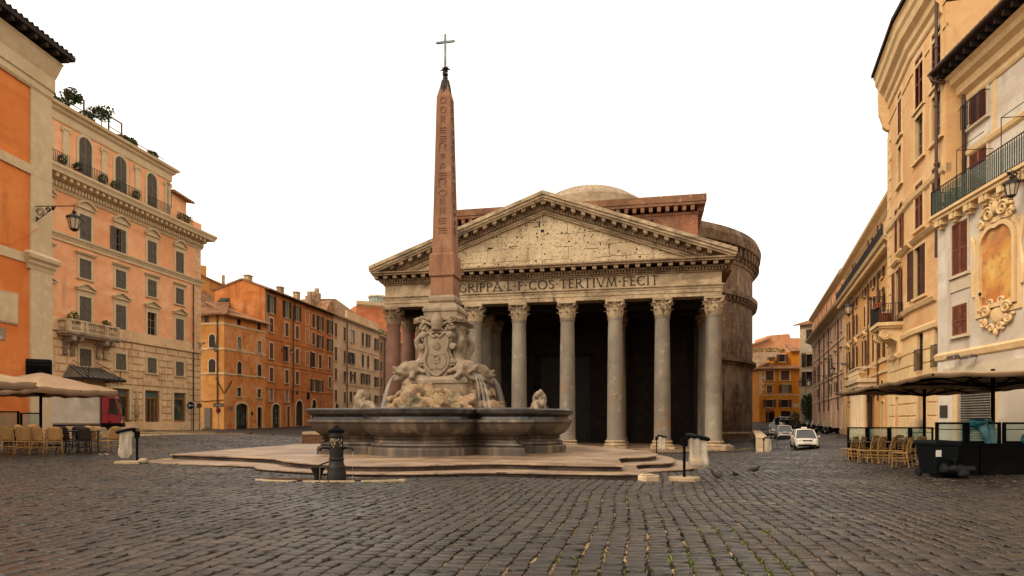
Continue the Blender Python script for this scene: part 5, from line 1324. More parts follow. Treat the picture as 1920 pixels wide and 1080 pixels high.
CX8 = [-16.15, -11.6, -7.29, -2.7, 2.2, 6.9, 11.4, 16.16]
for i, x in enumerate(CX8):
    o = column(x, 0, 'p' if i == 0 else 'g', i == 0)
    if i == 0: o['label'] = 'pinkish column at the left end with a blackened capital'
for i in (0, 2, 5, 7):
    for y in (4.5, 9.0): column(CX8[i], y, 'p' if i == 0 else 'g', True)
H = 16.85; DEP = 16.0
def slab(m, e, z0, z1, dep=DEP): return m.box(-H - e, -.72 - e, z0, H + e, dep, z1)
m = MB(); slab(m, 0, TOPC, TOPC + .38); slab(m, .05, TOPC + .385, TOPC + .75); slab(m, .1, TOPC + .755, TOPC + 1.0); slab(m, .22, TOPC + 1.0, TOPC + 1.12); m.box(-H + .02, -.68, TOPC + 1.12, H - .02, DEP - .01, TOPC + 2.3)
m.build('entablature', TEMPLE, tp)
m = MB(); z = TOPC + 2.3
slab(m, .12, z, z + .16)
slab(m, .34, z + .4, z + .52); slab(m, .3, z + .16, z + .2)
x = -H - .3
while x < H + .3: m.box(x, -1.0, z + .2, x + .17, -.72, z + .4); x += .29
y = -.7
while y < 15:
    for sg in (-1, 1): m.box(sg * (H + .15) - .15, y, z + .2, sg * (H + .15) + .15, y + .17, z + .4)
    y += .29
slab(m, .42, z + .52, z + .56)
x = -H - .6
MODP = 1.02
while x < H + .75:
    m.box(x - .2, -1.62, z + .56, x + .2, -.72, z + .86); m.box(x - .14, -1.5, z + .48, x + .14, -.9, z + .56); x += MODP
y = 0
while y < 15:
    for sg in (-1, 1): m.box(sg * (H + .5) - .45, y, z + .56, sg * (H + .5) + .45, y + .4, z + .86)
    y += MODP
slab(m, 1.0, z + .86, z + 1.06); slab(m, 1.12, z + 1.06, z + 1.2)
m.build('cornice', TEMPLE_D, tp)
ZC = z + 1.2; AP = 23.75; HW = H + 1.25; ZE = ZC + .05       # eaves level and apex of the raking cornice (upper edge)
sl = (AP - ZE - .55) / HW
def chev(m, off0, off1, y0, y1, cut=0):
    """band following the roof slope between vertical offsets below the outer line"""
    for sg in (-1, 1):
        p = [(0, AP - off0), (sg * HW, AP - off0 - sl * HW), (sg * HW, AP - off1 - sl * HW), (0, AP - off1)]
        if AP - off1 - sl * HW < ZE:
            xq = (AP - off1 - ZE) / sl; p = [(0, AP - off0), (sg * HW, AP - off0 - sl * HW), (sg * HW, ZE), (sg * xq, ZE), (0, AP - off1)] if AP - off0 - sl * HW > ZE else [(0, AP - off0), (sg * (AP - off0 - ZE) / sl, ZE), (sg * xq, ZE), (0, AP - off1)]
        m.prism(p, y0 + (.002 if sg > 0 else 0), y1)
m = MB(); chev(m, 0, .34, -2.0, 2); chev(m, .34, .62, -1.86, 2); chev(m, .62, .82, -1.72, 2)
m.build('raking_cornice', TEMPLE, tp)
m = MB(); chev(m, .82, 1.26, -.96, 2); chev(m, 1.26, 1.55, -1.0, 2)
n = int(HW / MODP)
for sg in (-1, 1):
    for k in range(1, n + 1):
        xq = sg * k * MODP * .96
        zt = AP - .84 - sl * abs(xq)
        if zt - .4 < ZE: continue
        m.prism([(xq - .2, zt + sl * .2 * sg * 1), (xq + .2, zt - sl * .2 * sg), (xq + .2, zt - .32 - sl * .2 * sg), (xq - .2, zt - .32 + sl * .2 * sg)], -1.66, -.9)
        m.prism([(xq - .13, zt - .3), (xq + .13, zt - .3), (xq + .13, zt - .42), (xq - .13, zt - .42)], -1.5, -.9)
    xq = .15
    while xq < HW - .5:
        zt = AP - 1.28 - sl * xq
        if zt - .2 > ZE: a = sg * xq; m.prism([(a, zt), (a + .17, zt - sg * sl * .17), (a + .17, zt - .24 - sg * sl * .17), (a, zt - .24)], -1.14, -.95)
        xq += .29
m.prism([(-.3, AP - .85), (.3, AP - .85), (.2, AP - 1.25), (-.2, AP - 1.25)], -1.66, -.9)
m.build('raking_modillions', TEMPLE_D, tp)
m = MB(); chev(m, 1.55, 1.78, -.86, 2); chev(m, 1.78, 1.95, -.76, 2); m.build('raking_moulding', TEMPLE, tp)
hw2 = (AP - 1.9 - ZE) / sl
m = MB().prism([(-hw2, ZE - .06), (hw2, ZE - .06), (0, AP - 1.9)], -.5, 1.6)
for x, z, w, h in ((-.6, 21.0, .22, .7), (-1.1, 20.6, .12, .12), (-.2, 20.2, .3, .25), (-12.5, 17.7, .3, .4), (-5.2, 18.95, 1.0, .2), (3.3, 18.7, 1.3, .1), (5.9, 19.0, .6, .08), (-9.2, 18.6, .2, .2)): pass
m.build('tympanum', tympanum_mat(), tp)
m = MB()
for x, z, w, h in ((-.55, 20.9, .16, .6), (-1.0, 21.3, .14, .14), (-.25, 20.2, .34, .3), (-12.6, 17.5, .34, .4), (-5.6, 18.75, .5, .16), (-3.2, 18.8, .9, .06), (.9, 21.35, .14, .14), (-.9, 20.65, .3, .1), (4.6, 18.2, 1.4, .05), (6.3, 18.35, .06, .5), (-7, 19.4, .5, .05)):
    m.box(x - w / 2, -.512, z - h / 2, x + w / 2, -.4, z + h / 2)
m.build('tympanum_hollow_shade', BRONZE, tp)  # solid dark boxes on the face, painting the shade inside hollows
m = MB(); zr = AP - .05
for sg in (-1, 1): m.add([(0, 2, zr), (sg * HW, 2, zr - sl * HW), (sg * HW, DEP, zr - sl * HW), (0, DEP, zr), (0, 2, zr - 1.2), (sg * HW, 2, zr - 1.2 - sl * HW), (sg * HW, DEP, zr - 1.2 - sl * HW), (0, DEP, zr - 1.2)], [(0, 1, 2, 3), (4, 5, 6, 7), (0, 1, 5, 4), (1, 2, 6, 5)])
m.build('porch_roof', TILE, tp)
# letters
GL = {'A': (.86, [[(0, 0), (.43, 1)], [(.43, 1), (.86, 0)], [(.17, .36), (.69, .36)]]), 'F': (.55, [[(.1, 0), (.1, 1)], [(.1, .96), (.55, .96)], [(.1, .52), (.47, .52)]]),
      'E': (.56, [[(.1, 0), (.1, 1)], [(.1, .96), (.55, .96)], [(.1, .52), (.47, .52)], [(.1, .04), (.57, .04)]]), 'L': (.54, [[(.1, 0), (.1, 1)], [(.1, .04), (.55, .04)]]),
      'I': (.24, [[(.12, 0), (.12, 1)]]), 'T': (.74, [[(.37, 0), (.37, 1)], [(0, .96), (.74, .96)]]), 'V': (.84, [[(0, 1), (.42, 0)], [(.42, 0), (.84, 1)]]),
      'M': (1.05, [[(.06, 0), (.2, 1)], [(.2, 1), (.52, .05)], [(.52, .05), (.84, 1)], [(.84, 1), (.98, 0)]]),
      'P': (.6, [[(.1, 0), (.1, 1)], [(.1, .97), (.32, .97), (.5, .92), (.58, .76), (.5, .58), (.32, .5), (.1, .5)]]),
      'R': (.72, [[(.1, 0), (.1, 1)], [(.1, .97), (.34, .97), (.52, .92), (.59, .76), (.52, .58), (.34, .51), (.1, .51)], [(.34, .5), (.74, 0)]]),
      'C': (.8, [[(.46 + .42 * math.cos(t), .5 + .49 * math.sin(t)) for t in [math.radians(45 + 13.5 * i) for i in range(21)]]]),
      'G': (.86, [[(.46 + .42 * math.cos(t), .5 + .49 * math.sin(t)) for t in [math.radians(45 + 13 * i) for i in range(21)]], [(.78, .05), (.78, .45)]]),
      'O': (.98, [[(.49 + .45 * math.cos(t), .5 + .49 * math.sin(t)) for t in [2 * PI * i / 22 for i in range(23)]]]),
      'S': (.56, [[(.5, .84), (.4, .95), (.27, .98), (.13, .9), (.1, .76), (.2, .62), (.38, .48), (.5, .34), (.5, .18), (.4, .06), (.25, .02), (.12, .06), (.05, .17)]]),
      '.': (.3, [[(.1, .46), (.2, .56)], [(.1, .56), (.2, .46)]])}
txt = 'M.AGRIPPA.L.F.COS.TERTIVM.FECIT'; hgt = .86; gap = .19
tw = sum(GL[c][0] for c in txt) + gap * (len(txt) - 1)
xa, xb = -11.35, 11.0; k = (xb - xa) / tw
x = xa; zb = TOPC + 1.28; ins = None
for ch_ in txt:
    w, st = GL[ch_]; m = MB()
    for sidx, pl in enumerate(st):
        for i in range(len(pl) - 1):
            (x0, z0), (x1, z1) = pl[i], pl[i + 1]
            thin = abs(z1 - z0) < .06 or (ch_ in 'AVM' and (x1 > x0) == (z1 > z0))
            t = .095 if not thin else .06
            if ch_ in 'OCGS': t = .06 + .05 * abs(z1 - z0) / math.hypot(x1 - x0, z1 - z0)
            m.bar((x + x0 * k, -.7, zb + z0 * hgt), (x + x1 * k, -.7, zb + z1 * hgt), t * 1.15, .05, (0, 1, 0))
        for (px_, pz_) in (pl[0], pl[-1]):
            if ch_ not in 'OCGS.' and pz_ in (0, 1): m.box(x + px_ * k - .12, -.72, zb + pz_ * hgt - .025, x + px_ * k + .12, -.68, zb + pz_ * hgt + .025)
    m.build('inscription_letter' if ch_ != '.' else 'inscription_dot', LETTER, tp)
    x += (w + gap) * k
# floor, rear wall, door, side wall of the porch
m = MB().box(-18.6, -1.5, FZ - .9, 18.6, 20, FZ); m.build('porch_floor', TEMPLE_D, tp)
m = MB().box(-19.2, -2.1, FZ - 1.2, 19.2, 20, FZ - .22); m.build('porch_step', TEMPLE, tp)
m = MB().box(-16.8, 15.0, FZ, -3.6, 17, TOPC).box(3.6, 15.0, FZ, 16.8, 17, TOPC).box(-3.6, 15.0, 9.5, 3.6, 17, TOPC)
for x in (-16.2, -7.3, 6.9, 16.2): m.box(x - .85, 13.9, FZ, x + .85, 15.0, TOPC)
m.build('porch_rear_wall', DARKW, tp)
MB().box(-H + .9, .9, TOPC - .02, H - .9, 15, TOPC - .002).build('porch_ceiling', DARKW, tp)  # thin dark slab under the entablature, painting the ceiling's shade
m = MB()
for i in range(7):
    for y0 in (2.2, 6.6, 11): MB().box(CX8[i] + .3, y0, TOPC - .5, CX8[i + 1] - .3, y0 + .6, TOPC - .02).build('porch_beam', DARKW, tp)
m = MB().box(-3.1, 16.2, FZ, 3.1, 16.4, 9.2)
for sx in (-1, 1):
    for z in (FZ + .4, 2.2, 5.6): m.box(sx * 1.55 - 1.1, 16.1, z, sx * 1.55 + 1.1, 16.2, z + 2.2)
m.build('bronze_door', BRONZE, tp)
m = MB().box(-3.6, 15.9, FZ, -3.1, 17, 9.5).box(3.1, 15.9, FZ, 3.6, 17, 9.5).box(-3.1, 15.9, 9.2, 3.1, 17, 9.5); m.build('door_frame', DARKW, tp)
m = MB().box(-.3, 1.4, FZ + .3, .1, 1.5, FZ + 1.6); m.build('visitor_notice', STONE_GREY, tp)
# brick block between porch and drum
BX, B0, B1 = 16.0, 16.6, 28.0
m = MB().box(-BX, B0, FZ - 1, BX, B1, 26.2); m.build('brick_block', BRICKW, tp)
m = MB().box(-BX - .1, B0 - .1, 26.2, BX + .1, B1, 26.5)
x = -BX
while x < BX + .2: m.box(x - .22, B0 - .75, 26.55, x + .22, B0, 27.15); x += .98
y = B0
while y < B1:
    for sg in (-1, 1): m.box(sg * (BX + .35) - .4, y, 26.55, sg * (BX + .35) + .4, y + .44, 27.15)
    y += .98
m.box(-BX - .85, B0 - .85, 27.15, BX + .85, B1, 27.5).box(-BX - .95, B0 - .95, 27.5, BX + .95, B1, 28.3)
m.build('block_cornice', BRICKW, tp)
m = MB()
for x, z in ((2.0, 25.2), (5.4, 25.4), (10.6, 25.7), (8.2, 23.6), (11.6, 22.8), (-13, 25.2)): m.box(x - .16, B0 - .012, z - .18, x + .16, B0 + .1, z + .18)
m.build('putlog_hole_shade', BRONZE, tp)  # dark boxes set on the brick, painted as the shade in holes
m = MB().box(BX - 2.0, B0 - .04, 18, BX + .02, B0 + .1, 26.15); m.build('brick_pier', M('red_brick', '8c5c42', [('744a34', .6, .42, .7), ('9c7054', 3, .5, .75)], .9, (7, .4, .04)), tp)
# drum
RC = (.5, 48.0); RR = 26.3
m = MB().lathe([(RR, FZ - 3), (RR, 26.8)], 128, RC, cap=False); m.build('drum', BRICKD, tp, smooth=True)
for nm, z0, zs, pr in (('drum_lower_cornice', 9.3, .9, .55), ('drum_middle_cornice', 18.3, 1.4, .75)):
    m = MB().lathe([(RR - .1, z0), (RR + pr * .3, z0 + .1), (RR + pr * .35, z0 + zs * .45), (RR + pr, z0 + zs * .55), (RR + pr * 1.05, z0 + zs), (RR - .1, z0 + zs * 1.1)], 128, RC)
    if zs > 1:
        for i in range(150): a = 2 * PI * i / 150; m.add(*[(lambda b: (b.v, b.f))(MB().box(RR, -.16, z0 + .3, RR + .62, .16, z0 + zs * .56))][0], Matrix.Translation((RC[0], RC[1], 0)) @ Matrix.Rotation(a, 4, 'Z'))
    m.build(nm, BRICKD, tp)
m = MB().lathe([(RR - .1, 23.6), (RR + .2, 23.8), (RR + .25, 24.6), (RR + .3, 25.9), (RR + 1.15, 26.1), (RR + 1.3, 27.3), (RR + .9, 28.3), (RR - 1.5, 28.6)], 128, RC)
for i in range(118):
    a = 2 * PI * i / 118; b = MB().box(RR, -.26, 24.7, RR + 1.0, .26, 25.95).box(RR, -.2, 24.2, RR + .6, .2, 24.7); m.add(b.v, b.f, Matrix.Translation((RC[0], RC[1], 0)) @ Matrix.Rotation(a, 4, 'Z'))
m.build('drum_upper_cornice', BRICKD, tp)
m = MB()
for a, z0, z1 in ((-.62, 2.2, 6.5), (-.2, 20.5, 23)):
    b = MB().box(RR - .05, -.25, z0, RR + .05, .25, z1); m.add(b.v, b.f, Matrix.Translation((RC[0], RC[1], 0)) @ Matrix.Rotation(a - .35, 4, 'Z'))
m.build('drum_slit', TEMPLE_D, tp)
pr = [(24.6, 27.5), (24.6, 29.0)]
for r, z in ((24.0, 29.6), (22.4, 30.5), (20.4, 31.5), (18.2, 32.6), (15.8, 33.7), (13.2, 34.8), (10.9, 35.9), (9.5, 37.5)): pr += [(r, pr[-1][1]), (r, z)]
pr += [(9.0, 37.9), (8, 38.6), (7, 39.2), (6, 39.7), (5, 40.15), (4.6, 40.3), (4.5, 39.3)]
m = MB().lathe(pr, 96, RC, cap=False); m.build('dome', DOME, tp, smooth=True, angle=.5)
m = MB()
for i in range(44):
    a = 2 * PI * i / 44
    m.bar((RC[0] + 9 * math.cos(a), RC[1] + 9 * math.sin(a), 37.95), (RC[0] + 7 * math.cos(a), RC[1] + 7 * math.sin(a), 39.25), .14, .08); m.bar((RC[0] + 7 * math.cos(a), RC[1] + 7 * math.sin(a), 39.25), (RC[0] + 5 * math.cos(a), RC[1] + 5 * math.sin(a), 40.18), .12, .08)
m.build('dome_seam', DOME, tp)
# iron fence in the sunken area beside the drum
ip = tp.matrix_basis @ Vector((18.6, 9, 0)); fe = thing('iron_fence', 'low iron fence at the foot of the brick drum', 'fence', (ip.x, ip.y, -1.25), -TH + .35)
q = MB(); x = -.5
while x < 5: q.tube([(x, 0, 0), (x, 0, 1.9), (x, 0, 2.05)], [.03, .03, .004], 5); x += .2
q.bar((-.5, 0, 1.6), (5, 0, 1.6), .05); q.bar((-.5, 0, .3), (5, 0, .3), .05); q.build('fence_panel', IRON, fe)

# ================================================================ the fountain
FO = Vector((-2.46, 24.0)); FA = math.radians(11.5)
fn = thing('fountain', 'baroque fountain of dark lobed basin, carved dolphins and rocks on pale steps', 'fountain', (FO.x, FO.y, 0), 0)


def smooth_poly(P, n=6, closed=True, sharp=()):
    out = []; k = len(P)
    for i in range(k):
        p0, p1, p2, p3 = (Vector(P[(i + j) % k]) for j in (-1, 0, 1, 2))
        if i in sharp: p0 = p1 * 2 - p2
        if (i + 1) % k in sharp: p3 = p2 * 2 - p1
        for j in range(n):
            t = j / n
            out.append(.5 * ((2 * p1) + (p2 - p0) * t + (2 * p0 - 5 * p1 + 4 * p2 - p3) * t * t + (3 * p1 - p0 - 3 * p2 + p3) * t ** 3))
    return [(v.x, v.y) for v in out]


def inset(poly, d):
    n = len(poly); out = []
    for i in range(n):
        a, b, c = Vector(poly[i - 1]), Vector(poly[i]), Vector(poly[(i + 1) % n])
        e1 = (b - a).normalized(); e2 = (c - b).normalized(); n1 = Vector((-e1.y, e1.x)); n2 = Vector((-e2.y, e2.x)); q = n1 + n2
        q = q / max(.5, q.length_squared / 2) if q.length > 1e-6 else n1
        out.append((b.x + q.x * d, b.y + q.y * d))
    return out


def stack(m, poly, levels):
    return m.loft([[(x, y, z) for x, y in inset(poly, d)] for d, z in levels], True)


PLAT = [(-11.2, 21.3), (-9.0, 20.2), (-7.1, 19.05), (-6.2, 17.8), (-5.3, 16.9), (-4.1, 16.15), (-2.9, 15.95), (-1.7, 16.35), (-.5, 16.85), (.7, 16.5), (1.85, 16.1), (2.75, 15.95),
        (3.2, 19.2), (4.15, 19.9), (4.75, 21.2), (4.85, 22.8), (4.5, 24.6), (3.9, 26.6), (2.4, 30.2), (-3, 32.4), (-9.2, 31.2), (-10.2, 28.5), (-10.7, 25.5)]
STEP1 = [(-12.0, 20.0), (-9.4, 18.9), (-7.3, 18.05), (-6.75, 17.2), (-5.9, 16.55), (-4.5, 15.75), (-2.9, 15.4), (-1.6, 15.6), (-.5, 15.9), (.6, 15.6), (1.8, 15.4), (3.12, 15.2),
         (3.55, 18.5), (4.6, 19.2), (5.2, 20.8), (5.4, 22.6), (5.1, 24.8), (4.5, 27), (3, 31), (-3, 33.2), (-9.8, 32), (-11, 29), (-11.7, 25)]
STEP2 = [(3.3, 17.6), (4.0, 18.0), (5.2, 18.9), (5.75, 20.4), (5.95, 22.4), (5.7, 25), (5.1, 27.4), (3.4, 31.8), (-2, 32), (-1, 24), (1.5, 20)]
loc = lambda P: [(x - FO.x, y - FO.y) for x, y in P]
PL_Z, S1_Z, S2_Z = .24, .09, -.05
SM = paved_mat('step_marble_paved', '9c8064', [('7c6248', .7, .42, .7), ('b4987a', 1.8, .5, .75), ('5c4836', 2.5, .56, .8), ('3e3228', .5, .56, .76), ('6a5440', 1.6, .55, .7, (.25, 3, 1))], .3, 1.7, .62)
SR = M('shaded_riser_stone', '42342a', [('221a14', .9, .42, .62), ('5e4a38', 2.4, .54, .78), ('15100c', 2.0, .54, .7, (1, 1, .4))], .8, (14, .4, .02))  # weathered riser stone, darkened further to paint shade under the step lips
for P_, z_, low, shp_ in ((PLAT, PL_Z, -.6, (0, 11)), (STEP1, S1_Z, -1.2, (0, 11)), (STEP2, S2_Z, -1.2, ())):
    pl_ = loc(smooth_poly(P_, 5, sharp=shp_))
    m = MB(); stack(m, pl_, [(.1, z_ - .042), (.01, z_ - .04), (0, z_ - .034), (0, z_ - .01), (.012, z_)]); st_ = m.build('step', SM, fn)
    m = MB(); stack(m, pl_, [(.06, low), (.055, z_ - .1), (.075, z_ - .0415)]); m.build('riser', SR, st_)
# basin outline in its own axes
def basin_outline():
    side = []
    a = 3.35; r = 1.75
    for k in range(13):                      # front lobe, from left to right
        t = PI + PI * k / 12 if False else PI * (1 + k / 12)
        side.append((r * math.cos(t) * 1.0, -a + .25 + 1.25 * math.sin(t)))
    corner = [(r + .12, -a + .12), (a - .9, -a - .02), (a - .15, -a - .12), (a + .22, -a - .05), (a + .12, -a + .25)]
    q = side + corner; out = []
    for s in range(4):
        c, s_ = math.cos(s * PI / 2), math.sin(s * PI / 2)
        pts = q if s % 2 == 0 else q
        out += [(x * c - y * s_, x * s_ + y * c) for x, y in pts]
    c, s_ = math.cos(-FA), math.sin(-FA)
    out = [((x * 1.04 + (.14 if x > 0 else .0)), y) for x, y in out]
    return [(x * c - y * s_, x * s_ + y * c) for x, y in out]


BO = basin_outline()
m = MB(); stack(m, BO, [(.2, PL_Z - .03), (.2, .46), (.24, .5), (.3, .51)]); m.build('basin_foot', TUFF, fn, bevel=.015)
m = MB(); stack(m, BO, [(.34, .5), (.3, .56), (.32, .62), (.42, .65), (.46, .72), (.4, .76), (.44, .8), (.4, .84), (.27, .9), (.17, .98), (.1, 1.07), (.05, 1.17), (.03, 1.25), (-.03, 1.27), (-.045, 1.31), (-.03, 1.36), (.04, 1.38)]); m.build('basin_bowl', TUFF, fn)
m = MB(); stack(m, BO, [(.1, 1.38), (.12, 1.46), (.06, 1.52), (-.02, 1.56), (-.05, 1.62), (-.06, 1.69), (-.02, 1.735), (.1, 1.745), (.3, 1.735), (.34, 1.6), (.4, 1.2)]); m.build('basin_rim', RIM, fn)
m = MB(); m.plate(inset(BO, .33), 1.5, 1.62); m.build('water', WATER, fn)
# rocks
ax_ = lambda u, v, z: (u * math.cos(FA) + v * math.sin(FA), -u * math.sin(FA) + v * math.cos(FA), z)
rr_ = random.Random(5)
m = MB()
for i in range(210):
    t = rr_.uniform(0, 2 * PI); rad = rr_.uniform(.3, 2.2); h = 1.6 + max(0, (2.3 - rad)) * rr_.uniform(.35, .75)
    m.ball(ax_(rad * math.cos(t) * 1.02, rad * math.sin(t) * 1.02, rr_.uniform(1.5, min(h, 2.45))), (rr_.uniform(.16, .42), rr_.uniform(.14, .34), rr_.uniform(.12, .34)), 7, Matrix.Rotation(rr_.uniform(0, 6), 4, (rr_.random(), rr_.random(), 1)))
for i in range(120):
    t = rr_.uniform(0, 2 * PI); rad = rr_.uniform(.9, 2.15); zc = rr_.uniform(1.55, 1.75 + max(0, 2.3 - rad) * .75)
    c = ax_(rad * math.cos(t), rad * math.sin(t), zc); Mx = Matrix.Translation(c) @ Matrix.Rotation(rr_.uniform(0, 6), 4, (rr_.uniform(-1, 1), rr_.uniform(-1, 1), rr_.uniform(.2, 1)))
    m.cb((0, 0, 0), (rr_.uniform(.25, .7), rr_.uniform(.2, .5), rr_.uniform(.2, .45)), Mx)
m.cb(ax_(0, 0, 1.9), (2.4, 2.4, 1.0))
rk = m.build('rockwork', ROCK, fn, voxel=.035)
tx = bpy.data.textures.new('rock_grain', 'CLOUDS'); tx.noise_scale = .28; tx.noise_depth = 4
dm = rk.modifiers.new('rough', 'DISPLACE'); dm.texture = tx; dm.strength = .16; dm.texture_coords = 'LOCAL'
# pedestal (square tiers, turned with the square)
def tier(m, levels, rot=-FA):
    rings = []
    for hw, z in levels:
        c, s = math.cos(rot), math.sin(rot); rings.append([(x * c - y * s, x * s + y * c, z) for x, y in ((-hw, -hw), (hw, -hw), (hw, hw), (-hw, hw))])
    return m.loft(rings, True)
m = MB(); tier(m, [(1.12, 1.9), (1.12, 2.62), (1.17, 2.66), (1.17, 2.78), (1.08, 2.86), (.9, 3.0), (.76, 3.25), (.69, 3.6), (.66, 4.7)])
ped = m.build('pedestal', CARVE, fn, bevel=.012)
m = MB(); tier(m, [(.66, 4.68), (.7, 4.74), (.7, 4.8), (.8, 4.86), (.9, 4.9), (.9, 4.98), (.86, 5.01)])
m.build('pedestal_cornice', CARVE, ped, bevel=.01)
m = MB()
for sx in (-1, 1):
    for sy in (-1, 1):
        c = ax_(sx * .72, sy * .72, 0); m.cb((c[0], c[1], 4.9), (.34, .34, .14), Matrix.Translation((c[0], c[1], 0)) @ Matrix.Rotation(-FA + PI / 4, 4, 'Z') @ Matrix.Translation((-c[0], -c[1], 0)))
m.build('cornice_corner', CARVE, ped)
for sy, sx in ((0, 1),):
    m = MB()
    M4 = Matrix.Rotation(-FA, 4, 'Z'); m.add(*(lambda b: (b.v, b.f))(MB().box(.665, -.42, 3.5, .7, -.36, 4.5).box(.665, .36, 3.5, .7, .42, 4.5).box(.665, -.36, 3.5, .7, .36, 3.56).box(.665, -.36, 4.44, .7, .36, 4.5)), M4)
    m.build('side_panel', CARVE, ped)
# coat of arms on the front face
MF = Matrix.Rotation(-FA, 4, 'Z')
def front(fn_): b = MB(); fn_(b); n = MB(); n.add(b.v, b.f, MF); return n
SHO = [(-.42, 1.25), (-.3, 1.33), (-.12, 1.2), (0, 1.27), (.12, 1.2), (.3, 1.33), (.42, 1.25), (.4, .95), (.36, .75), (.44, .55), (.42, .3), (.25, .12), (0, -.02), (-.25, .12), (-.42, .3), (-.44, .55), (-.36, .75), (-.4, .95)]
ZS = 2.95
def shield(b):
    P = smooth_poly([(x * .95, z * 1.12) for x, z in SHO], 4); n = len(P)
    b.prism([(x * .86, ZS + .06 + z * .93) for x, z in P], -1.02, -.6)
def shield_rim(b):
    P = smooth_poly([(x * .98, z * 1.12) for x, z in SHO], 4); n = len(P)
    b.tube([(P[i % n][0], -1.02, ZS + P[i % n][1]) for i in range(n + 1)], .055, 8)
    b.tube([(P[i % n][0] * 1.17, -.92, ZS - .03 + P[i % n][1] * 1.02) for i in range(n + 1)], .07, 8)
    for sg in (-1, 1):
        for cx, cz, r in ((.46, 1.32, .17), (.5, .42, .13), (.58, 1.0, .1), (.3, .05, .11)):
            b.tube([(sg * (cx + r * (1 - i / 24) * math.cos(i * .5)), -.98, ZS + cz + r * (1 - i / 24) * math.sin(i * .5)) for i in range(20)], .05, 6)
        for k in range(6): a = k * PI / 3; b.ball((sg * .56 + .09 * math.cos(a), -.98, ZS + .45 + .09 * math.sin(a)), (.06, .05, .06), 7)
        b.ball((sg * .56, -1.02, ZS + .45), .05, 7); b.ball((sg * .48, -1.04, ZS + 1.42), (.13, .07, .13), 8)
coa = front(shield).build('coat_of_arms', CARVE, ped)
front(shield_rim).build('shield_border', CARVE, coa, smooth=True)
def emblem(b):
    for k in range(8): a = k * PI / 4; b.bar((0, -1.04, ZS + 1.02), (.14 * math.cos(a), -1.04, ZS + 1.02 + .14 * math.sin(a)), .04, .05, (0, 1, 0))
    b.box(-.33, -1.035, ZS + .72, .33, -.9, ZS + .75)
    for cx, cz, r in ((-.13, .22, .13), (.13, .22, .13), (0, .42, .12)): b.prism([(cx + r * math.cos(PI * i / 8), ZS + cz + 1.5 * r * math.sin(PI * i / 8)) for i in range(9)], -1.05, -.9)
    b.tube([(.0 + .1 * math.cos(t), -1.05, ZS + .62 + .09 * math.sin(t)) for t in [2 * PI * i / 12 for i in range(13)]], .02, 5)
front(emblem).build('shield_emblem', CARVE, coa)
def keys(b):
    for sg in (-1, 1):
        p, q = Vector((-sg * .42, -.98, ZS + 1.5)), Vector((sg * .56, -.98, ZS + 1.95)); b.tube([p, q], .05, 8)
        b.tube([q + Vector((sg * .02 + .1 * math.cos(t), 0, .03 + .1 * math.sin(t))) for t in [2 * PI * i / 10 for i in range(11)]], .035, 6)
        for k in range(5): b.ball((sg * (.42 + .07 * (k % 3)), -1.0, ZS + 1.68 + .08 * (k // 2) - .05 * (k % 2)), .07, 7)
        for k in range(3): b.ball((sg * (.36 + k * .12), -.98, ZS + 1.62 + k * .03), (.08, .07, .09), 7)
front(keys).build('crossed_keys', CARVE, coa, smooth=True)
def tiara(b):
    b.lathe([(.15, 0), (.19, .04), (.18, .08), (.2, .14), (.22, .22), (.21, .26), (.22, .31), (.2, .4), (.18, .43), (.17, .48), (.1, .56), (.04, .6), (.05, .64), (.0, .66)], 18, (0, 0))
n = MB(); b = MB(); tiara(b); n.add(b.v, b.f, MF @ Matrix.Translation((0, -1.0, ZS + 1.58))); n.build('tiara', CARVE, coa, smooth=True)
def ribbon(b):
    for sg in (-1, 1): b.tube([(0, -.98, ZS + 1.56), (sg * .2, -1.0, ZS + 1.5), (sg * .3, -.96, ZS + 1.42), (sg * .42, -.95, ZS + 1.5)], [.05, .06, .05, .02], 7)
front(ribbon).build('ribbon', CARVE, coa, smooth=True)
m = front(lambda b: [b.box(-.34 + i * .045, -1.045, 2.68 - .0, -.34 + i * .045 + .028, -1.03, 2.725) for i in range(15) if i not in (5, 11)]); m.build('carved_lettering', BRONZE, ped)
# dolphins on the four corners
def dolphin():
    b = MB()
    P = [(.78, 0, .34), (.58, 0, .42), (.36, 0, .5), (.16, 0, .58), (.05, 0, .78), (.06, 0, 1.02), (.2, 0, 1.2), (.26, .02, 1.36), (.14, .04, 1.52), (.04, .04, 1.64)]
    b.tube(P, [.16, .25, .28, .24, .2, .17, .145, .12, .095, .06], 10)
    b.ball((.56, 0, .5), (.28, .26, .24), 10)
    for sg in (-1, 1):
        b.ball((.66, sg * .2, .52), (.09, .06, .09), 8)
        b.tube([(.42, sg * .2, .38), (.5, sg * .38, .22), (.58, sg * .52, .2)], [.07, .1, .03], 7)
        b.tube([(.3, sg * .2, .5), (.12, sg * .34, .4), (.02, sg * .42, .42)], [.06, .09, .03], 6)
    b.tube([(.7, 0, .46), (.9, 0, .46), (1.02, 0, .58)], [.14, .1, .03], 8); b.tube([(.7, 0, .24), (.88, 0, .2), (.96, 0, .12)], [.13, .1, .04], 8)
    for sg in (-1, 1): b.tube([(.72, sg * .08, .35), (.92, sg * .17, .36), (1.0, sg * .2, .42)], [.08, .06, .02], 6)
    for a in (-.9, -.45, 0, .45, .9): b.tube([(.04, .04, 1.6), (.03 + .1 * math.sin(abs(a)), .04 + .2 * math.sin(a), 1.6 + .22 * math.cos(a)), (.05 + .12 * abs(a), .04 + .3 * math.sin(a), 1.62 + .26 * math.cos(a))], [.04, .05, .015], 6)
    for k in range(5): b.ball((.1 + .02 * k, 0, .7 + k * .14), (.04, .03, .06), 6)
    b.cb((.3, 0, .15), (.5, .3, .4))
    return b
dm_ = dolphin()
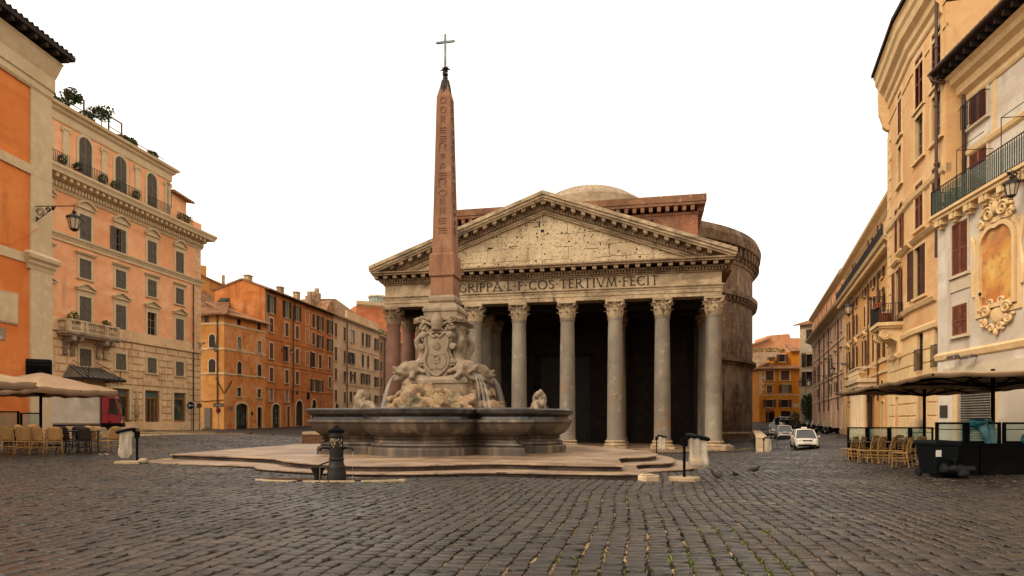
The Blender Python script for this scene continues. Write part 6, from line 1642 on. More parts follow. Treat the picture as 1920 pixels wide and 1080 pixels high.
JT = [(.9, 0, .3)] + [(.9 + .5 * t, 0, .3 + .1 * t - 1.55 * t * t) for t in [i / 10 for i in range(1, 11)]]
d0 = dm_.build('dolphin', CARVE, fn, voxel=.035)
jb = MB()
for oy in (-.05, .0, .05): jb.tube([(x, oy * (1 + i * .35), z) for i, (x, y, z) in enumerate(JT)], [.016 + .004 * i for i in range(11)], 7)
j0 = jb.build('water_jet', JET, d0, smooth=True)
ds = [d0]
for i in range(3): ds.append(clone(d0))
for i, o in enumerate(ds):
    a = -FA - PI / 4 - i * PI / 2 if False else -FA + (-3 * PI / 4, -PI / 4, PI / 4, 3 * PI / 4)[i]
    o.location = (.8 * math.cos(a), .8 * math.sin(a), 2.6); o.scale = (1.18,) * 3; o.rotation_euler = (0, 0, a + (-.25, .2, -.25, .25)[i])
# grotesque masks among the rocks
def mask(rnd):
    b = MB()
    b.ball((0, 0, .42), (.3, .24, .34), 12); b.ball((.2, 0, .4), (.07, .06, .1), 8); b.ball((.19, 0, .33), (.08, .09, .06), 8)
    for sg in (-1, 1):
        b.ball((.2, sg * .11, .47), (.06, .07, .045), 8); b.tube([(.22, sg * .04, .53), (.22, sg * .13, .56), (.14, sg * .22, .52)], [.03, .04, .02], 6)
        b.ball((.17, sg * .14, .34), (.09, .08, .08), 8); b.ball((.0, sg * .28, .42), (.07, .05, .1), 7)
        b.tube([(.2, sg * .03, .27), (.22, sg * .12, .25), (.12, sg * .22, .2)], [.035, .045, .02], 6)
        for k in range(6): b.ball((.05 + rnd.uniform(-.08, .1), sg * (.22 + rnd.uniform(-.05, .16)), .16 + rnd.uniform(-.08, .2)), rnd.uniform(.08, .14), 7)
        b.tube([(-.1, sg * .3, .3), (-.2, sg * .55, .25), (-.15, sg * .8, .1), (-.05, sg * .95, .0)], [.16, .14, .1, .05], 8)
    for k in range(16):
        a = rnd.uniform(-2.2, 2.2); b.ball((-.08 + .12 * math.cos(a), .28 * math.sin(a), .62 + .12 * math.cos(a) * rnd.uniform(.3, 1.2)), rnd.uniform(.07, .12), 7)
    for k in range(7): b.ball((.16 + rnd.uniform(-.05, .06), rnd.uniform(-.14, .14), rnd.uniform(.02, .16)), (.07, .07, .1), 7)
    b.ball((-.1, 0, .1), (.3, .5, .22), 10)
    return b
for i, (ang, rad, z, k, lab) in enumerate(((-FA - PI / 2 - .26, 2.2, 1.58, 1.3, None), (-FA - PI + .02, 3.3, 1.62, .95, None), (-FA - .05, 3.55, 1.62, .9, None), (-FA + PI / 2, 2.2, 1.55, 1.05, None))):
    b = mask(random.Random(20 + i)); o = b.build('grotesque_mask', ROCK if i in (0, 3) else CARVE, fn, voxel=.03)
    o.location = (rad * math.cos(ang), rad * math.sin(ang), z); o.rotation_euler = (0, 0, ang + (0, .9, .25, 0)[i]); o.scale = (k, k, k * (1.15 if i in (1, 2) else 1))
    jb = MB()
    for oy in (-.04, .03): jb.tube([(.26 + .35 * t, oy, .24 - .3 * t - .5 * t * t) for t in (0, .2, .4, .6, .8, 1)], .022, 6)
    jb.build('water_jet', JET, o, smooth=True)
# ================================================================ the obelisk
obl = thing('obelisk', 'red granite obelisk carved with hieroglyphs and topped by a cross', 'obelisk', (FO.x, FO.y, 5.0), -FA)
def sq(m, lv): return m.loft([[(-h, -h, z), (h, -h, z), (h, h, z), (-h, h, z)] for h, z in lv], True)
Z0 = lambda py: zz(py, 24) - 5.0
m = MB(); sq(m, [(.84, 0), (.84, .04), (.63, .06), (.62, Z0(590)), (.66, Z0(588)), (.66, Z0(583)), (.52, Z0(573)), (.45, Z0(572)), (.5, Z0(568)), (.5, Z0(562)), (.44, Z0(557))]); m.build('plinth', CARVE, obl, bevel=.012)
m = MB(); sq(m, [(.425, Z0(557)), (.42, Z0(523))]); m.build('granite_block', GRANITE_R, obl, bevel=.012)
m = MB(); sq(m, [(.44, Z0(523)), (.475, Z0(521)), (.465, Z0(482)), (.4, Z0(479))]); m.build('granite_collar', GRANITE_R, obl, bevel=.012)
zb, zt = Z0(480), Z0(186); hb, ht = .385, .255
m = MB(); sq(m, [(hb, zb), (ht, zt), (.12, Z0(158)), (.07, Z0(152))]); m.build('shaft', GRANITE_R, obl, bevel=.012)
rg = random.Random(3); GROOVE = M('carved_granite_groove', '7c5036', [('6c442e', 6, .45, .7)], .8)
def hw_at(z): return hb + (ht - hb) * (z - zb) / (zt - zb)
for face in range(4):
    Mx = Matrix.Rotation(face * PI / 2, 4, 'Z'); z = zb + .75
    while z < zt - .25:
        b = MB()
        h = hw_at(z) + .004; w = h * .42; k = rg.randrange(7); y = -h + (hb - ht) / (zt - zb) * .0
        if k == 0: b.tube([(w * math.cos(t), y, z + .13 + .11 * math.sin(t)) for t in [2 * PI * i / 10 for i in range(11)]], .012, 4)
        elif k == 1:
            for q in range(3): b.bar((-w, y, z + q * .09), (w, y, z + q * .09), .028, .02)
        elif k == 2: b.tube([(-w + i * w / 3, y, z + .05 + (.08 if i % 2 else 0)) for i in range(7)], .012, 4); b.tube([(-w + i * w / 3, y, z + .17 + (.08 if i % 2 else 0)) for i in range(7)], .012, 4)
        elif k == 3: b.tube([(-w, y, z), (-w, y, z + .25), (0, y, z + .3), (w, y, z + .2), (w * .4, y, z + .1), (w, y, z)], .014, 4)
        elif k == 4: b.bar((-w * .6, y, z), (-w * .6, y, z + .26), .03, .02); b.bar((w * .5, y, z), (w * .5, y, z + .26), .03, .02); b.bar((-w * .1, y, z + .05), (-w * .1, y, z + .26), .025, .02)
        elif k == 5: b.tube([(-w * .8, y, z + .02), (-w * .2, y, z + .2), (w * .3, y, z + .22), (w * .8, y, z + .1), (w * .2, y, z + .04), (-w * .3, y, z + .1)], .014, 4)
        else: b.tube([(w * .8 * (1 - i / 16) * math.cos(i * .7), y, z + .13 + .12 * (1 - i / 16) * math.sin(i * .7)) for i in range(14)], .013, 4)
        z += rg.uniform(.3, .38); q = MB(); q.add(b.v, b.f, Mx); q.build('hieroglyph', GROOVE, obl)
m = MB(); zt2 = Z0(178)
for k in range(12):
    a = k * PI / 6; rr = .14
    m.tube([(rr * 1.5 * math.cos(a), rr * 1.5 * math.sin(a), Z0(176 + (k % 3) * 3)), (rr * math.cos(a), rr * math.sin(a), Z0(163)), (rr * .75 * math.cos(a), rr * .75 * math.sin(a), Z0(152))], [.03, .06, .04], 6)
m.lathe([(.13, Z0(163)), (.1, Z0(152)), (.09, Z0(150)), (.1, Z0(146)), (.07, Z0(144)), (.11, Z0(141)), (.09, Z0(138)), (.04, Z0(136)), (.05, Z0(131))], 14); m.build('finial', BRONZE, obl, smooth=True, angle=.8)
m = MB(); c = Vector((0, 0, Z0(131)))
for k in range(8):
    a = k * PI / 4; d = Vector((math.cos(a), 0, math.sin(a))); L_ = .24 if k % 2 == 0 else .19
    e = Vector((-d.z, 0, d.x)); m.add([c + d * L_, c + e * .05 + d * .04, c - e * .05 + d * .04, c + Vector((0, .05, 0)), c - Vector((0, .05, 0))], [(0, 1, 3), (0, 3, 2), (0, 2, 4), (0, 4, 1)])
for k in range(8):
    a = k * PI / 4; d = Vector((math.cos(a) * .8, math.sin(a), .3)).normalized(); m.tube([c, c + d * .18], [.035, .004], 5)
m.ball(c, .07, 8); m.build('star', BRONZE, obl)
CRM = M('verdigris_cross', '6e7e7c', [('4c5a5a', 5, .45, .7), ('8a5a4a', 3, .58, .75)], .5, metal=.5)
m = MB().bar((0, 0, Z0(126)), (0, 0, Z0(68)), .07, .07).bar((-.3, 0, Z0(79)), (.3, 0, Z0(79)), .07, .065)
for p in ((0, 0, Z0(66)), (-.32, 0, Z0(79)), (.32, 0, Z0(79))): m.ball(p, .045, 7)
m.build('cross', CRM, obl)
# ================================================================ ground
def sett_zone(X, Y, e=0.0):
    lx = (X - TC[0]) * math.cos(TH) - (Y - TC[1]) * math.sin(TH)
    a = (Y > 3.2 - e) & (Y < 62.5) & (np.abs(X) < Y * .95 + 3 + e)
    return a | ((Y >= 62.5) & (Y < 104) & (lx > 19.5) & (X < Y * .5))


def grid_obj():
    xs = np.concatenate([[-500, -250, -130], np.arange(-80, 81, 1.0), [130, 250, 500]]); ys = np.concatenate([[-150, -60], np.arange(-20, 161, 1.0), [220, 350, 600]])
    X, Y = np.meshgrid(xs, ys); Z = gv(X, Y) - .024
    nx, ny = len(xs), len(ys)
    v = np.stack([X, Y, Z], -1).reshape(-1, 3)
    i = np.arange(nx - 1)[None, :] + np.arange(ny - 1)[:, None] * nx; i = i.ravel()
    f = np.stack([i, i + 1, i + nx + 1, i + nx], -1)
    me = bpy.data.meshes.new('ground'); me.vertices.add(len(v)); me.vertices.foreach_set('co', v.ravel().astype(np.float32))
    me.loops.add(f.size); me.loops.foreach_set('vertex_index', f.ravel().astype(np.int32)); me.polygons.add(len(f))
    me.polygons.foreach_set('loop_start', np.arange(0, f.size, 4, dtype=np.int32)); 
    cx = X.ravel()[f].mean(1); cy = Y.ravel()[f].mean(1)
    near = sett_zone(cx, cy, -.6) & (cy < 61.4) | (sett_zone(cx, cy, -.6) & (cy < 40))
    me.materials.append(far_setts_mat()); me.materials.append(joint_mat()); me.polygons.foreach_set('material_index', near.astype(np.int32))
    me.update(calc_edges=True); me.validate(); me.shade_smooth()
    o = bpy.data.objects.new('ground', me); COL.objects.link(o); o['kind'] = 'structure'


def in_poly(px, py, P):
    r = np.zeros(px.shape, bool); n = len(P)
    for i in range(n):
        x0, y0 = P[i]; x1, y1 = P[(i + 1) % n]
        c = ((y0 > py) != (y1 > py)) & (px < (x1 - x0) * (py - y0) / (y1 - y0 + 1e-12) + x0); r ^= c
    return r


def setts():
    rng = np.random.default_rng(4); p = .17; th = math.radians(11.5); c, s = math.cos(th), math.sin(th)
    U, V = np.meshgrid(np.arange(-72, 48, .2), np.arange(2, 118, .152)); nv, nu = U.shape
    colw = np.cumsum(rng.uniform(.86, 1.14, nu + 1)) * .2; colw -= colw[nu // 2] - U[0, nu // 2]
    u0 = np.broadcast_to(colw[:-1][None], U.shape).ravel(); u1 = np.broadcast_to(colw[1:][None], U.shape).ravel()
    rows = np.cumsum(rng.uniform(.7, 1.3, (nv + 1, nu)), 0) * .152 + rng.uniform(0, .15, nu)[None]
    v0 = rows[:-1].ravel() + 2; v1 = rows[1:].ravel() + 2
    cu, cv = (u0 + u1) / 2, (v0 + v1) / 2
    X, Y = cu * c + cv * s, -cu * s + cv * c
    k = sett_zone(X, Y)
    k &= ~in_poly(X, Y, inset(PLAT, .5)) & ~in_poly(X, Y, inset(STEP1, .4))
    k &= ~((X < -20.2) & (Y > 27) & (X < -20.5)) & (gv(X, Y) > -9)
    lx, ly = (X - TC[0]) * math.cos(TH) - (Y - TC[1]) * math.sin(TH), (X - TC[0]) * math.sin(TH) + (Y - TC[1]) * math.cos(TH)
    k &= ~((np.abs(lx) < 19.2) & (ly > -1.9))
    u0, u1, v0, v1 = u0[k], u1[k], v0[k], v1[k]; n = len(u0)
    U4 = np.stack([u0, u1, u1, u0], 1); V4 = np.stack([v0, v0, v1, v1], 1)
    U4 = U4 + .1 * np.sin(V4 * .31 + 1) + .04 * np.sin(V4 * .9 + U4 * .5); V4 = V4 + .12 * np.sin(U4 * .27) + .05 * np.sin(U4 * .8 + 2)
    U4 = U4 + rng.uniform(-.016, .016, U4.shape); V4 = V4 + rng.uniform(-.018, .018, V4.shape)
    X4, Y4 = U4 * c + V4 * s, -U4 * s + V4 * c; mx, my = X4.mean(1, keepdims=True), Y4.mean(1, keepdims=True)
    Z4 = gv(X4, Y4); dz = rng.normal(0, .004, (n, 1)) + .0; tilt = rng.normal(0, .0055, (n, 4))
    gap = rng.uniform(.95, .995, (n, 1)); ring = []; cu4 = U4.mean(1, keepdims=True); U4 = cu4 + (U4 - cu4) * rng.uniform(.86, .97, (n, 1)); X4, Y4 = U4 * c + V4 * s, -U4 * s + V4 * c
    for sc, z in ((1.0 * gap, -.07), (.985 * gap, -.016), (.955 * gap, -.004), (.86 * gap, .001)):
        zz_ = Z4 + dz + tilt * (0 if z < -.03 else 1) + z
        ring.append(np.stack([mx + (X4 - mx) * sc, my + (Y4 - my) * sc, zz_], -1))
    ct = np.stack([mx[:, 0], my[:, 0], Z4.mean(1) + dz[:, 0] + tilt.mean(1) + .0035], -1)[:, None]
    v = np.concatenate(ring + [ct], 1).reshape(-1, 3)
    base = np.arange(n)[:, None] * 17; q = []
    for r in range(3):
        for j in range(4): q.append(np.concatenate([base + r * 4 + j, base + r * 4 + (j + 1) % 4, base + r * 4 + 4 + (j + 1) % 4, base + r * 4 + 4 + j], 1))
    Q = np.stack(q, 1).reshape(-1, 4); t = [np.concatenate([base + 12 + j, base + 12 + (j + 1) % 4, base + 16], 1) for j in range(4)]; T3 = np.stack(t, 1).reshape(-1, 3)
    me = bpy.data.meshes.new('cobblestone_paving'); me.vertices.add(len(v)); me.vertices.foreach_set('co', v.ravel().astype(np.float32))
    li = np.concatenate([Q.ravel(), T3.ravel()]).astype(np.int32); me.loops.add(len(li)); me.loops.foreach_set('vertex_index', li)
    me.polygons.add(len(Q) + len(T3)); me.polygons.foreach_set('loop_start', np.concatenate([np.arange(0, Q.size, 4), Q.size + np.arange(0, T3.size, 3)]).astype(np.int32))
    me.materials.append(stone_mat()); me.update(calc_edges=True); me.shade_smooth()
    o = bpy.data.objects.new('cobblestone_paving', me); COL.objects.link(o); o['kind'] = 'structure'
    # grass tufts along some of the joints
    m = MB(); rg = random.Random(8); idx = rg.sample(range(n), min(n, 60000))
    from mathutils import noise as nz
    cnt = 0
    for i in idx:
        x, y = float(X4[i, 3]), float(Y4[i, 3])
        if y > 15 or cnt > 900: continue
        d = nz.noise((x * .55, y * .4, 3.1)) + .25 * nz.noise((x * 3, y * 3, 0)); a = x / y
        lim = .18 if -.1 < a < .45 and y < 11.5 else .42
        if d < lim: continue
        cnt += 1
        t = rg.random(); px, py = x * (1 - t) + float(X4[i, 0]) * t, y * (1 - t) + float(Y4[i, 0]) * t
        for _ in range(rg.randint(3, 7)):
            p = Vector((px + rg.gauss(0, .02), py + rg.gauss(0, .03), float(Z4[i, 3]) - .012)); q = Vector((rg.gauss(0, .02), rg.gauss(0, .02), rg.uniform(.012, .035))); w = Vector((rg.gauss(0, 1), rg.gauss(0, 1), 0)).normalized() * .009
            m.add([p - w, p + w, p + q + w * .6, p + q - w * .6], [(0, 1, 2, 3)])
    o = m.build('joint_grass', M('grass_green', '56661e', [('3c4a14', 6, .45, .7)], .8, island=.3)); o['kind'] = 'stuff'; tag(o, 'small green grass tufts growing in the cobble joints', None)


grid_obj(); setts()

# ================================================================ street things
def retaining():
    A, B = Vector((20.6, 53.5)), Vector((28.5, 76)); d = (B - A); L = d.length; t = thing('retaining_wall', 'brick retaining wall with pale coping and end pier beside the brick drum', 'wall', (A.x, A.y, 0), math.atan2(d.y, d.x))
    g0, g1 = g(A.x, A.y), g(B.x, B.y)
    MB().add([(.9, -.25, -3), (L, -.25, -3), (L, -.25, g1 + .9), (.9, -.25, g0 + 1.05), (.9, .25, -3), (L, .25, -3), (L, .25, g1 + .9), (.9, .25, g0 + 1.05)], [(0, 1, 2, 3), (4, 5, 6, 7), (0, 1, 5, 4), (1, 2, 6, 5), (2, 3, 7, 6), (3, 0, 4, 7)]).build('brickwork', BRICKW, t)
    n = 9
    m = MB()
    for i in range(n):
        a, b = .9 + (L - .9) * i / n + .02, .9 + (L - .9) * (i + 1) / n - .02; za, zb = (g0 + 1.05 + (g1 - g0 - .15) * x / L for x in (a, b))
        m.add([(a, -.42, za), (b, -.42, zb), (b, .42, zb), (a, .42, za), (a, -.42, za + .17), (b, -.42, zb + .17), (b, .42, zb + .17), (a, .42, za + .17)], [(0, 1, 2, 3), (4, 5, 6, 7), (0, 1, 5, 4), (1, 2, 6, 5), (2, 3, 7, 6), (3, 0, 4, 7)])
    m.build('coping', STONE, t)
    MB().box(0, -.5, g0 - 1, .9, .5, g0 + 1.12).build('end_pier', STONE, t, bevel=.03)
    MB().box(-.03, -.53, g0 + 1.121, .95, .53, g0 + 1.25).build('pier_cap', STONE, t, bevel=.02)
    A = Vector((25.5, 80)); t2 = thing('low_wall', 'low brick wall with sloping pale coping farther up the sunken edge', 'wall', (A.x, A.y, g(25.5, 80)), .25)
    MB().box(-6, -.25, -2, 4.2, .25, .75).build('brickwork', BRICKW, t2); MB().add([(-6.1, -.4, .75), (4.3, -.4, .75), (4.3, .4, .75), (-6.1, .4, .75), (-6.1, -.4, .95), (4.3, -.4, .95), (4.3, .4, .95), (-6.1, .4, .95)], [(0, 1, 2, 3), (4, 5, 6, 7), (0, 1, 5, 4), (1, 2, 6, 5), (2, 3, 7, 6), (3, 0, 4, 7)]).build('coping', STONE, t2)


retaining()
t = thing('fallen_block', 'rough grey stone block lying in the sunken area by the drum', 'stone block', (19.6, 59.2, g(19.6, 59.2)), .4); MB().box(-.5, -.35, 0, .5, .35, .5).build('block_body', STONE_GREY, t, bevel=.05)
MB().box(-.3, -.2, .5, .25, .2, .62).build('block_top', STONE_GREY, t, bevel=.03)


def wedge_bag(h, w, d, seed, lean=0.0):
    ph = seed * .7; rings = []
    for i in range(13):
        t = i / 12; z = -h * t; k = 1 - .12 * math.sin(PI * t) * .6 + (.06 if t > .6 else 0) - (.55 * max(0, t - .86) / .14)
        rings.append([((w * (k + .05 * math.sin(5 * a + ph + t * 2) + .03 * math.sin(11 * a + ph * 2 - t * 3)) * math.cos(a) + lean * t), d * (k + .12 * math.sin(4 * a + ph * 1.7 + t * 3) + .05 * math.sin(9 * a - t * 2)) * math.sin(a), z) for a in [2 * PI * j / 44 for j in range(44)]])
    m = MB(); m.loft(rings, False); return m


def bag_stand(label, x, y, h, rz, base=True, side=1, rubbish=None, bag=(.66, .2, .17), z=None):
    z = g(x, y) if z is None else z
    t = thing('litter_bag_stand', label, 'litter bin', (x, y, z), rz, 'street litter bag stands')
    MB().lathe([(.033, 0), (.033, h - .12), (.045, h - .1), (.045, h - .02)], 12).box(-.055, -.055, h - .22, .055, .055, h - .02).build('post', BLACK, t, smooth=True, angle=.5)
    if base: MB().lathe([(.0, -.02), (.35, -.02), (.36, 0), (.355, .075), (.34, .085), (.06, .085)], 28).build('base_disc', PALEB, t, smooth=True, angle=.5)
    cx = side * .33
    m = MB(); R_ = []
    for i in range(21):
        a = 2 * PI * i / 20; R_.append((cx + .24 * math.cos(a), .18 * math.sin(a), h - .01 + side * -.0 - .05 * math.cos(a) * side))
    m.tube(R_, .05, 8); m.tube([(0, 0, h - .06), (cx - side * .2, 0, h - .02)], .035, 8); m.build('ring', BINBLUE, t, smooth=True)
    m = wedge_bag(*bag, len(label), side * .04); b = m.build('bag', BAGM2 if side > 0 else BAGM, t, smooth=True, loc=(cx, 0, h - .02))
    if rubbish:
        m = MB(); rg = random.Random(2)
        for k in range(7): m.ball((cx + rg.uniform(-.12, .06), rg.uniform(-.06, .06), h - bag[0] + .1 + rg.uniform(0, .12)), (.06, .05, .045), 7)
        m.build('yellow_wrapper', YELB, b).location = (-cx, 0, .02 - h)
        m = MB()
        for k in range(6): m.ball((cx + rg.uniform(-.1, .16), rg.uniform(-.06, .06), h - bag[0] + .08 + rg.uniform(0, .04)), (.07, .06, .04), 7)
        m.build('paper_scraps', PALEB, b).location = (-cx, 0, .02 - h)
    return t


p = at(1283, 15.2); bag_stand('litter bag stand with a yellow wrapper in its clear bag on a round base', p.x, p.y, 1.02, .12, True, 1, True, (.74, .23, .18))
p = at(1231, 37.5); bag_stand('litter bag stand between the fountain steps and the second temple column', p.x, p.y, 1.05, .1, False, 1, None, (.85, .24, .18))
p = at(1432, 50); bag_stand('small litter bag stand against the end pier of the retaining wall', p.x, p.y, 1.25, .1, False, 1, None, (1.1, .26, .2))
p = at(257, 19.4); bag_stand('litter bag stand with a narrow torn bag left of the fountain steps', p.x, p.y, .97, PI, False, 1, None, (.8, .19, .12), z=.08)
p = at(247, 19.2); t = thing('kerb_block', 'low pale stone slab under the left litter bag stand', 'stone slab', (p.x, p.y, g(p.x, p.y)), .05); MB().box(-.4, -.22, -.1, .3, .22, .07).build('slab', PALEB, t, bevel=.02); MB().ball((.36, -.05, .07), (.16, .1, .09), 8).build('crumpled_paper', PALEB, t)
p = at(1216, 15.0); t = thing('corner_stone', 'worn yellowish corner stone at the right tip of the lower step', 'stone block', (p.x, p.y, -.06), .6); MB().box(-.22, -.14, -.1, .22, .14, .14).build('stone_body', STONE, t, bevel=.03); MB().box(-.2, -.12, .14, .1, .1, .17).build('stone_chip', STONE, t, bevel=.01)

# drinking fountain
p = at(631, 14.55); nz_ = thing('drinking_fountain', 'cast iron street drinking fountain with two running spouts', 'drinking fountain', (p.x, p.y, g(p.x, p.y)), .1)
MB().lathe([(.0, 0), (.21, 0), (.21, .16), (.2, .18), (.2, .3), (.165, .36), (.15, .44), (.165, .46), (.165, .49), (.15, .51), (.148, .95), (.165, .97), (.165, 1.0), (.15, 1.02), (.15, 1.08)], 28).build('body', BRONZE, nz_, smooth=True, angle=.5)
MB().lathe([(.17, 1.07), (.185, 1.09), (.18, 1.12), (.1, 1.17), (.04, 1.2), (.03, 1.22), (.0, 1.23)], 28).build('cap', BLACK, nz_, smooth=True, angle=.5)
for sg in (-1, 1):
    s_ = MB().lathe([(.055, 0), (.05, .03)], 12).build('spout_rose', BRONZE, nz_); s_.location = (sg * .14, 0, .72); s_.rotation_euler = (0, sg * PI / 2, 0)
    o = MB().tube([(sg * .14, 0, .72), (sg * .3, -.02, .73), (sg * .35, -.03, .71), (sg * .36, -.03, .66)], [.028, .026, .03, .024], 8).build('spout', BRONZE, nz_, smooth=True)
    MB().tube([(sg * .36, -.03, .67), (sg * .36, -.03, .3), (sg * .36, -.03, -.02)], [.011, .009, .012], 6).build('water_stream', JET, o)
m = MB()
for i in range(46):
    a = R.uniform(-2.6, -.5); m.cb((.152 * math.cos(a), .152 * math.sin(a), R.uniform(.86, .93) if i < 30 else R.uniform(.75, .85)), (.02, .012, R.uniform(.01, .03)))
m.build('relief_lettering', PALEB, nz_)
m = MB().tube([(-.15, -.02, .42), (-.32, -.05, .36), (-.42, -.05, .3)], .018, 6); m.build('hose', BRONZE, nz_)
p2 = at(596, 14.7); t = thing('drain_cup', 'dark iron cup beside the drinking fountain', 'iron cup', (p2.x, p2.y, g(p2.x, p2.y))); MB().lathe([(.07, 0), (.08, .02), (.09, .1), (.16, .26), (.17, .28), (.15, .28), (.08, .1)], 18).build('cup_body', BRONZE, t, smooth=True, angle=.6); MB().lathe([(.07, .0), (.12, .0), (.12, .025), (.07, .03)], 14).build('cup_foot', BRONZE, t)
m = MB(); P = [(1.45 * math.cos(a) * (1 + .1 * math.sin(3 * a)), .34 * math.sin(a) * (1 + .15 * math.cos(2 * a)), 0) for a in [2 * PI * i / 40 for i in range(40)]]
o = m.plate([(x, y) for x, y, z in P], -.05, .024).build('puddle', M('wet_basalt', '0c0b0a', [], .12, (7, .5, .01), spec=.5)); o.location = (p.x - .1, p.y + .02, g(p.x, p.y) + .0); o['kind'] = 'structure'
m = MB(); N = 26
for i in range(N):
    a0, a1 = PI + (PI * .95) * i / N, PI + (PI * .95) * (i + .9) / N; pts = []
    for r, a in ((1.0, a0), (1.0, a1), (1.1, a1), (1.1, a0)): pts.append((1.55 * r * math.cos(a), .42 * r * math.sin(a)))
    if i % 7 != 3: m.plate(pts, -.05, .035)
o = m.build('drain_kerb', STONE, None); o.location = (p.x - .1, p.y - .02, g(p.x, p.y)); tag(o, 'curved pale kerb around the wet patch of the drinking fountain', 'kerb')
# stone seat left of the basin
p = at(596, 31.8); t = thing('stone_bench', 'low curved travertine block with a red painted end left of the basin', 'stone bench', (p.x, p.y, PL_Z - .55), -.2)
m = MB()
prof_ = [(-.62 + 1.3 * i / 10, .35 * math.sin(i / 10 * 1.4)) for i in range(11)]
m.plate([(x, y - .3) for x, y in prof_] + [(x, y + .3) for x, y in prof_[::-1]], 0, .95); m.build('block_body', BRICKW, t)
m = MB().plate([(x * 1.04, y - .36) for x, y in prof_] + [(x * 1.04, y + .36) for x, y in prof_[::-1]], .95, 1.1); m.build('block_top', STONE, t, bevel=.02)
MB().box(-.66, -.32, .3, -.62, .3, .95).build('painted_end', SIGNR, t)


# pigeons
def pigeon(label, x, y, rz, k=1.0, peck=False):
    t = thing('pigeon', label, 'pigeon', (x, y, g(x, y)), rz, 'pigeons on the cobbles')
    m = MB(); hz = .2 if not peck else .15
    m.ball((0, 0, .14), (.12, .062, .065), 12, Matrix.Rotation(-.35 if not peck else -.05, 4, 'Y')); m.tube([(.07, 0, .16), (.11, 0, .2), (.125, 0, .24 if not peck else .2)], [.05, .035, .03], 10)
    m.ball((.135, 0, .25 if not peck else .205), (.034, .028, .03), 10); m.tube([(.16, 0, .25 if not peck else .2), (.19, 0, .243 if not peck else .19)], [.01, .003], 6)
    m.loft([[(-.06, -.05, .15), (-.06, .05, .15), (-.06, .05, .12), (-.06, -.05, .12)], [(-.16, -.035, .1), (-.16, .035, .1), (-.16, .035, .085), (-.16, -.035, .085)], [(-.23, -.04, .075), (-.23, .04, .075), (-.23, .04, .07), (-.23, -.04, .07)]])
    b = m.build('body', BIRD, t, voxel=.011)
    for s in (-1, 1):
        MB().ball((-.03, s * .058, .145), (.12, .016, .045), 10, Matrix.Rotation(-.3, 4, 'Y')).build('wing', BIRD, t, smooth=True)
        q = MB().tube([(.0, s * .03, .09), (-.005, s * .03, .01)], .007, 5)
        for a in (-.4, 0, .4): q.tube([(-.005, s * .03, .006), (.035 * math.cos(a), s * .03 + .035 * math.sin(a), .004)], .005, 4)
        q.build('leg', BIRDL, t)
    t.scale = (k, k, k); return t


for px, py, Y, rz, k, lab, pk in ((1343, 902, 15.2, 2.2, .95, 'upright pigeon nearest to the round bin base', False), (1378, 889, 16.0, -2.4, .72, 'small pigeon with its head down, in the middle of three', True), (1414, 881, 17.3, .1, 1.05, 'pigeon stretched level, farthest right of three', True),
                                  (470, 814, 48, .3, 1.0, 'tiny pigeon on the far cobbles before the ochre corner house', True), (511, 816, 47, 2.6, 1.0, 'tiny pigeon on the far cobbles before the red orange house', True)):
    p = at(px, Y); pigeon(lab, p.x, p.y, rz, k, pk)


# ---------------------------------------------------------------- chairs
def rattan_chair(mat):
    t = thing('rattan_chair', 'x', 'chair', group='rattan cafe chairs on the left terrace')
    F_ = MB()
    for sx in (-1, 1):
        F_.tube([(sx * .25, -.22, 0), (sx * .23, -.2, .43), (sx * .24, -.2, .63), (sx * .26, .0, .66), (sx * .25, .22, .64)], .017, 6); F_.tube([(sx * .25, .3, 0), (sx * .22, .22, .43), (sx * .235, .27, .7), (sx * .22, .33, .9)], .017, 6)
    F_.tube([(-.22, .33, .9), (-.12, .35, .96), (0, .36, .975), (.12, .35, .96), (.22, .33, .9)], .018, 6); F_.tube([(-.24, -.2, .25), (.24, -.2, .25)], .012, 5); F_.tube([(-.23, .25, .25), (.23, .25, .25)], .012, 5)
    for sx in (-1, 1): F_.tube([(sx * .24, -.2, .22), (sx * .23, .26, .22)], .012, 5)
    F_.build('frame', mat, t, smooth=True)
    m = MB().box(-.24, -.23, .42, .24, .22, .45); m.build('seat', mat, t, bevel=.015)
    rows = []
    for i in range(7):
        z = .47 + .48 * i / 6; y = .23 + .12 * (i / 6) ** 1.2; w = .2 + .03 * math.sin(i / 6 * PI); top = -.0 if i < 6 else 0
        rows.append([(w * (j / 4 - 1), y + .03 * (1 - (j / 4 - 1) ** 2), z + (.03 * (1 - (j / 4 - 1) ** 2) if i == 6 else 0)) for j in range(9)])
    m = MB().loft(rows, False, False); b = m.build('backrest', mat, t, smooth=True); so = b.modifiers.new('thick', 'SOLIDIFY'); so.thickness = .018
    return t


def place(o, x, y, rz, label=None, z=None):
    o.location = (x, y, g(x, y) if z is None else z); o.rotation_euler = (0, 0, rz)
    if label: o['label'] = label
    return o


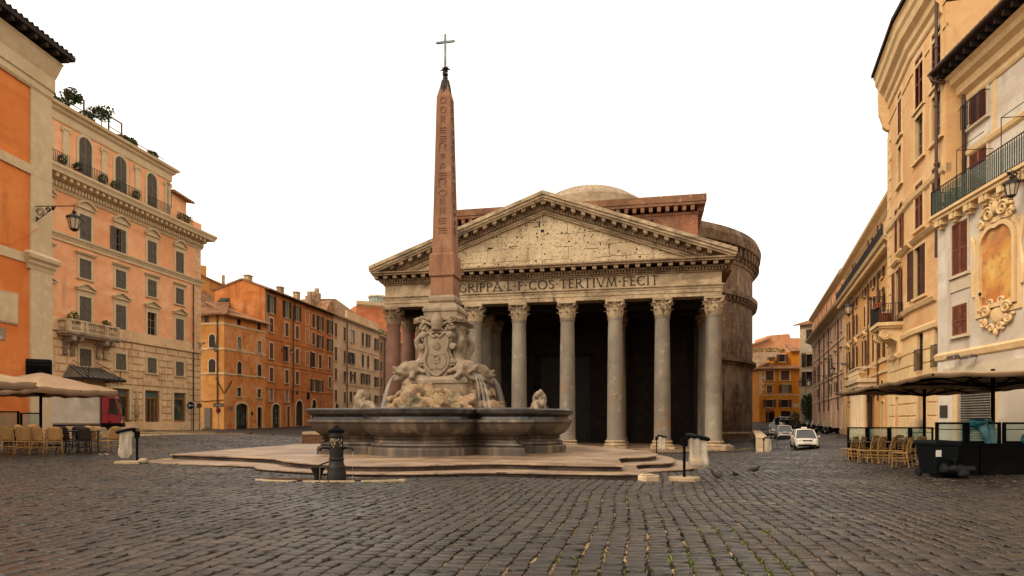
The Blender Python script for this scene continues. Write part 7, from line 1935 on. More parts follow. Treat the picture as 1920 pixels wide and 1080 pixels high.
rc = rattan_chair(RATTAN); rd = rattan_chair(RATTAND)
spots = [(22, 21.0, PI + .1, 'L', 'tan rattan chair, leftmost in the front row'), (52, 22.2, PI - .35, 'L', 'tan rattan chair set back behind the front row, nearest the left edge'), (52.5, 21.0, PI + .02, 'L', 'tan rattan chair second in the front row'),
         (81, 21.1, PI - .06, 'L', 'tan rattan chair third in the front row'), (103, 21.3, PI + .55, 'L', 'tan rattan chair turned sideways, fourth in the front row'), (68, 22.6, PI + .3, 'L', 'tan rattan chair half hidden behind the second and third'),
         (127, 21.7, PI, 'D', 'dark rattan chair right of the turned tan chair'), (166, 21.8, PI + .1, 'D', 'dark rattan chair beside the tan chair at the table end'), (172, 22.6, PI + .2, 'L', 'tan rattan chair just behind the right dark chair'), (205, 22.5, PI + 1.2, 'L', 'tan rattan chair alone at the right end, facing the table'),
         (142, 22.8, .1, 'D', 'dark rattan chair on the far side of the tables'), (152, 22.4, PI + .4, 'D', 'dark rattan chair squeezed between its two dark neighbours')]
first = {'L': rc, 'D': rd}
for px, Y, rz, k, lab in spots:
    o = first.pop(k, None) or clone(rc if k == 'L' else rd); p = at(px, Y); place(o, p.x, p.y, rz, lab); o.scale = (.88, .9, .9)


def cafe_table(label, mat, x, y, cloth=None, h=.74, r=.36, group='cafe tables on the left terrace'):
    t = thing('cafe_table', label, 'table', (x, y, g(x, y)), .3, group)
    MB().box(-r, -r, h - .03, r, r, h).build('tabletop', mat, t, bevel=.008)
    MB().lathe([(.24, 0), (.24, .03), (.05, .06), (.035, .1), (.035, h - .06), (.12, h - .03)], 14).build('pedestal', STEEL, t, smooth=True, angle=.5)
    return t


for px, Y, lab, mt in ((5, 22.0, 'cafe table with an orange top at the left edge', OCHRE), (88, 22.2, 'cafe table with an orange top between the tan chairs', OCHRE), (184, 22.6, 'bare cafe table before the chair at the right end', STEEL), (140, 22.1, 'dark cafe table among the dark chairs', TABLET)):
    p = at(px, Y); cafe_table(lab, mt, p.x, p.y)
p = at(195, 21.4); t = thing('plastic_wrap', 'loose ring of clear plastic on the cobbles by the cafe table', 'litter', (p.x, p.y, g(p.x, p.y)))
MB().tube([(.16 * math.cos(a) * (1 + .2 * math.sin(3 * a)), .11 * math.sin(a), .03 + .02 * math.sin(5 * a)) for a in [2 * PI * i / 24 for i in range(25)]], .018, 6).build('ring', BAGM, t); MB().ball((.1, .02, .02), (.07, .05, .03), 8).build('crumple', BAGM, t)


def slat_chair():
    t = thing('wooden_chair', 'x', 'chair', group='wooden slat back chairs on the right terrace')
    for sx in (-1, 1):
        MB().tube([(sx * .2, -.2, 0), (sx * .19, -.19, .44)], [.017, .022], 6).build('leg', BEECH, t)
        MB().tube([(sx * .2, .27, 0), (sx * .185, .2, .44), (sx * .18, .22, .68), (sx * .175, .29, .92)], [.018, .022, .02, .016], 6).build('leg', BEECH, t)
    MB().plate([(-.22, -.23), (.22, -.23), (.2, .21), (-.2, .21)], .43, .465).build('seat', BEECH, t, bevel=.01)
    m = MB()
    for z in (.17, .24): m.bar((-.19, -.19, z), (.19, -.19, z), .018)
    for sx in (-1, 1): m.bar((sx * .195, -.19, .2), (sx * .19, .23, .2), .018); m.bar((sx * .19, -.19, .3), (sx * .185, .22, .3), .018)
    m.build('stretcher', BEECH, t)
    m = MB(); m.loft([[(-.18, .275, .84), (-.18, .3, .84), (-.18, .305, .93), (-.18, .28, .93)], [(0, .3, .84), (0, .325, .84), (0, .33, .95), (0, .305, .95)], [(.18, .275, .84), (.18, .3, .84), (.18, .305, .93), (.18, .28, .93)]]); m.box(-.17, .205, .5, .17, .225, .54)
    for x in (-.1, -.035, .035, .1): m.bar((x, .215, .53), (x * 1.1, .29, .86), .035, .014, (0, 1, 0))
    m.build('backrest', BEECH, t)
    return t


sc0 = slat_chair(); used = False
ch = [(1592, 26.0, PI + .5, 'slat back wooden chair at the far left end of the row'), (1606, 24.8, PI + .55, 'slat back wooden chair second from the far left end'), (1622, 23.5, PI + .9, 'slat back wooden chair turned side on, third from the left'), (1643, 23.2, PI + .4, 'slat back wooden chair fourth from the left, back to the camera'),
      (1633, 25.3, 1.0, 'slat back wooden chair on the far side behind the third'), (1662, 22.6, PI + .7, 'slat back wooden chair fifth from the left'), (1655, 24.8, .4, 'slat back wooden chair on the far side behind the fourth'), (1680, 22.2, PI + 1.0, 'slat back wooden chair sixth, half hidden by the big one'),
      (1690, 20.3, PI + .75, 'largest slat back wooden chair, pulled out towards the camera'), (1700, 24.0, .3, 'slat back wooden chair on the far side behind the largest'), (1716, 22.0, PI + .2, 'slat back wooden chair between the largest and the wheelie bin'), (1738, 21.0, PI + .9, 'slat back wooden chair touching the wheelie bin')]
for i, (px, Y, rz, lab) in enumerate(ch):
    o = sc0 if i == 0 else clone(sc0); p = at(px, Y); place(o, p.x, p.y, rz, lab)
for px, Y, lab in ((1618, 25.0, 'dark cafe table at the far end of the wooden chairs'), (1668, 23.6, 'dark cafe table in the middle of the wooden chairs'), (1722, 21.6, 'dark cafe table beside the wheelie bin')):
    p = at(px, Y); cafe_table(lab, TABLET, p.x, p.y, group='cafe tables on the right terrace')
for px, Y, rz, lab in ((218, 54.5, 2.2, 'dark metal chair by the palazzo shop window, left of the folded umbrella'), (266, 57.5, 1.9, 'dark metal chair right of the folded umbrella'), (297, 60.0, -1.8, 'dark metal chair at the second palazzo table')):
    p = at(px, Y); t = thing('metal_chair', lab, 'chair', (p.x, p.y, g(p.x, p.y)), rz, 'metal chairs by the palazzo'); q = MB()
    for x in (-.22, .22):
        for y in (-.22, .22): q.bar((x, y, 0), (x * .9, y * .9, .5 if y < 0 else 1.0), .035)
    q.box(-.23, -.23, .48, .23, .23, .51); q.build('frame', IRON, t); MB().box(-.21, .18, .6, .21, .22, 1.0).build('backrest', IRON, t)
for px, Y, lab in ((238, 55.5, 'small dark table under the folded umbrella'), (281, 58.6, 'small dark table before the palazzo door')):
    p = at(px, Y); cafe_table(lab, TABLET, p.x, p.y, h=.78, r=.42, group='cafe tables by the palazzo')
p = at(254, 56); t = thing('folded_umbrella', 'closed beige umbrella standing by the palazzo shop', 'umbrella', (p.x, p.y, g(p.x, p.y)))
MB().lathe([(.3, 0), (.3, .08), (.03, .1), (.03, 3.3)], 10).build('pole', STEEL, t); m = MB(); rings = []
for z, r in ((1.0, .22), (1.4, .27), (2.0, .24), (2.7, .15), (3.2, .06), (3.4, .03)): rings.append([(r * (1 + .22 * (-1) ** j) * math.cos(2 * PI * j / 14), r * (1 + .22 * (-1) ** j) * math.sin(2 * PI * j / 14), z) for j in range(14)])
m.loft(rings).build('canopy', CANVAS, t, smooth=True)


# ---------------------------------------------------------------- umbrellas
def umbrella(name, label, c, half, rz, z_hem, rise, gz, mat, valance=.22, sag=.12):
    t = thing(name, label, 'umbrella', (c[0], c[1], gz), rz, 'cafe umbrellas')
    zh = z_hem - gz; m = MB(); n = 14; hx, hy = half if isinstance(half, tuple) else (half, half)
    E = [(-hx, -hy), (hx, -hy), (hx, hy), (-hx, hy)]; rg = random.Random(int(hx * 100) + len(label))
    rows = []
    for k in range(9):
        u = k / 8; row = []
        for e in range(4):
            a, b = Vector(E[e]), Vector(E[(e + 1) % 4])
            for j in range(n):
                w = j / n; p = a.lerp(b, w) * u; sg = math.sin(PI * w)
                row.append((p.x, p.y, zh + rise * (1 - u) ** 1.0 - sag * sg * u * (1.3 - u * .7) * (.7) + .012 * rg.gauss(0, 1) * u))
        rows.append(row)
    rows[0] = [(x * 1, y, zh + rise) for x, y, z in rows[0]]
    hem = [(x * (1 + .0), y, z - valance * (1 + .12 * math.sin(i * 1.7)) ) for i, (x, y, z) in enumerate(rows[-1])]
    hem = [(x * (1 - .006 * (1 + math.sin(i * 2.4))), y * (1 - .006 * (1 + math.sin(i * 2.4))), z) for i, (x, y, z) in enumerate(hem)]
    m.loft(rows + [hem], False); o = m.build('canopy', mat, t, smooth=True, angle=.7); so = o.modifiers.new('thick', 'SOLIDIFY'); so.thickness = .012
    m = MB().tube([(0, 0, 0), (0, 0, zh + rise + .05)], .05, 10).box(-.45, -.45, 0, .45, .45, .1); m.build('pole', BLACK, t)
    m = MB()
    for e in range(4):
        a, b = Vector(E[e]), Vector(E[(e + 1) % 4])
        for w in (0, .5):
            p = a.lerp(b, w); sgz = sag * .42 if w else 0
            m.bar((0, 0, zh + rise - .06), (p.x, p.y, zh - .05 - sgz), .045); m.bar((0, 0, zh - .25), (p.x * .5, p.y * .5, zh + rise * .5 - .1 - sgz * .6), .035)
    m.build('rib', BLACK, t)
    return t


umbrella('cafe_umbrella', 'beige square cafe umbrella over the tan chairs, right of the two on the left terrace', (-17.6, 24.3), 1.75, -.2, 2.52, .62, g(-16, 24), CANVAS)
umbrella('cafe_umbrella', 'beige square cafe umbrella cut by the left picture edge', (-16.95, 19.0), 1.75, -.2, 2.55, .6, g(-15, 20), CANVAS)
umbrella('cafe_umbrella', 'wide worn umbrella with dark ribs over the wooden chairs on the right', (14.07, 22.2), (2.2, 2.83), -.297, 2.42, .2, g(14, 22.2), CANVASR, .1, .05)
umbrella('cafe_umbrella', 'wide worn umbrella over the glass screens at the right edge', (12.75, 17.25), (2.2, 2.83), -.297, 2.46, .2, 0, CANVASR, .1, .05)


# ---------------------------------------------------------------- screens
def screen(label, A, B, z0, z1, zm, mid=True):
    A = Vector(A); B = Vector(B); d = B - A; L = d.length; t = thing('glass_screen', label, 'wind screen', (A.x, A.y, 0), math.atan2(d.y, d.x), 'terrace wind screens')
    w = .07
    m = MB().box(0, -.03, z0, w, .03, z1).box(L - w, -.03, z0, L, .03, z1).box(w, -.03, z1 - .05, L - w, .03, z1).box(w, -.03, zm - .03, L - w, .03, zm + .03)
    if mid: m.box(w, -.015, zm + (z1 - zm) * .62, L - w, .015, zm + (z1 - zm) * .62 + .02)
    m.build('frame', BLACK, t); MB().box(w, -.008, zm + .03, L - w, .008, z1 - .05).build('glass_pane', MIRRORG, t); MB().box(w, -.02, z0, L - w, .02, zm - .03).build('lower_panel', BLACK, t)


pxa = [1588, 1626, 1667, 1706, 1750]; labs = ['glass screen at the far left end behind the wooden chairs', 'second glass screen behind the wooden chairs', 'third glass screen behind the wooden chairs', 'fourth glass screen beside the umbrella pole']
for i in range(4): screen(labs[i], at(pxa[i] + .6, 26.6), at(pxa[i + 1], 26.4), -.45, 1.07, .5, i == 3)
pxb = [1753, 1811, 1877, 1945, 2010]; labs = ['near glass screen next to the wheelie bin', 'near glass screen with the teal tarp hung over it', 'near glass screen at the right edge', 'near glass screen beyond the right edge']
for i in range(3): screen(labs[i], at(pxb[i] + (1 if i != 2 else 3), 17.05 - i * .08), at(pxb[i + 1] - 1, 16.97 - i * .08), -.1, 1.3, .78)
screen('glass screen at the far left behind the tan chairs', at(-60, 26.2), at(36, 26.4), .2, 1.72, .95, False); screen('glass screen next to the left umbrella pole', at(38, 26.4), at(78, 26.6), .2, 1.66, .95, False)
# black planters below the near screens
for i, (a, b, lab) in enumerate(((1760, 1836, 'long black planter beside the wheelie bin'), (1838, 1960, 'long black planter at the right edge'))):
    A, B = at(a, 16.45), at(b, 16.4); d = B - A; t = thing('planter_box', lab, 'planter', (A.x, A.y, g(A.x, A.y) - .03), math.atan2(d.y, d.x), 'black planters')
    MB().box(0, 0, 0, d.length, .4, .82).build('box', BLACK, t, bevel=.01); MB().box(-.01, -.012, .77, d.length + .01, .41, .83).build('rim', BLACK, t, bevel=.005)
# wheelie bin
p = at(1757, 16.2); t = thing('wheelie_bin', 'black wheelie bin with a white label at the end of the wooden chairs', 'rubbish bin', (p.x, p.y, g(p.x, p.y)), .1)
MB().loft([[(-.27, -.3, .08), (.27, -.3, .08), (.27, .3, .08), (-.27, .3, .08)], [(-.33, -.37, .88), (.33, -.37, .88), (.33, .37, .88), (-.33, .37, .88)]]).box(-.36, -.4, .84, .36, .4, .9).build('bin_body', BINBLUE, t, bevel=.02)
MB().loft([[(-.37, -.42, .9), (.37, -.42, .9), (.37, .42, .9), (-.37, .42, .9)], [(-.34, -.38, .955), (.34, -.38, .955), (.34, .38, .97), (-.34, .38, .97)]]).build('lid', BINBLUE, t, bevel=.015)
for sx in (-1, 1):
    q = MB(); q.tube([(sx * .25, .3, .1), (sx * .33, .3, .1)], .1, 14); q.build('wheel', TYRE, t)
MB().box(-.31, -.375, .55, -.18, -.34, .72).build('sticker', SIGNW, t); t.scale = (.94, .94, .94)
# black rubbish bag
p = at(1792, 15.75); m = MB(); rg = random.Random(6)
t = thing('rubbish_bag', 'shiny black rubbish bag slumped in front of the planter', 'rubbish bag', (p.x, p.y, g(p.x, p.y) - .02))
for k in range(20): m.ball((rg.uniform(-.28, .28), rg.uniform(-.16, .16), rg.uniform(.12, .26)), (rg.uniform(.1, .2), rg.uniform(.1, .17), rg.uniform(.09, .15)), 7, Matrix.Rotation(rg.uniform(0, 3), 4, (rg.random(), rg.random(), rg.random())))
b = m.build('bag_body', M('black_bin_liner', '060606', [], .3, (14, .9, .05), spec=.2), t, voxel=.03)
m = MB()
for k in range(6): m.tube([(-.05, 0, .36), (-.05 + rg.uniform(-.15, .1), rg.uniform(-.08, .08), .46), (-.08 + rg.uniform(-.28, .15), rg.uniform(-.1, .1), .52)], [.04, .02, .006], 6)
m.build('knot', BLACKP, t)
# teal tarp over the screen
A, B = at(1822, 16.93), at(1868, 16.9); t = thing('teal_tarp', 'crumpled teal plastic tarp hanging over the near glass screen', 'tarp', (A.x, A.y, 0), 0)
rows = []; rg = random.Random(9)
for i in range(17):
    s_ = i / 16; row = []
    for j in range(11):
        w = j / 10; x0 = -.05 + .62 * w; 
        if s_ < .3: u = s_ / .3; x = .0 + .5 * w + .02; z = 1.12 + .28 * u - .1 * (1 - w) * (1 - u); y = .12 - .1 * u
        else: u = (s_ - .3) / .7; x = (.08 + .44 * w) * (1 - u) + (.3 + .26 * w) * u; z = 1.4 - .78 * u + .03 * math.sin(w * 7); y = .02 - .16 * u ** .5
        row.append((x + rg.gauss(0, .006), y + .045 * math.sin(w * 9 + u * 3) + rg.gauss(0, .008), z + rg.gauss(0, .008)))
    rows.append(row)
o = MB().loft(rows, False, False).build('cloth', TEAL, t, smooth=True); so = o.modifiers.new('thick', 'SOLIDIFY'); so.thickness = .012
m = MB()
for k in range(9): m.ball((.1 + rg.uniform(-.1, .16), -.02 + rg.uniform(-.06, .06), 1.25 + rg.uniform(-.1, .1)), (rg.uniform(.07, .13), .07, rg.uniform(.06, .1)), 7)
m.build('bunched_fold', TEAL, t, voxel=.03)
p = at(1921, 16.75); t = thing('folded_cloth', 'scrap of teal cloth on the screen at the right edge', 'cloth', (p.x, p.y, .85)); MB().ball((0, 0, 0), (.08, .08, .16), 9).ball((.06, 0, -.1), (.1, .07, .1), 8).build('cloth_body', TEAL, t, voxel=.03); MB().ball((.02, -.05, .12), (.05, .04, .05), 7).build('cloth_fold', TEAL, t)


# ---------------------------------------------------------------- vehicles
def car(name, label, cat, x, y, heading, paint, L=4.2, Wd=1.76, H=1.55, style='hatch', taxi=False, z=None, group='cars in the side street'):
    t = thing(name, label, cat, (x, y, g(x, y) if z is None else z), heading, group)
    hl, hw = L / 2, Wd / 2; belt = H * .6
    #            x      z bottom  z top   half width
    if style == 'hatch': ST = [(-hl, .42, .78, .8), (-hl + .06, .3, .95, .92), (-hl + .35, .22, belt + .03, .985), (-.9, .2, belt + .02, 1), (0, .2, belt, 1), (.75, .2, belt - .02, 1), (1.15, .2, belt - .07, .99), (hl - .45, .22, belt - .2, .96), (hl - .12, .26, .68, .88), (hl, .36, .58, .74)]
    elif style == 'suv': ST = [(-hl, .5, .9, .84), (-hl + .08, .36, 1.0, .95), (-hl + .4, .3, belt + .03, .99), (-.8, .28, belt, 1), (.9, .28, belt - .02, 1), (1.3, .28, belt - .06, .99), (hl - .4, .3, belt - .14, .96), (hl - .1, .34, .85, .9), (hl, .44, .72, .8)]
    rings = []
    for X, zb, zt, k in ST:
        w = hw * k; rings.append([(X, -w * .93, zb), (X, -w, zb + .1), (X, -w, (zb + zt) / 2), (X, -w * .97, zt - .06), (X, -w * .9, zt), (X, 0, zt + .025), (X, w * .9, zt), (X, w * .97, zt - .06), (X, w, (zb + zt) / 2), (X, w, zb + .1), (X, w * .93, zb)])
    MB().loft(rings).build('body', paint, t, smooth=True, angle=.75)
    fx, rx = (1.2, -hl + .18); ft, rt = (.35, -hl + .62)
    if style == 'suv': fx, ft, rx, rt = 1.2, .4, -hl + .15, -hl + .5
    G = [[(fx, -hw * .88, belt - .06), (fx, hw * .88, belt - .06)], [(ft, -hw * .7, H - .05), (ft, hw * .7, H - .05)], [(rt, -hw * .7, H - .07), (rt, hw * .7, H - .07)], [(rx, -hw * .86, belt), (rx, hw * .86, belt)]]
    v = [p for r in G for p in r] + [(fx - .3, -hw * .93, belt - .03), (fx - .3, hw * .93, belt - .03)]
    MB().add(v, [(0, 1, 3, 2), (2, 3, 5, 4), (4, 5, 7, 6), (0, 2, 4, 6), (1, 7, 5, 3), (0, 6, 7, 1)]).build('glazing', CARGL, t)
    m = MB(); rr = []
    for X, z, w in ((ft + .06, H - .07, .69), (ft - .15, H - .015, .7), ((ft + rt) / 2, H, .715), (rt + .15, H - .02, .71), (rt - .05, H - .08, .7)): rr.append([(X, -hw * w, z - .03), (X, -hw * w * .8, z + .02), (X, 0, z + .045), (X, hw * w * .8, z + .02), (X, hw * w, z - .03)])
    m.loft(rr, False, False)
    for sg in (-1, 1):
        m.bar((fx, sg * hw * .885, belt - .06), (ft, sg * hw * .705, H - .05), .07, .05); m.bar((rx, sg * hw * .865, belt), (rt, sg * hw * .705, H - .07), .14, .05); xm = (ft + rt) / 2 + .1; m.bar((xm, sg * hw * .93, belt), (xm - .04, sg * hw * .705, H - .05), .08, .03)
        m.bar((ft, sg * hw * .7, H - .05), (rt, sg * hw * .7, H - .07), .05, .05)
    o = m.build('roof', paint, t, smooth=True, angle=.6); so = o.modifiers.new('thick', 'SOLIDIFY'); so.thickness = .02
    wr = .31 if style == 'hatch' else .36
    for X in (-hl + .78, hl - .82):
        for sg in (-1, 1):
            MB().box(X - wr * 1.15, sg * hw * .96 - .03, .18, X + wr * 1.15, sg * hw * 1.0, wr * 2.05).build('wheel_arch', BLACK, t) if False else None
            w_ = MB().lathe([(wr * .62, -.1), (wr * .95, -.1), (wr, -.07), (wr, .07), (wr * .95, .1), (wr * .62, .1)], 22).build('wheel', TYRE, t, smooth=True, angle=.6); w_.location = (X, sg * (hw - .08), wr); w_.rotation_euler = (PI / 2, 0, 0)
            q = MB().lathe([(.0, .05 * -sg), (wr * .2, .06 * -sg), (wr * .66, .03 * -sg)], 18)
            for k in range(6): a = k * PI / 3; q.bar((wr * .12 * math.cos(a), wr * .12 * math.sin(a), -sg * .085), (wr * .62 * math.cos(a), wr * .62 * math.sin(a), -sg * .08), .06, .02)
            q.build('rim', RIMM, w_)
    for sg in (-1, 1):
        fz = .72 if style == 'hatch' else .88
        MB().ball((hl - .2, sg * hw * .68, fz - .02), (.2, .2, .1), 12, Matrix.Rotation(sg * -.35, 4, 'Z')).build('headlight', LAMPC, t, smooth=True); MB().ball((-hl + .1, sg * hw * .78, fz + .12), (.07, .1, .14), 10).build('tail_light', REDL, t)
        MB().ball((fx - .28, sg * (hw + .09), belt + .06), (.07, .1, .07), 10).build('mirror', paint, t, smooth=True)
        m = MB()
        for X in (.72, -.35): MB().box(X - .004, sg * hw * .985, .32, X + .004, sg * hw * 1.004, belt - .04).build('door_line', BLACK, t)
        m.box(.15, sg * hw * .99, belt - .2, .32, sg * hw * 1.012, belt - .17); m.build('door_handle', BLACK, t)
    fz = .56 if style == 'hatch' else .7
    m = MB().box(hl - .14, -hw * .4, fz + .04, hl - .035, hw * .4, fz + .17); 
    for k in range(3): m.box(hl - .1, -hw * .4, fz + .05 + k * .04, hl - .025, hw * .4, fz + .065 + k * .04)
    m.build('grille', BLACK, t); MB().box(hl - .1, -hw * .72, .28, hl + .012, hw * .72, .4).build('bumper_intake', BLACK, t, bevel=.03); MB().box(hl - .05, -.26, .42, hl + .02, .26, .53).build('number_plate', SIGNW, t)
    if taxi: MB().box((ft + rt) / 2 + .25, -.22, H + .03, (ft + rt) / 2 + .4, .22, H + .17).build('taxi_sign', CARW, t, bevel=.03)
    return t


p = at(1508, 52.8); car('parked_car', 'white taxi nearest to the camera with a roof sign', 'car', p.x, p.y, math.atan2(-.96, -.3), CARW, 4.0, 1.78, 1.56, taxi=True)
p = at(1470, 72); car('parked_car', 'white hatchback just behind the nearest taxi', 'car', p.x, p.y, math.atan2(-.95, -.3), CARW, 3.9, 1.76, 1.5, z=-.72)
p = at(1456, 77.5); car('parked_car', 'white car half hidden behind the second white hatchback', 'car', p.x, p.y, math.atan2(-.9, -.55), CARW, 4.2, 1.74, 1.68, z=-.6)
p = at(1486, 101); car('parked_car', 'dark grey estate car parked across the street end', 'car', p.x, p.y, .35, CARD, 4.6, 1.85, 1.75, 'suv', z=-.25)
p = at(1476, 109); car('parked_car', 'silver white car behind the dark grey estate', 'car', p.x, p.y, .3, CARW, 4.5, 1.8, 1.8, 'suv', z=.1)


def scooter():
    t = thing('parked_scooter', 'x', 'scooter', group='scooters along the pink palazzo')
    for X in (-.62, .62):
        w = MB().lathe([(.15, -.05), (.23, -.055), (.25, 0), (.23, .055), (.15, .05)], 16).build('wheel', TYRE, t); w.location = (X, 0, .25); w.rotation_euler = (PI / 2, 0, 0); MB().lathe([(.0, -.03), (.16, -.03), (.16, .03), (0, .03)], 12).build('rim', RIMM, w)
    m = MB(); m.loft([[(-.85, -.12, .55), (-.85, .12, .55), (-.85, .08, .68), (-.85, -.08, .68)], [(-.5, -.2, .4), (-.5, .2, .4), (-.5, .16, .74), (-.5, -.16, .74)], [(.0, -.19, .3), (.0, .19, .3), (.0, .15, .7), (.0, -.15, .7)], [(.14, -.18, .26), (.14, .18, .26), (.14, .18, .36), (.14, -.18, .36)], [(.42, -.18, .28), (.42, .18, .28), (.42, .16, .4), (.42, -.16, .4)]]).build('body', BLACK, t, bevel=.03)
    MB().loft([[(.42, -.2, .32), (.42, .2, .32), (.36, .2, .32), (.36, -.2, .32)], [(.56, -.19, .7), (.56, .19, .7), (.48, .19, .7), (.48, -.19, .7)], [(.46, -.14, 1.0), (.46, .14, 1.0), (.4, .14, 1.0), (.4, -.14, 1.0)]]).build('leg_shield', CARD, t, bevel=.02)
    MB().loft([[(-.8, -.13, .7), (-.8, .13, .7), (-.8, .11, .8), (-.8, -.11, .8)], [(-.3, -.15, .72), (-.3, .15, .72), (-.3, .13, .8), (-.3, -.13, .8)], [(.02, -.12, .7), (.02, .12, .7), (.02, .1, .76), (.02, -.1, .76)]]).build('seat', BLACKP, t, bevel=.03)
    MB().tube([(.62, 0, .28), (.5, 0, .8), (.44, 0, 1.02)], .03, 6).tube([(.36, -.33, 1.05), (.44, 0, 1.02), (.36, .33, 1.05)], .02, 6).build('handlebar', STEEL, t)
    MB().add([(.5, -.22, 1.0), (.5, .22, 1.0), (.34, .2, 1.42), (.34, -.2, 1.42)], [(0, 1, 2, 3)]).build('windshield', MIRRORG, t)
    MB().ball((.54, 0, .92), (.05, .1, .07), 10).build('headlight', LAMPC, t); MB().ball((-.86, 0, .62), (.03, .08, .05), 8).build('tail_light', REDL, t); MB().ball((.62, 0, .42), (.3, .09, .12), 10).build('mudguard', CARD, t)
    for sg in (-1, 1): MB().tube([(.38, sg * .28, 1.05), (.4, sg * .34, 1.24)], .01, 5).ball((.4, sg * .35, 1.27), (.02, .06, .04), 8).build('mirror', BLACK, t)
    return t


s0 = scooter(); labs = ['scooter nearest to the camera at the end of the scooter row', 'second scooter from the near end of the row', 'third scooter from the near end of the row', 'scooter in the middle of the row by the pink palazzo', 'scooter behind the middle of the row', 'second last scooter in the row, by the parked cars', 'farthest scooter, next to the dark estate car']
for i, (px, Y, rz, zf) in enumerate(((1560, 78.5, PI + .15, -.45), (1550, 82, PI + .5, -.38), (1540, 84.5, PI + .2, -.3), (1530, 87.5, PI - .2, -.28), (1519, 91, PI + .4, -.2), (1510, 95, PI, -.1), (1502, 98, PI - .3, -.05))):
    o = s0 if i == 0 else clone(s0); p = at(px, Y); place(o, p.x, p.y, rz, labs[i], zf); o.scale = (1.12, 1.12, 1.12)
# delivery truck
A = at(82, 42); L = 4.3; t = thing('delivery_truck', 'delivery truck with a plain grey box and a red cab', 'truck', (A.x, A.y, g(A.x + 3, A.y + 1) + .02), math.radians(25))
bl = 3.12; zt, zb = zz(736, 44) - t.location.z, zz(796, 44) - t.location.z
MB().box(0, 0, zb, bl, 2.1, zt).build('cargo_box', TRUCKW, t, bevel=.03); MB().box(-.02, -.03, zb - .02, bl + .02, -.005, zb + .09).box(-.02, -.03, zt - .08, bl + .02, -.005, zt + .02).box(bl - .05, -.03, zb, bl + .02, 0, zt).build('box_rail', STEEL, t)
c0 = bl + .06; c1 = L; ct = zt - .2
m = MB().prism([(c0, .42), (c1 - .05, .42), (c1 + .02, .62), (c1, 1.05), (c1 - .28, ct - .16), (c1 - .42, ct), (c0, ct + .02)], 0, 2.05).build('cab', TRUCKR, t, bevel=.05)
MB().prism([(c0 + .42, 1.12), (c1 - .12, 1.02), (c1 - .33, ct - .22), (c0 + .42, ct - .2)], -.015, .02).build('side_window', CARGL, t); MB().prism([(c1 - .03, 1.1), (c1 + .012, 1.1), (c1 - .25, ct - .2), (c1 - .3, ct - .2)], .12, 1.93).build('windscreen', CARGL, t)
MB().prism([(c0, ct + .02), (c1 - .5, ct), (c0 + .05, zt - .02), (c0, zt)], .15, 1.9).build('roof_deflector', TRUCKR, t)
MB().box(c0 - .05, -.02, .22, c1 + .05, 2.07, .5).box(.1, .2, .3, c0, 1.9, zb - .03).build('chassis', BLACK, t); MB().box(c0 + .4, -.03, .55, c0 + .55, 0, .62).build('door_handle', BLACK, t); MB().box(c0 + .36, -.012, .45, c0 + .38, .0, 1.5).build('door_line', BLACK, t)
for X in (.75, c1 - .55):
    w = MB().lathe([(.2, -.12), (.38, -.12), (.4, -.08), (.4, .08), (.38, .12), (.2, .12)], 20).build('wheel', TYRE, t); w.location = (X, .15, .38); w.rotation_euler = (PI / 2, 0, 0); MB().lathe([(0, .08), (.24, .1)], 14).build('rim', RIMM, w)
m = MB().bar((c1 - .05, -.02, 1.5), (c1 + .16, -.1, 1.55), .03).bar((c1 + .16, -.1, 1.55), (c1 + .16, -.1, .95), .03).box(c1 + .08, -.18, .95, c1 + .2, -.02, 1.45).build('mirror', BLACK, t); MB().box(c1 - .03, .1, .5, c1 + .04, .5, .68).build('headlight', LAMPC, t)
# signs and posts
def sign_post(label, px, Y, h, kind, z=None):
    p = at(px, Y); z = g(p.x, p.y) if z is None else z; t = thing('road_sign', label, 'road sign', (p.x, p.y, z), 0, 'road signs'); MB().tube([(0, 0, 0), (0, 0, h)], .035, 8).build('pole', STEEL, t)
    def disc(r, zc, mat, y=-.05, nm='sign_disc'): o = MB().lathe([(0, -.012), (r, -.012), (r, .012), (0, .012)], 24).build(nm, mat, t); o.location = (0, y, zc); o.rotation_euler = (PI / 2, 0, 0)
    if kind == 'arrow':
        disc(.4, h - .4, SIGNW, -.045, 'sign_rim'); disc(.36, h - .4, SIGNB, -.06)
        MB().box(-.12, -.085, h - .44, .22, -.075, h - .36).prism([(-.26, h - .4), (-.1, h - .24), (-.1, h - .56)], -.085, -.075).build('arrow', SIGNW, t)
    elif kind == 'nopark':
        disc(.3, h - .95, SIGNR, -.045, 'sign_rim'); disc(.23, h - .95, SIGNB, -.06); MB().bar((-.2, -.08, h - .78), (.2, -.08, h - 1.12), .07, .01, (0, 1, 0)).build('slash', SIGNR, t)
        MB().box(-.62, -.06, h - .5, .62, -.03, h - .1).build('street_plate', SIGNB, t); MB().box(-.5, -.07, h - .34, .5, -.055, h - .28).build('plate_line', SIGNW, t)
    elif kind == 'box': MB().box(-.16, -.1, h - .6, .16, .1, h).build('meter_box', BLACK, t, bevel=.03); 
    elif kind == 'plain': MB().box(-.25, -.05, h - .5, .25, -.03, h - .12).build('sign_plate', STEEL, t)


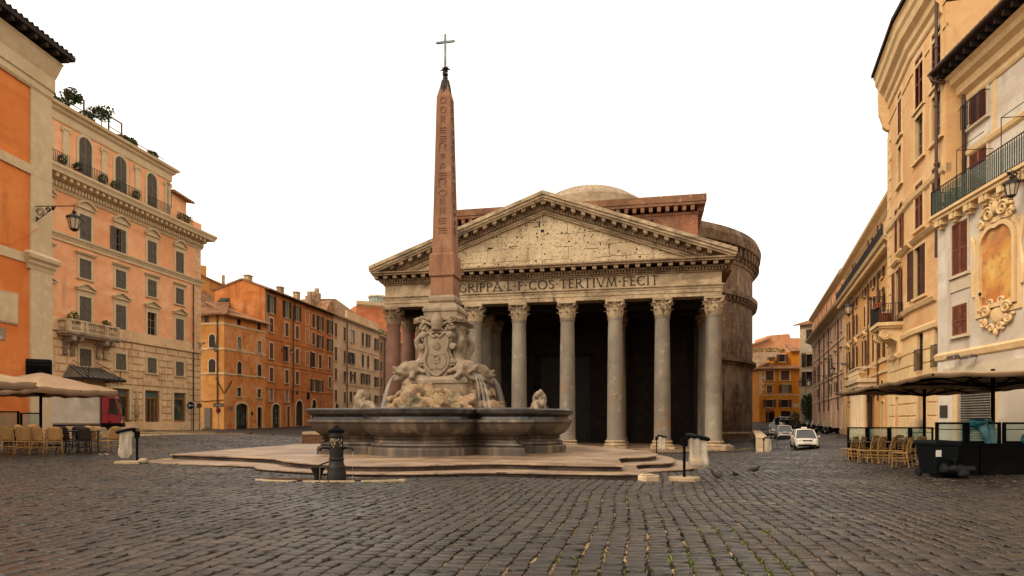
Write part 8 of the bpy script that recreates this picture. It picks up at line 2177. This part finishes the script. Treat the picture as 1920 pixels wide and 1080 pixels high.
sign_post('round blue sign with a white arrow by the palazzo corner', 358.5, 62.5, 2.75, 'arrow'); sign_post('blue street plate over a no parking disc by the ochre corner house', 410, 78.5, 3.2, 'nopark')
sign_post('thin post with a small plate at the foot of the ochre corner house', 433, 79.5, 2.9, 'plain'); sign_post('black meter box on a post before the parked white cars', 1457, 57, 2.75, 'box', -1.2); sign_post('bare grey post with a plate left of the meter box', 1440, 74, 3.6, 'plain', -.8); sign_post('grey plate post at the palazzo corner', 374, 63.5, 2.7, 'plain')
p = at(1727, 31.5); t = thing('covered_moped', 'moped under a grey cover before the yellow house door', 'moped', (p.x, p.y, .0), .2); m = MB()
for k in range(9): m.ball((R.uniform(-.55, .55), R.uniform(-.12, .12), R.uniform(.4, 1.0)), (.3, .22, .3), 8)
m.ball((-.2, 0, 1.1), (.4, .24, .35), 10); m.build('cover', ASH, t, voxel=.05)
for X in (-.6, .6): w = MB().lathe([(.14, -.05), (.24, -.05), (.24, .05), (.14, .05)], 14).build('wheel', TYRE, t); w.location = (X, 0, .24); w.rotation_euler = (PI / 2, 0, 0)

# ================================================================ camera and light
cd = bpy.data.cameras.new('camera'); cam = bpy.data.objects.new('camera', cd); COL.objects.link(cam); bpy.context.scene.camera = cam
cam.location = (0, 0, HC); cam.rotation_euler = (PI / 2, 0, 0); cd.sensor_width = 36; cd.lens = F / 1920 * 36; cd.shift_y = (HY - 540) / 1920; cd.clip_end = 2000; cd.clip_start = .1
sc_ = bpy.context.scene; w = bpy.data.worlds.new('World'); sc_.world = w; w.use_nodes = True; nt = w.node_tree; bg = nt.nodes['Background']; out = nt.nodes['World Output']
EL, AZ = math.radians(42), math.radians(SUN_AZ)
sky = nt.nodes.new('ShaderNodeTexSky'); sky.sky_type = 'NISHITA'; sky.sun_disc = False; sky.sun_elevation = EL; sky.sun_rotation = AZ; sky.dust_density = 4
nt.links.new(sky.outputs[0], bg.inputs[0]); bg.inputs[1].default_value = .05
b2 = nt.nodes.new('ShaderNodeBackground'); b2.inputs[0].default_value = (1.0, .87, .7, 1); b2.inputs[1].default_value = SKY
ad = nt.nodes.new('ShaderNodeAddShader'); nt.links.new(bg.outputs[0], ad.inputs[0]); nt.links.new(b2.outputs[0], ad.inputs[1]); nt.links.new(ad.outputs[0], out.inputs[0])
ld = bpy.data.lights.new('sun', 'SUN'); ld.energy = SUN; ld.angle = math.radians(14); ld.color = (1, .9, .76); lo = bpy.data.objects.new('sun', ld); COL.objects.link(lo)
dv = Vector((math.sin(AZ) * math.cos(EL), math.cos(AZ) * math.cos(EL), math.sin(EL)))       # towards the sun
lo.rotation_euler = dv.to_track_quat('Z', 'Y').to_euler(); lo.location = (0, -20, 60)
vs = sc_.view_settings; vs.view_transform = 'Standard'; vs.look = 'None'; vs.exposure = EXPO; vs.gamma = 1
sc_.cycles.max_bounces = 6; sc_.cycles.diffuse_bounces = 3; sc_.cycles.transparent_max_bounces = 12; sc_.cycles.use_denoising = True
